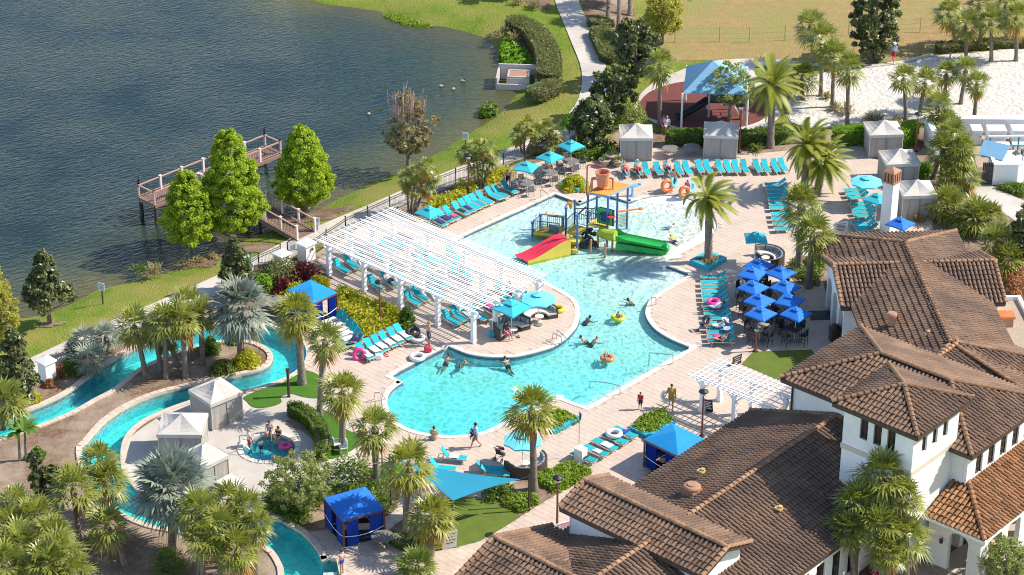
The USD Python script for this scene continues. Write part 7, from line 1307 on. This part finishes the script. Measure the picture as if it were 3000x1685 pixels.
for c, x, y, rad, h, m, s in (('c6',1585,590,.7,.9,'lf_hedge','dark leafy shrub on the island, left of the silver palm'),('c6',1690,740,.85,.7,'lf_fanbush','spiky cycad on the island mulch'),('c6',1860,690,.9,1.0,'lf_croton','yellow green shrub at the foot of the silver palm'),('c6',1780,520,.5,.6,'lf_hedge','small shrub behind the silver palm trunk'),('c6',450,770,.6,.7,'lf_coral','orange leaved shrub beside the left pillar'),('c6',370,850,.35,.4,'lf_coral','small orange plant below the left pillar'),('c6',240,960,.6,.5,'lf_croton','yellow flowering plant below the left magnolia'),('c6',540,740,1.0,.7,'lf_hedge','dark low shrub between pillar and silver palmetto'),('c6',280,1390,.5,.6,'lf_hedge','small dark shrub beside the banana plants'),('c4',750,1130,.55,.9,'lf_hedge','dark spiky plant at the end of the croton bed'),('c4',760,1200,.5,.5,'lf_ground','light green plant below the dark spiky one'),
        ('c7',1390,870,.9,1.1,'lf_hedge','dark shrub beneath the shade sail corner'),('d3',1900,420,1.6,1.2,'lf_hedge','dark palmetto thicket between spa tree and turf'),('c8',1570,1430,.7,.5,'pink','pink flowering plant below the tower palms'),('e1',1300,640,.9,.7,'lf_hedge','dark shrub beside the clay pots'),('e1',960,200,.9,1.0,'lf_bright','bright green shrub behind the grey white pillar'),('e1',1850,110,1.2,1.6,'lf_willow','soft olive shrub behind the far left cabana'),('c5',1150,640,.6,1.2,'lf_bright','upright green shrub beside the pool bar palms'),('d4',860,650,.8,.8,'lf_bright','bright shrub right of the middle far cabana')): SH(s, c, x, y, rad, h, m, 1100, .11)
# banana plants
def banana(label, c, bx, by, cy, nl=9):
    r = np.random.default_rng(hash_(label)); h = hgt(c, bx, by, cy)*.62; t = thing('banana_plant', label, 'banana plant', (*G(c, bx, by), 0)); obj('trunk', MB().tube((0,0,0),(.1,0,h),.10,.06,8), 'trunk', t)
    for k in range(nl):
        az = k*2.4; el = r.uniform(.5,1.2); L = r.uniform(1.1,1.5); n = 7; v = []
        for i in range(n):
            u = i/(n-1); p = np.array([.1,0,h]) + np.array([math.cos(az)*math.cos(el), math.sin(az)*math.cos(el), math.sin(el)])*L*u - np.array([0,0,.5*L*u*u]); w = .22*math.sin(math.pi*(.08+.86*u)); s = np.array([-math.sin(az), math.cos(az), 0])*w; v += [p+s+[0,0,.05], p, p-s+[0,0,.05]]
        obj('leaf', MB().add(v, [q for i in range(n-1) for q in ([3*i,3*i+1,3*i+4,3*i+3],[3*i+1,3*i+2,3*i+5,3*i+4])]), 'lf_banana', t)
banana('banana plant on the left mulch, left stem', 'c6', 150, 1415, 1080); banana('banana plant on the left mulch, right taller stem', 'c6', 198, 1410, 1050, 11)
for t, s, h in zip(POTS, (.6,.4,.4), (.75,.4,.35)):
    rr = np.random.default_rng(int(h*100)); n = 46; az = rr.uniform(0,6.28,n); el = rr.uniform(.4,1.4,n); L = s*rr.uniform(.8,1.3,n); d = np.column_stack([np.cos(az)*np.cos(el), np.sin(az)*np.cos(el), np.sin(el)*1.4]); b0 = np.tile([0,0,.62 if s > .5 else .48], (n,1)); sd = np.column_stack([-np.sin(az), np.cos(az), 0*az])*.03; v = np.stack([b0, b0+d*(L*.6)[:,None]+sd, b0+d*L[:,None]-[0,0,.1], b0+d*(L*.6)[:,None]-sd],1).reshape(-1,3); i = np.arange(n)*4; obj('plant', (v, np.vstack([np.stack([i,i+1,i+3],1), np.stack([i+1,i+2,i+3],1)])), 'lf_fanbush', t)
# mulch rings round lawn trees
for k, (c, x, y, rad) in enumerate((('c1',2380,800,2.0),('c6',380,360,.95),('c1',1790,1075,2.2),('c2',505,1255,.8),('c1',1500,1180,1.3))):
    p = G(c, x, y, -.05); a = np.linspace(0, 2*np.pi, 24, endpoint=False); rr = rad*(1 + .22*np.sin(a*3+k) + .12*np.sin(a*5+2*k)); struct('mulch_ring', drape(Polygon(np.column_stack([p[0] + np.cos(a)*rr*1.3, p[1] + np.sin(a)*rr*.8])), .04), 'mulch')
# ================================================================ PEOPLE
def capsule_chain(parts):
    M = []
    for a, b, ra, rb in parts:
        M.append(m3.Manifold.batch_hull([m3.Manifold.sphere(ra, 12).translate(tuple(map(float, a))), m3.Manifold.sphere(rb, 12).translate(tuple(map(float, b)))]))
    return m3.Manifold.batch_boolean(M, m3.OpType.Add)
def soften(man, edge=.05, it=6):
    man = man.refine_to_length(edge); q = man.to_mesh(); t = trimesh.Trimesh(q.vert_properties[:, :3], q.tri_verts, process=True); trimesh.smoothing.filter_taubin(t, iterations=it); return t
def hand(wr, el, curl, side):
    """palm, four bent fingers of unequal length and a thumb from the side of the palm"""
    wr, el = np.array(wr, float), np.array(el, float); d = (wr-el)/np.linalg.norm(wr-el); s = np.cross(d, [0,0,1]) if abs(d[2]) < .9 else np.cross(d, [1,0,0]); s /= np.linalg.norm(s); n = np.cross(s, d)*side; pc = wr + d*.05; P = [m3.Manifold.batch_hull([m3.Manifold.sphere(.014, 8).translate(tuple(wr + d*a + s*b)) for a in (0,.085) for b in (-.028,.028)])]
    for k, L in enumerate((.062,.075,.07,.052)):
        b = wr + d*.085 + s*(-.030 + .020*k); m1 = b + d*L*.5 - n*L*curl*.35; e = m1 + d*L*.45 - n*L*curl*.6
        for p, q in ((b, m1), (m1, e)): P.append(m3.Manifold.batch_hull([m3.Manifold.sphere(.0088, 6).translate(tuple(p)), m3.Manifold.sphere(.0082, 6).translate(tuple(q))]))
    b = wr + d*.03 + s*.03; m1 = b + s*.03 + d*.02; e = m1 + d*.035 - n*.01
    for p, q in ((b, m1), (m1, e)): P.append(m3.Manifold.batch_hull([m3.Manifold.sphere(.011, 6).translate(tuple(p)), m3.Manifold.sphere(.009, 6).translate(tuple(q))]))
    return m3.Manifold.batch_boolean(P, m3.OpType.Add)
STAND = dict(pelvis=(0,0,.95), chest=(0,.0,1.30), neck=(0,0,1.48), head=(.02,0,1.63), hipL=(0,.09,.92), hipR=(0,-.09,.92), kneeL=(.02,.10,.50), kneeR=(.02,-.10,.50), ankL=(0,.11,.08), ankR=(0,-.11,.08), toeL=(.16,.13,.03), toeR=(.16,-.13,.03), shL=(0,.18,1.42), shR=(0,-.18,1.42), elL=(-.02,.24,1.14), elR=(-.02,-.24,1.14), wrL=(.06,.25,.90), wrR=(.06,-.25,.90))
def P_(**k): d = dict(STAND); d.update(k); return d
WALK = P_(kneeL=(.18,.10,.52), ankL=(.30,.11,.10), toeL=(.44,.12,.08), kneeR=(-.06,-.10,.50), ankR=(-.34,-.11,.14), toeR=(-.22,-.13,.03), elL=(-.12,.24,1.16), wrL=(-.10,.25,.92), elR=(.06,-.24,1.15), wrR=(.22,-.24,.98))
SIT = P_(pelvis=(0,0,.14), chest=(.03,0,.48), neck=(.05,0,.66), head=(.08,0,.81), hipL=(.02,.09,.12), hipR=(.02,-.09,.12), kneeL=(.42,.12,.16), kneeR=(.42,-.12,.16), ankL=(.48,.13,-.24), ankR=(.48,-.13,-.24), toeL=(.62,.14,-.30), toeR=(.62,-.14,-.30), shL=(.03,.18,.60), shR=(.03,-.18,.60), elL=(.12,.24,.36), elR=(.12,-.24,.36), wrL=(.34,.18,.24), wrR=(.34,-.18,.24))
LIE = P_(pelvis=(.0,0,.12), chest=(-.28,0,.26), neck=(-.44,0,.38), head=(-.55,0,.49), hipL=(.03,.09,.11), hipR=(.03,-.09,.11), kneeL=(.44,.11,.26), kneeR=(.44,-.11,.12), ankL=(.80,.10,.10), ankR=(.86,-.10,.09), toeL=(.90,.12,.20), toeR=(.92,-.12,.20), shL=(-.38,.18,.33), shR=(-.38,-.18,.33), elL=(-.16,.28,.14), elR=(-.16,-.28,.14), wrL=(.06,.22,.18), wrR=(.06,-.22,.18))
SWIM = P_(pelvis=(-.25,0,-.30), chest=(-.02,0,-.08), neck=(.10,0,.06), head=(.18,0,.20), hipL=(-.28,.09,-.34), hipR=(-.28,-.09,-.34), kneeL=(-.62,.1,-.46), kneeR=(-.55,-.1,-.50), ankL=(-.95,.1,-.52), ankR=(-.9,-.1,-.56), toeL=(-1.08,.1,-.56), toeR=(-1.02,-.1,-.6), shL=(.05,.18,.0), shR=(.05,-.18,.0), elL=(.20,.36,-.06), elR=(.20,-.36,-.06), wrL=(.42,.40,-.04), wrR=(.42,-.40,-.04))
WADE = P_()
def person(label, loc, rz, pose, s=1.0, skin='skin', top=None, bottom='cloth_navy', hair='hair', hat=None, long_hair=False, extra=None, female=False, legs='shorts'):
    J = {k: np.array(v, float) for k, v in pose.items()}; t = thing('person', label, 'person', loc, rz, None, (s,)*3)
    hd = J['head']; up = (hd - J['neck'])/np.linalg.norm(hd - J['neck']); fwd = np.array([1.,0,0]) - up*up[0]; fwd /= np.linalg.norm(fwd); sd = np.cross(up, fwd); k = .92 if female else 1.0
    B = [(J['pelvis'], J['chest'], .125, .135*k), (J['pelvis'] + [0,.07,0], J['chest'] + [0,.08,.02], .10, .105*k), (J['pelvis'] - [0,.07,0], J['chest'] + [0,-.08,.02], .10, .105*k), (J['chest'], J['neck'], .11, .055), (J['neck'], hd - up*.06, .052, .055), (J['shL']*k + J['chest']*(1-k), J['shR']*k + J['chest']*(1-k), .062, .062), (J['shL'], J['chest'], .06, .10), (J['shR'], J['chest'], .06, .10)]
    for q in 'LR': B += [(J['hip'+q], J['knee'+q], .085, .058), (J['knee'+q], J['knee'+q]*.55 + J['ank'+q]*.45, .056, .054), (J['knee'+q]*.55 + J['ank'+q]*.45, J['ank'+q], .054, .036), (J['ank'+q] - [0,0,.03], J['toe'+q], .038, .030), (J['sh'+q], J['el'+q], .050, .038), (J['el'+q], J['wr'+q], .038, .026)]
    body = capsule_chain(B); head = m3.Manifold.sphere(.1, 20).scale((.95,.78,1.15)); R = np.column_stack([fwd, sd, up]); M = np.column_stack([R, hd]); feats = [(fwd*.098 - up*.012, .018), (fwd*.085 - up*.055, .02), (sd*.078, .022), (-sd*.078, .022), (fwd*.06 - up*.085, .035)]
    body = m3.Manifold.batch_boolean([body, head.transform(M)] + [m3.Manifold.sphere(r_, 8).translate(tuple(hd + o)) for o, r_ in feats] + [hand(J['wr'+q], J['el'+q], .8, 1 if q == 'L' else -1) for q in 'LR'], m3.OpType.Add)
    tm = soften(body, .06, 4); obj('body', MB().tri(tm), skin, t, smooth=80)
    fc = MB()
    for y in (-1, 1): fc.man(m3.Manifold.sphere(.012, 8).translate(tuple(hd + fwd*.088 + sd*y*.032 + up*.012)))
    obj('eyes', fc, 'black', t); obj('mouth', MB().man(m3.Manifold.sphere(.012, 8).scale((.6,2.0,.5)).transform(np.column_stack([R, hd + fwd*.094 - up*.05]))), 'red_dark', t)
    hm = [m3.Manifold.sphere(.108, 16).scale((1.0,.86,1.08)).transform(np.column_stack([R, hd - fwd*.018 + up*.03]))]
    if long_hair: hm.append(m3.Manifold.batch_hull([m3.Manifold.sphere(.085, 10).translate(tuple(hd - fwd*.05)), m3.Manifold.sphere(.06, 10).translate(tuple(J['neck'] - fwd*.10 - up*.12))]))
    face = m3.Manifold.cube((.2,.4,.26), True).transform(np.column_stack([R, hd + fwd*.145 - up*.075])); obj('hair', MB().man(m3.Manifold.batch_boolean(hm, m3.OpType.Add) - face), hair, t, smooth=60)
    if hat: obj('hat', MB().man(m3.Manifold.batch_boolean([m3.Manifold.cylinder(.10,.112,.09,18).transform(np.column_stack([R, hd + up*.06])), m3.Manifold.cylinder(.012,.19,.18,18).transform(np.column_stack([R, hd + up*.055]))], m3.OpType.Add)), hat, t, smooth=40)
    g = .018; bt = [(J['pelvis'], J['pelvis']*.7 + J['chest']*.3, .128+g, .125+g), (J['pelvis'] + [0,.07,0], J['pelvis']*.75 + J['chest']*.25 + [0,.07,0], .102+g, .10+g), (J['pelvis'] - [0,.07,0], J['pelvis']*.75 + J['chest']*.25 - [0,.07,0], .102+g, .10+g)]
    f = dict(shorts=.8, trousers=1.0, brief=.12)[legs]
    for q in 'LR':
        e = J['hip'+q]*(1-f) + J['knee'+q]*f; bt.append((J['hip'+q], e, .088+g, .085+g - .02*f))
        if legs == 'trousers': bt.append((J['knee'+q], J['ank'+q], .066+g, .05+g))
    obj('shorts' if legs != 'brief' else 'swim_briefs', MB().tri(soften(capsule_chain(bt), .07, 2)), bottom, t, smooth=70)
    if top:
        brief = legs == 'brief' and female; tp = [(J['pelvis']*.65 + J['chest']*.35, J['chest'], .128+g, .136*k+g)] + [(J['pelvis']*.7 + J['chest']*.3 + [0,y,0], J['chest'] + [0,y,.02], .104+g, .108*k+g) for y in (-.075,.075)] if not brief else [(J['chest'] + [0,-.08,.0], J['chest'] + [0,.08,.0], .112*k+g, .112*k+g)]
        if not brief:
            tp += [(J['chest'], J['chest']*.35 + J['neck']*.65, .115+g, .07+g)] + [(J['sh'+q], J['sh'+q]*.45 + J['el'+q]*.55, .062+g, .052+g) for q in 'LR'] + [(J['sh'+q], J['chest'], .064+g, .10+g) for q in 'LR']
        obj('bikini_top' if brief else 'shirt', MB().tri(soften(capsule_chain(tp), .07, 2)), top, t, smooth=70)
    return t
PE = person
def at_(c, x, y, z=.03): return (*G(c, x, y, z), z)
def on(key, z=.40, dx=.12): g, a = LPOS[key]; r_ = math.radians(a); return (g[0] + math.cos(r_)*dx, g[1] + math.sin(r_)*dx, z), a
HOLD = P_(**{k: WALK[k] for k in ('kneeL','ankL','toeL','kneeR','ankR','toeR')}, elL=(.14,.24,1.16), wrL=(.26,.10,1.24), elR=(.10,-.24,1.14), wrR=(.26,-.06,1.12))
PE('man in pale shirt and grey shorts walking with a child on his arm', at_('c7',1222,525), 185, HOLD, 1.03, 'skin', 'cloth_sky', 'cloth_grey')
PE('small child in dark clothes carried by the walking man', (*(G('c7',1198,525,0) + (.0,-.08)), .88), 150, P_(**{**SIT, 'kneeL':(.2,.14,.0),'kneeR':(.2,-.14,.0),'ankL':(.12,.15,-.3),'ankR':(.12,-.15,-.3),'toeL':(.22,.15,-.36),'toeR':(.22,-.15,-.36)}), .58, 'skin', 'cloth_navy', 'cloth_black')
PE('woman in tan swimsuit sitting on the pool edge, back to the camera', at_('c7',918,466,.05), 80, SIT, 1.0, 'skin', 'pot', 'pot', 'hair', female=True, legs='brief')
PE('small child in red shirt standing on the deck', at_('c7',2413,246), 250, STAND, .72, 'skin', 'cloth_red', 'cloth_black')
PE('man in mustard clothes carrying a swim ring', at_('c8',150,338), 265, P_(elR=(.0,-.28,1.15), wrR=(.1,-.36,1.0), **{k: WALK[k] for k in ('kneeL','ankL','toeL','kneeR','ankR','toeR')}), 1.04, 'skin', 'cloth_mustard', 'cloth_mustard', 'hair', legs='shorts')
PE('bare-chested man in blue shorts standing beside the pergola shadow', at_('c4',921,1318), 200, STAND, 1.04, 'skin', None, 'cloth_navy', 'hair_fair')
PE('woman in dark top with bare legs reclining on the front island sofa', (*G('z2',1060,1235,.42), .42), -40, SIT, 1.0, 'skin', 'cloth_black', 'cloth_pink', 'hair', long_hair=True, female=True)
for c, x, y, rz, sk, hr, s in (('c4',2440,985,170,'skin_dark','hair','alone on the right side of the pool'),('c4',2117,1118,30,'skin_dark','hair','left of the lime ring'),('c4',2083,1262,200,'skin','hair','left one of the two near the pool middle'),('c4',2168,1275,20,'skin','hair_fair','right one of the two near the pool middle'),('c4',1058,1412,60,'skin','hair','near the deck corner'),('c4',1180,1445,300,'skin','hair_fair','beside the deck corner, lower one'),('c4',1502,1432,120,'skin','hair','under the island edge')):
    PE(f'swimmer in the pool, {s}', (*G(c, x, y, -.02), -.12), rz, SWIM, 1.0, sk, None, 'cloth_black', hr, legs='brief')
PE('child inside the lime swim ring', (*G('c4',2348,1100,.1), -.15), 250, SIT, .7, 'skin', None, 'cloth_blue', 'hair', legs='brief'); PE('child lying over the orange swim ring near the steps', (*G('c4',2268,1398,.1), -.02), 100, LIE, .75, 'skin', None, 'cloth_red', 'hair', legs='brief')
PE('child with red cap lying in the shallow beach water', (*G('d2',2310,905,-.05), -.1), 190, LIE, .66, 'skin', 'cloth_white', 'cloth_blue', 'cloth_red'); PE('child in yellow shirt lying in the shallow water by the green slide', (*G('d2',2380,1100,-.05), -.1), -60, LIE, .75, 'skin', 'cloth_yellow', 'cloth_navy', 'cloth_red')
PE('person in purple shorts walking with two swim rings', at_('d2',2365,375), 60, WALK, 1.0, 'skin', None, 'cloth_navy', 'hair'); PE('child in pink carrying two swim rings at the beach edge', at_('c5',262,178), 240, WALK, .78, 'skin', 'cloth_pink', 'cloth_pink', 'hair', long_hair=True, female=True)
PE('boy in white shirt stepping into the spa by the rail', (*G('z4',1195,1115,-.3), -.3), 20, P_(elL=(.14,.2,1.16), wrL=(.28,.06,1.2), elR=(.14,-.2,1.16), wrR=(.28,-.04,1.18)), .92, 'skin', 'cloth_white', 'cloth_red', 'hair_fair')
PE('bather in the spa with arms along the left edge', (*G('z4',1335,1005,0), -.85), -60, STAND, .62, 'skin', 'cloth_white', 'cloth_black', 'hair'); PE('bather in the spa at the right edge beside the pink ring', (*G('z4',1690,1020,0), -.85), 200, STAND, .62, 'skin', None, 'cloth_black', 'hair_fair')
PE('woman in blue bikini sitting behind the spa', at_('z4',1448,880,.05), -90, SIT, .95, 'skin', 'cloth_sky', 'cloth_sky', 'hair', long_hair=True, female=True, legs='brief'); PE('woman in dark swimsuit sitting on the spa edge with legs in the water', (*G('z4',1562,945,.08), .08), -105, SIT, .92, 'skin', 'cloth_black', 'cloth_black', 'hair', long_hair=True, female=True, legs='brief')
def lier(label, key, **k): p, a = on(key); PE(label, p, a, LIE, **k)
lier('sunbather in red swimsuit on the leftmost lounger of the far row', ('A',0), top='cloth_red', bottom='cloth_red', female=True, legs='brief', hair='hair_fair'); lier('sunbather in pale cap on the second lounger of the far row', ('A',1), top=None, bottom='cloth_red', hat='cloth_white'); lier('man in striped towel on the fifth lounger of the far row', ('A',4), top=None, bottom='cloth_navy')
lier('sunbather holding a blue book beside the pink ring', ('E',7), top='cloth_white', bottom='cloth_sky', female=True, hair='hair'); lier('woman in white on the lilac towel lounger', ('E',11), top='cloth_white', bottom='cloth_white', hat='cloth_white', female=True); lier('bare sunbather on the frontmost lounger beside the blue umbrellas', ('E',14), top=None, bottom='cloth_black', legs='brief')
lier('person in white shirt resting under the pergola beside the lamp post', ('F',4), top='cloth_white', bottom='cloth_navy', hair='hair_fair'); lier('sunbather under the right end of the pergola', ('F',13), top='cloth_pink', bottom='cloth_pink', female=True)
lier('sunbather with white towel on the lounger beside the croton bed foot', ('G2',5), top='cloth_navy', bottom='cloth_navy')
PE('man in blue jacket and red shorts walking on the field path', at_('c3',1588,472), 250, WALK, 1.03, 'skin', 'cloth_sky', 'cloth_red', 'hair', 'cloth_white'); PE('little girl in pink trousers beside the first lounger', at_('e1',172,1160), 200, STAND, .66, 'skin', 'cloth_white', 'cloth_pink', 'hair', female=True, legs='trousers'); PE('bare-chested man leaning by the yellow shrubs', at_('e1',45,1085), 260, P_(chest=(.16,0,1.24), neck=(.26,0,1.38), head=(.36,0,1.50), shL=(.2,.18,1.34), shR=(.2,-.18,1.34), elL=(.3,.22,1.06), elR=(.3,-.22,1.06), wrL=(.4,.2,.84), wrR=(.4,-.2,.84)), 1.02, 'skin', None, 'cloth_black', 'hair')
PE('person sitting behind the middle lakeside umbrella table', (*G('e1',600,800,.45), .45), -30, SIT, 1.0, 'skin', None, 'cloth_red', 'hair'); PE('person in pink sitting beside the playground, left one', (*G('e1',2290,190,.4), .42), -80, SIT, .95, 'skin', 'cloth_pink', 'cloth_grey', 'hair'); PE('person in white sitting beside the playground, right one', (*G('e1',2345,205,.4), .42), -90, SIT, 1.0, 'skin', 'cloth_white', 'cloth_white', 'hair_fair')
PE('woman in purple swimsuit standing at the lower river steps', at_('d3',1795,1440), 150, STAND, .98, 'skin', 'towel_lilac', 'royal', 'hair', female=True, legs='brief'); PE('person in grey standing behind the octagonal umbrella on the island', at_('z2',1125,800), 250, STAND, 1.0, 'skin', 'offwhite', 'cloth_red', 'hair', long_hair=True, female=True)
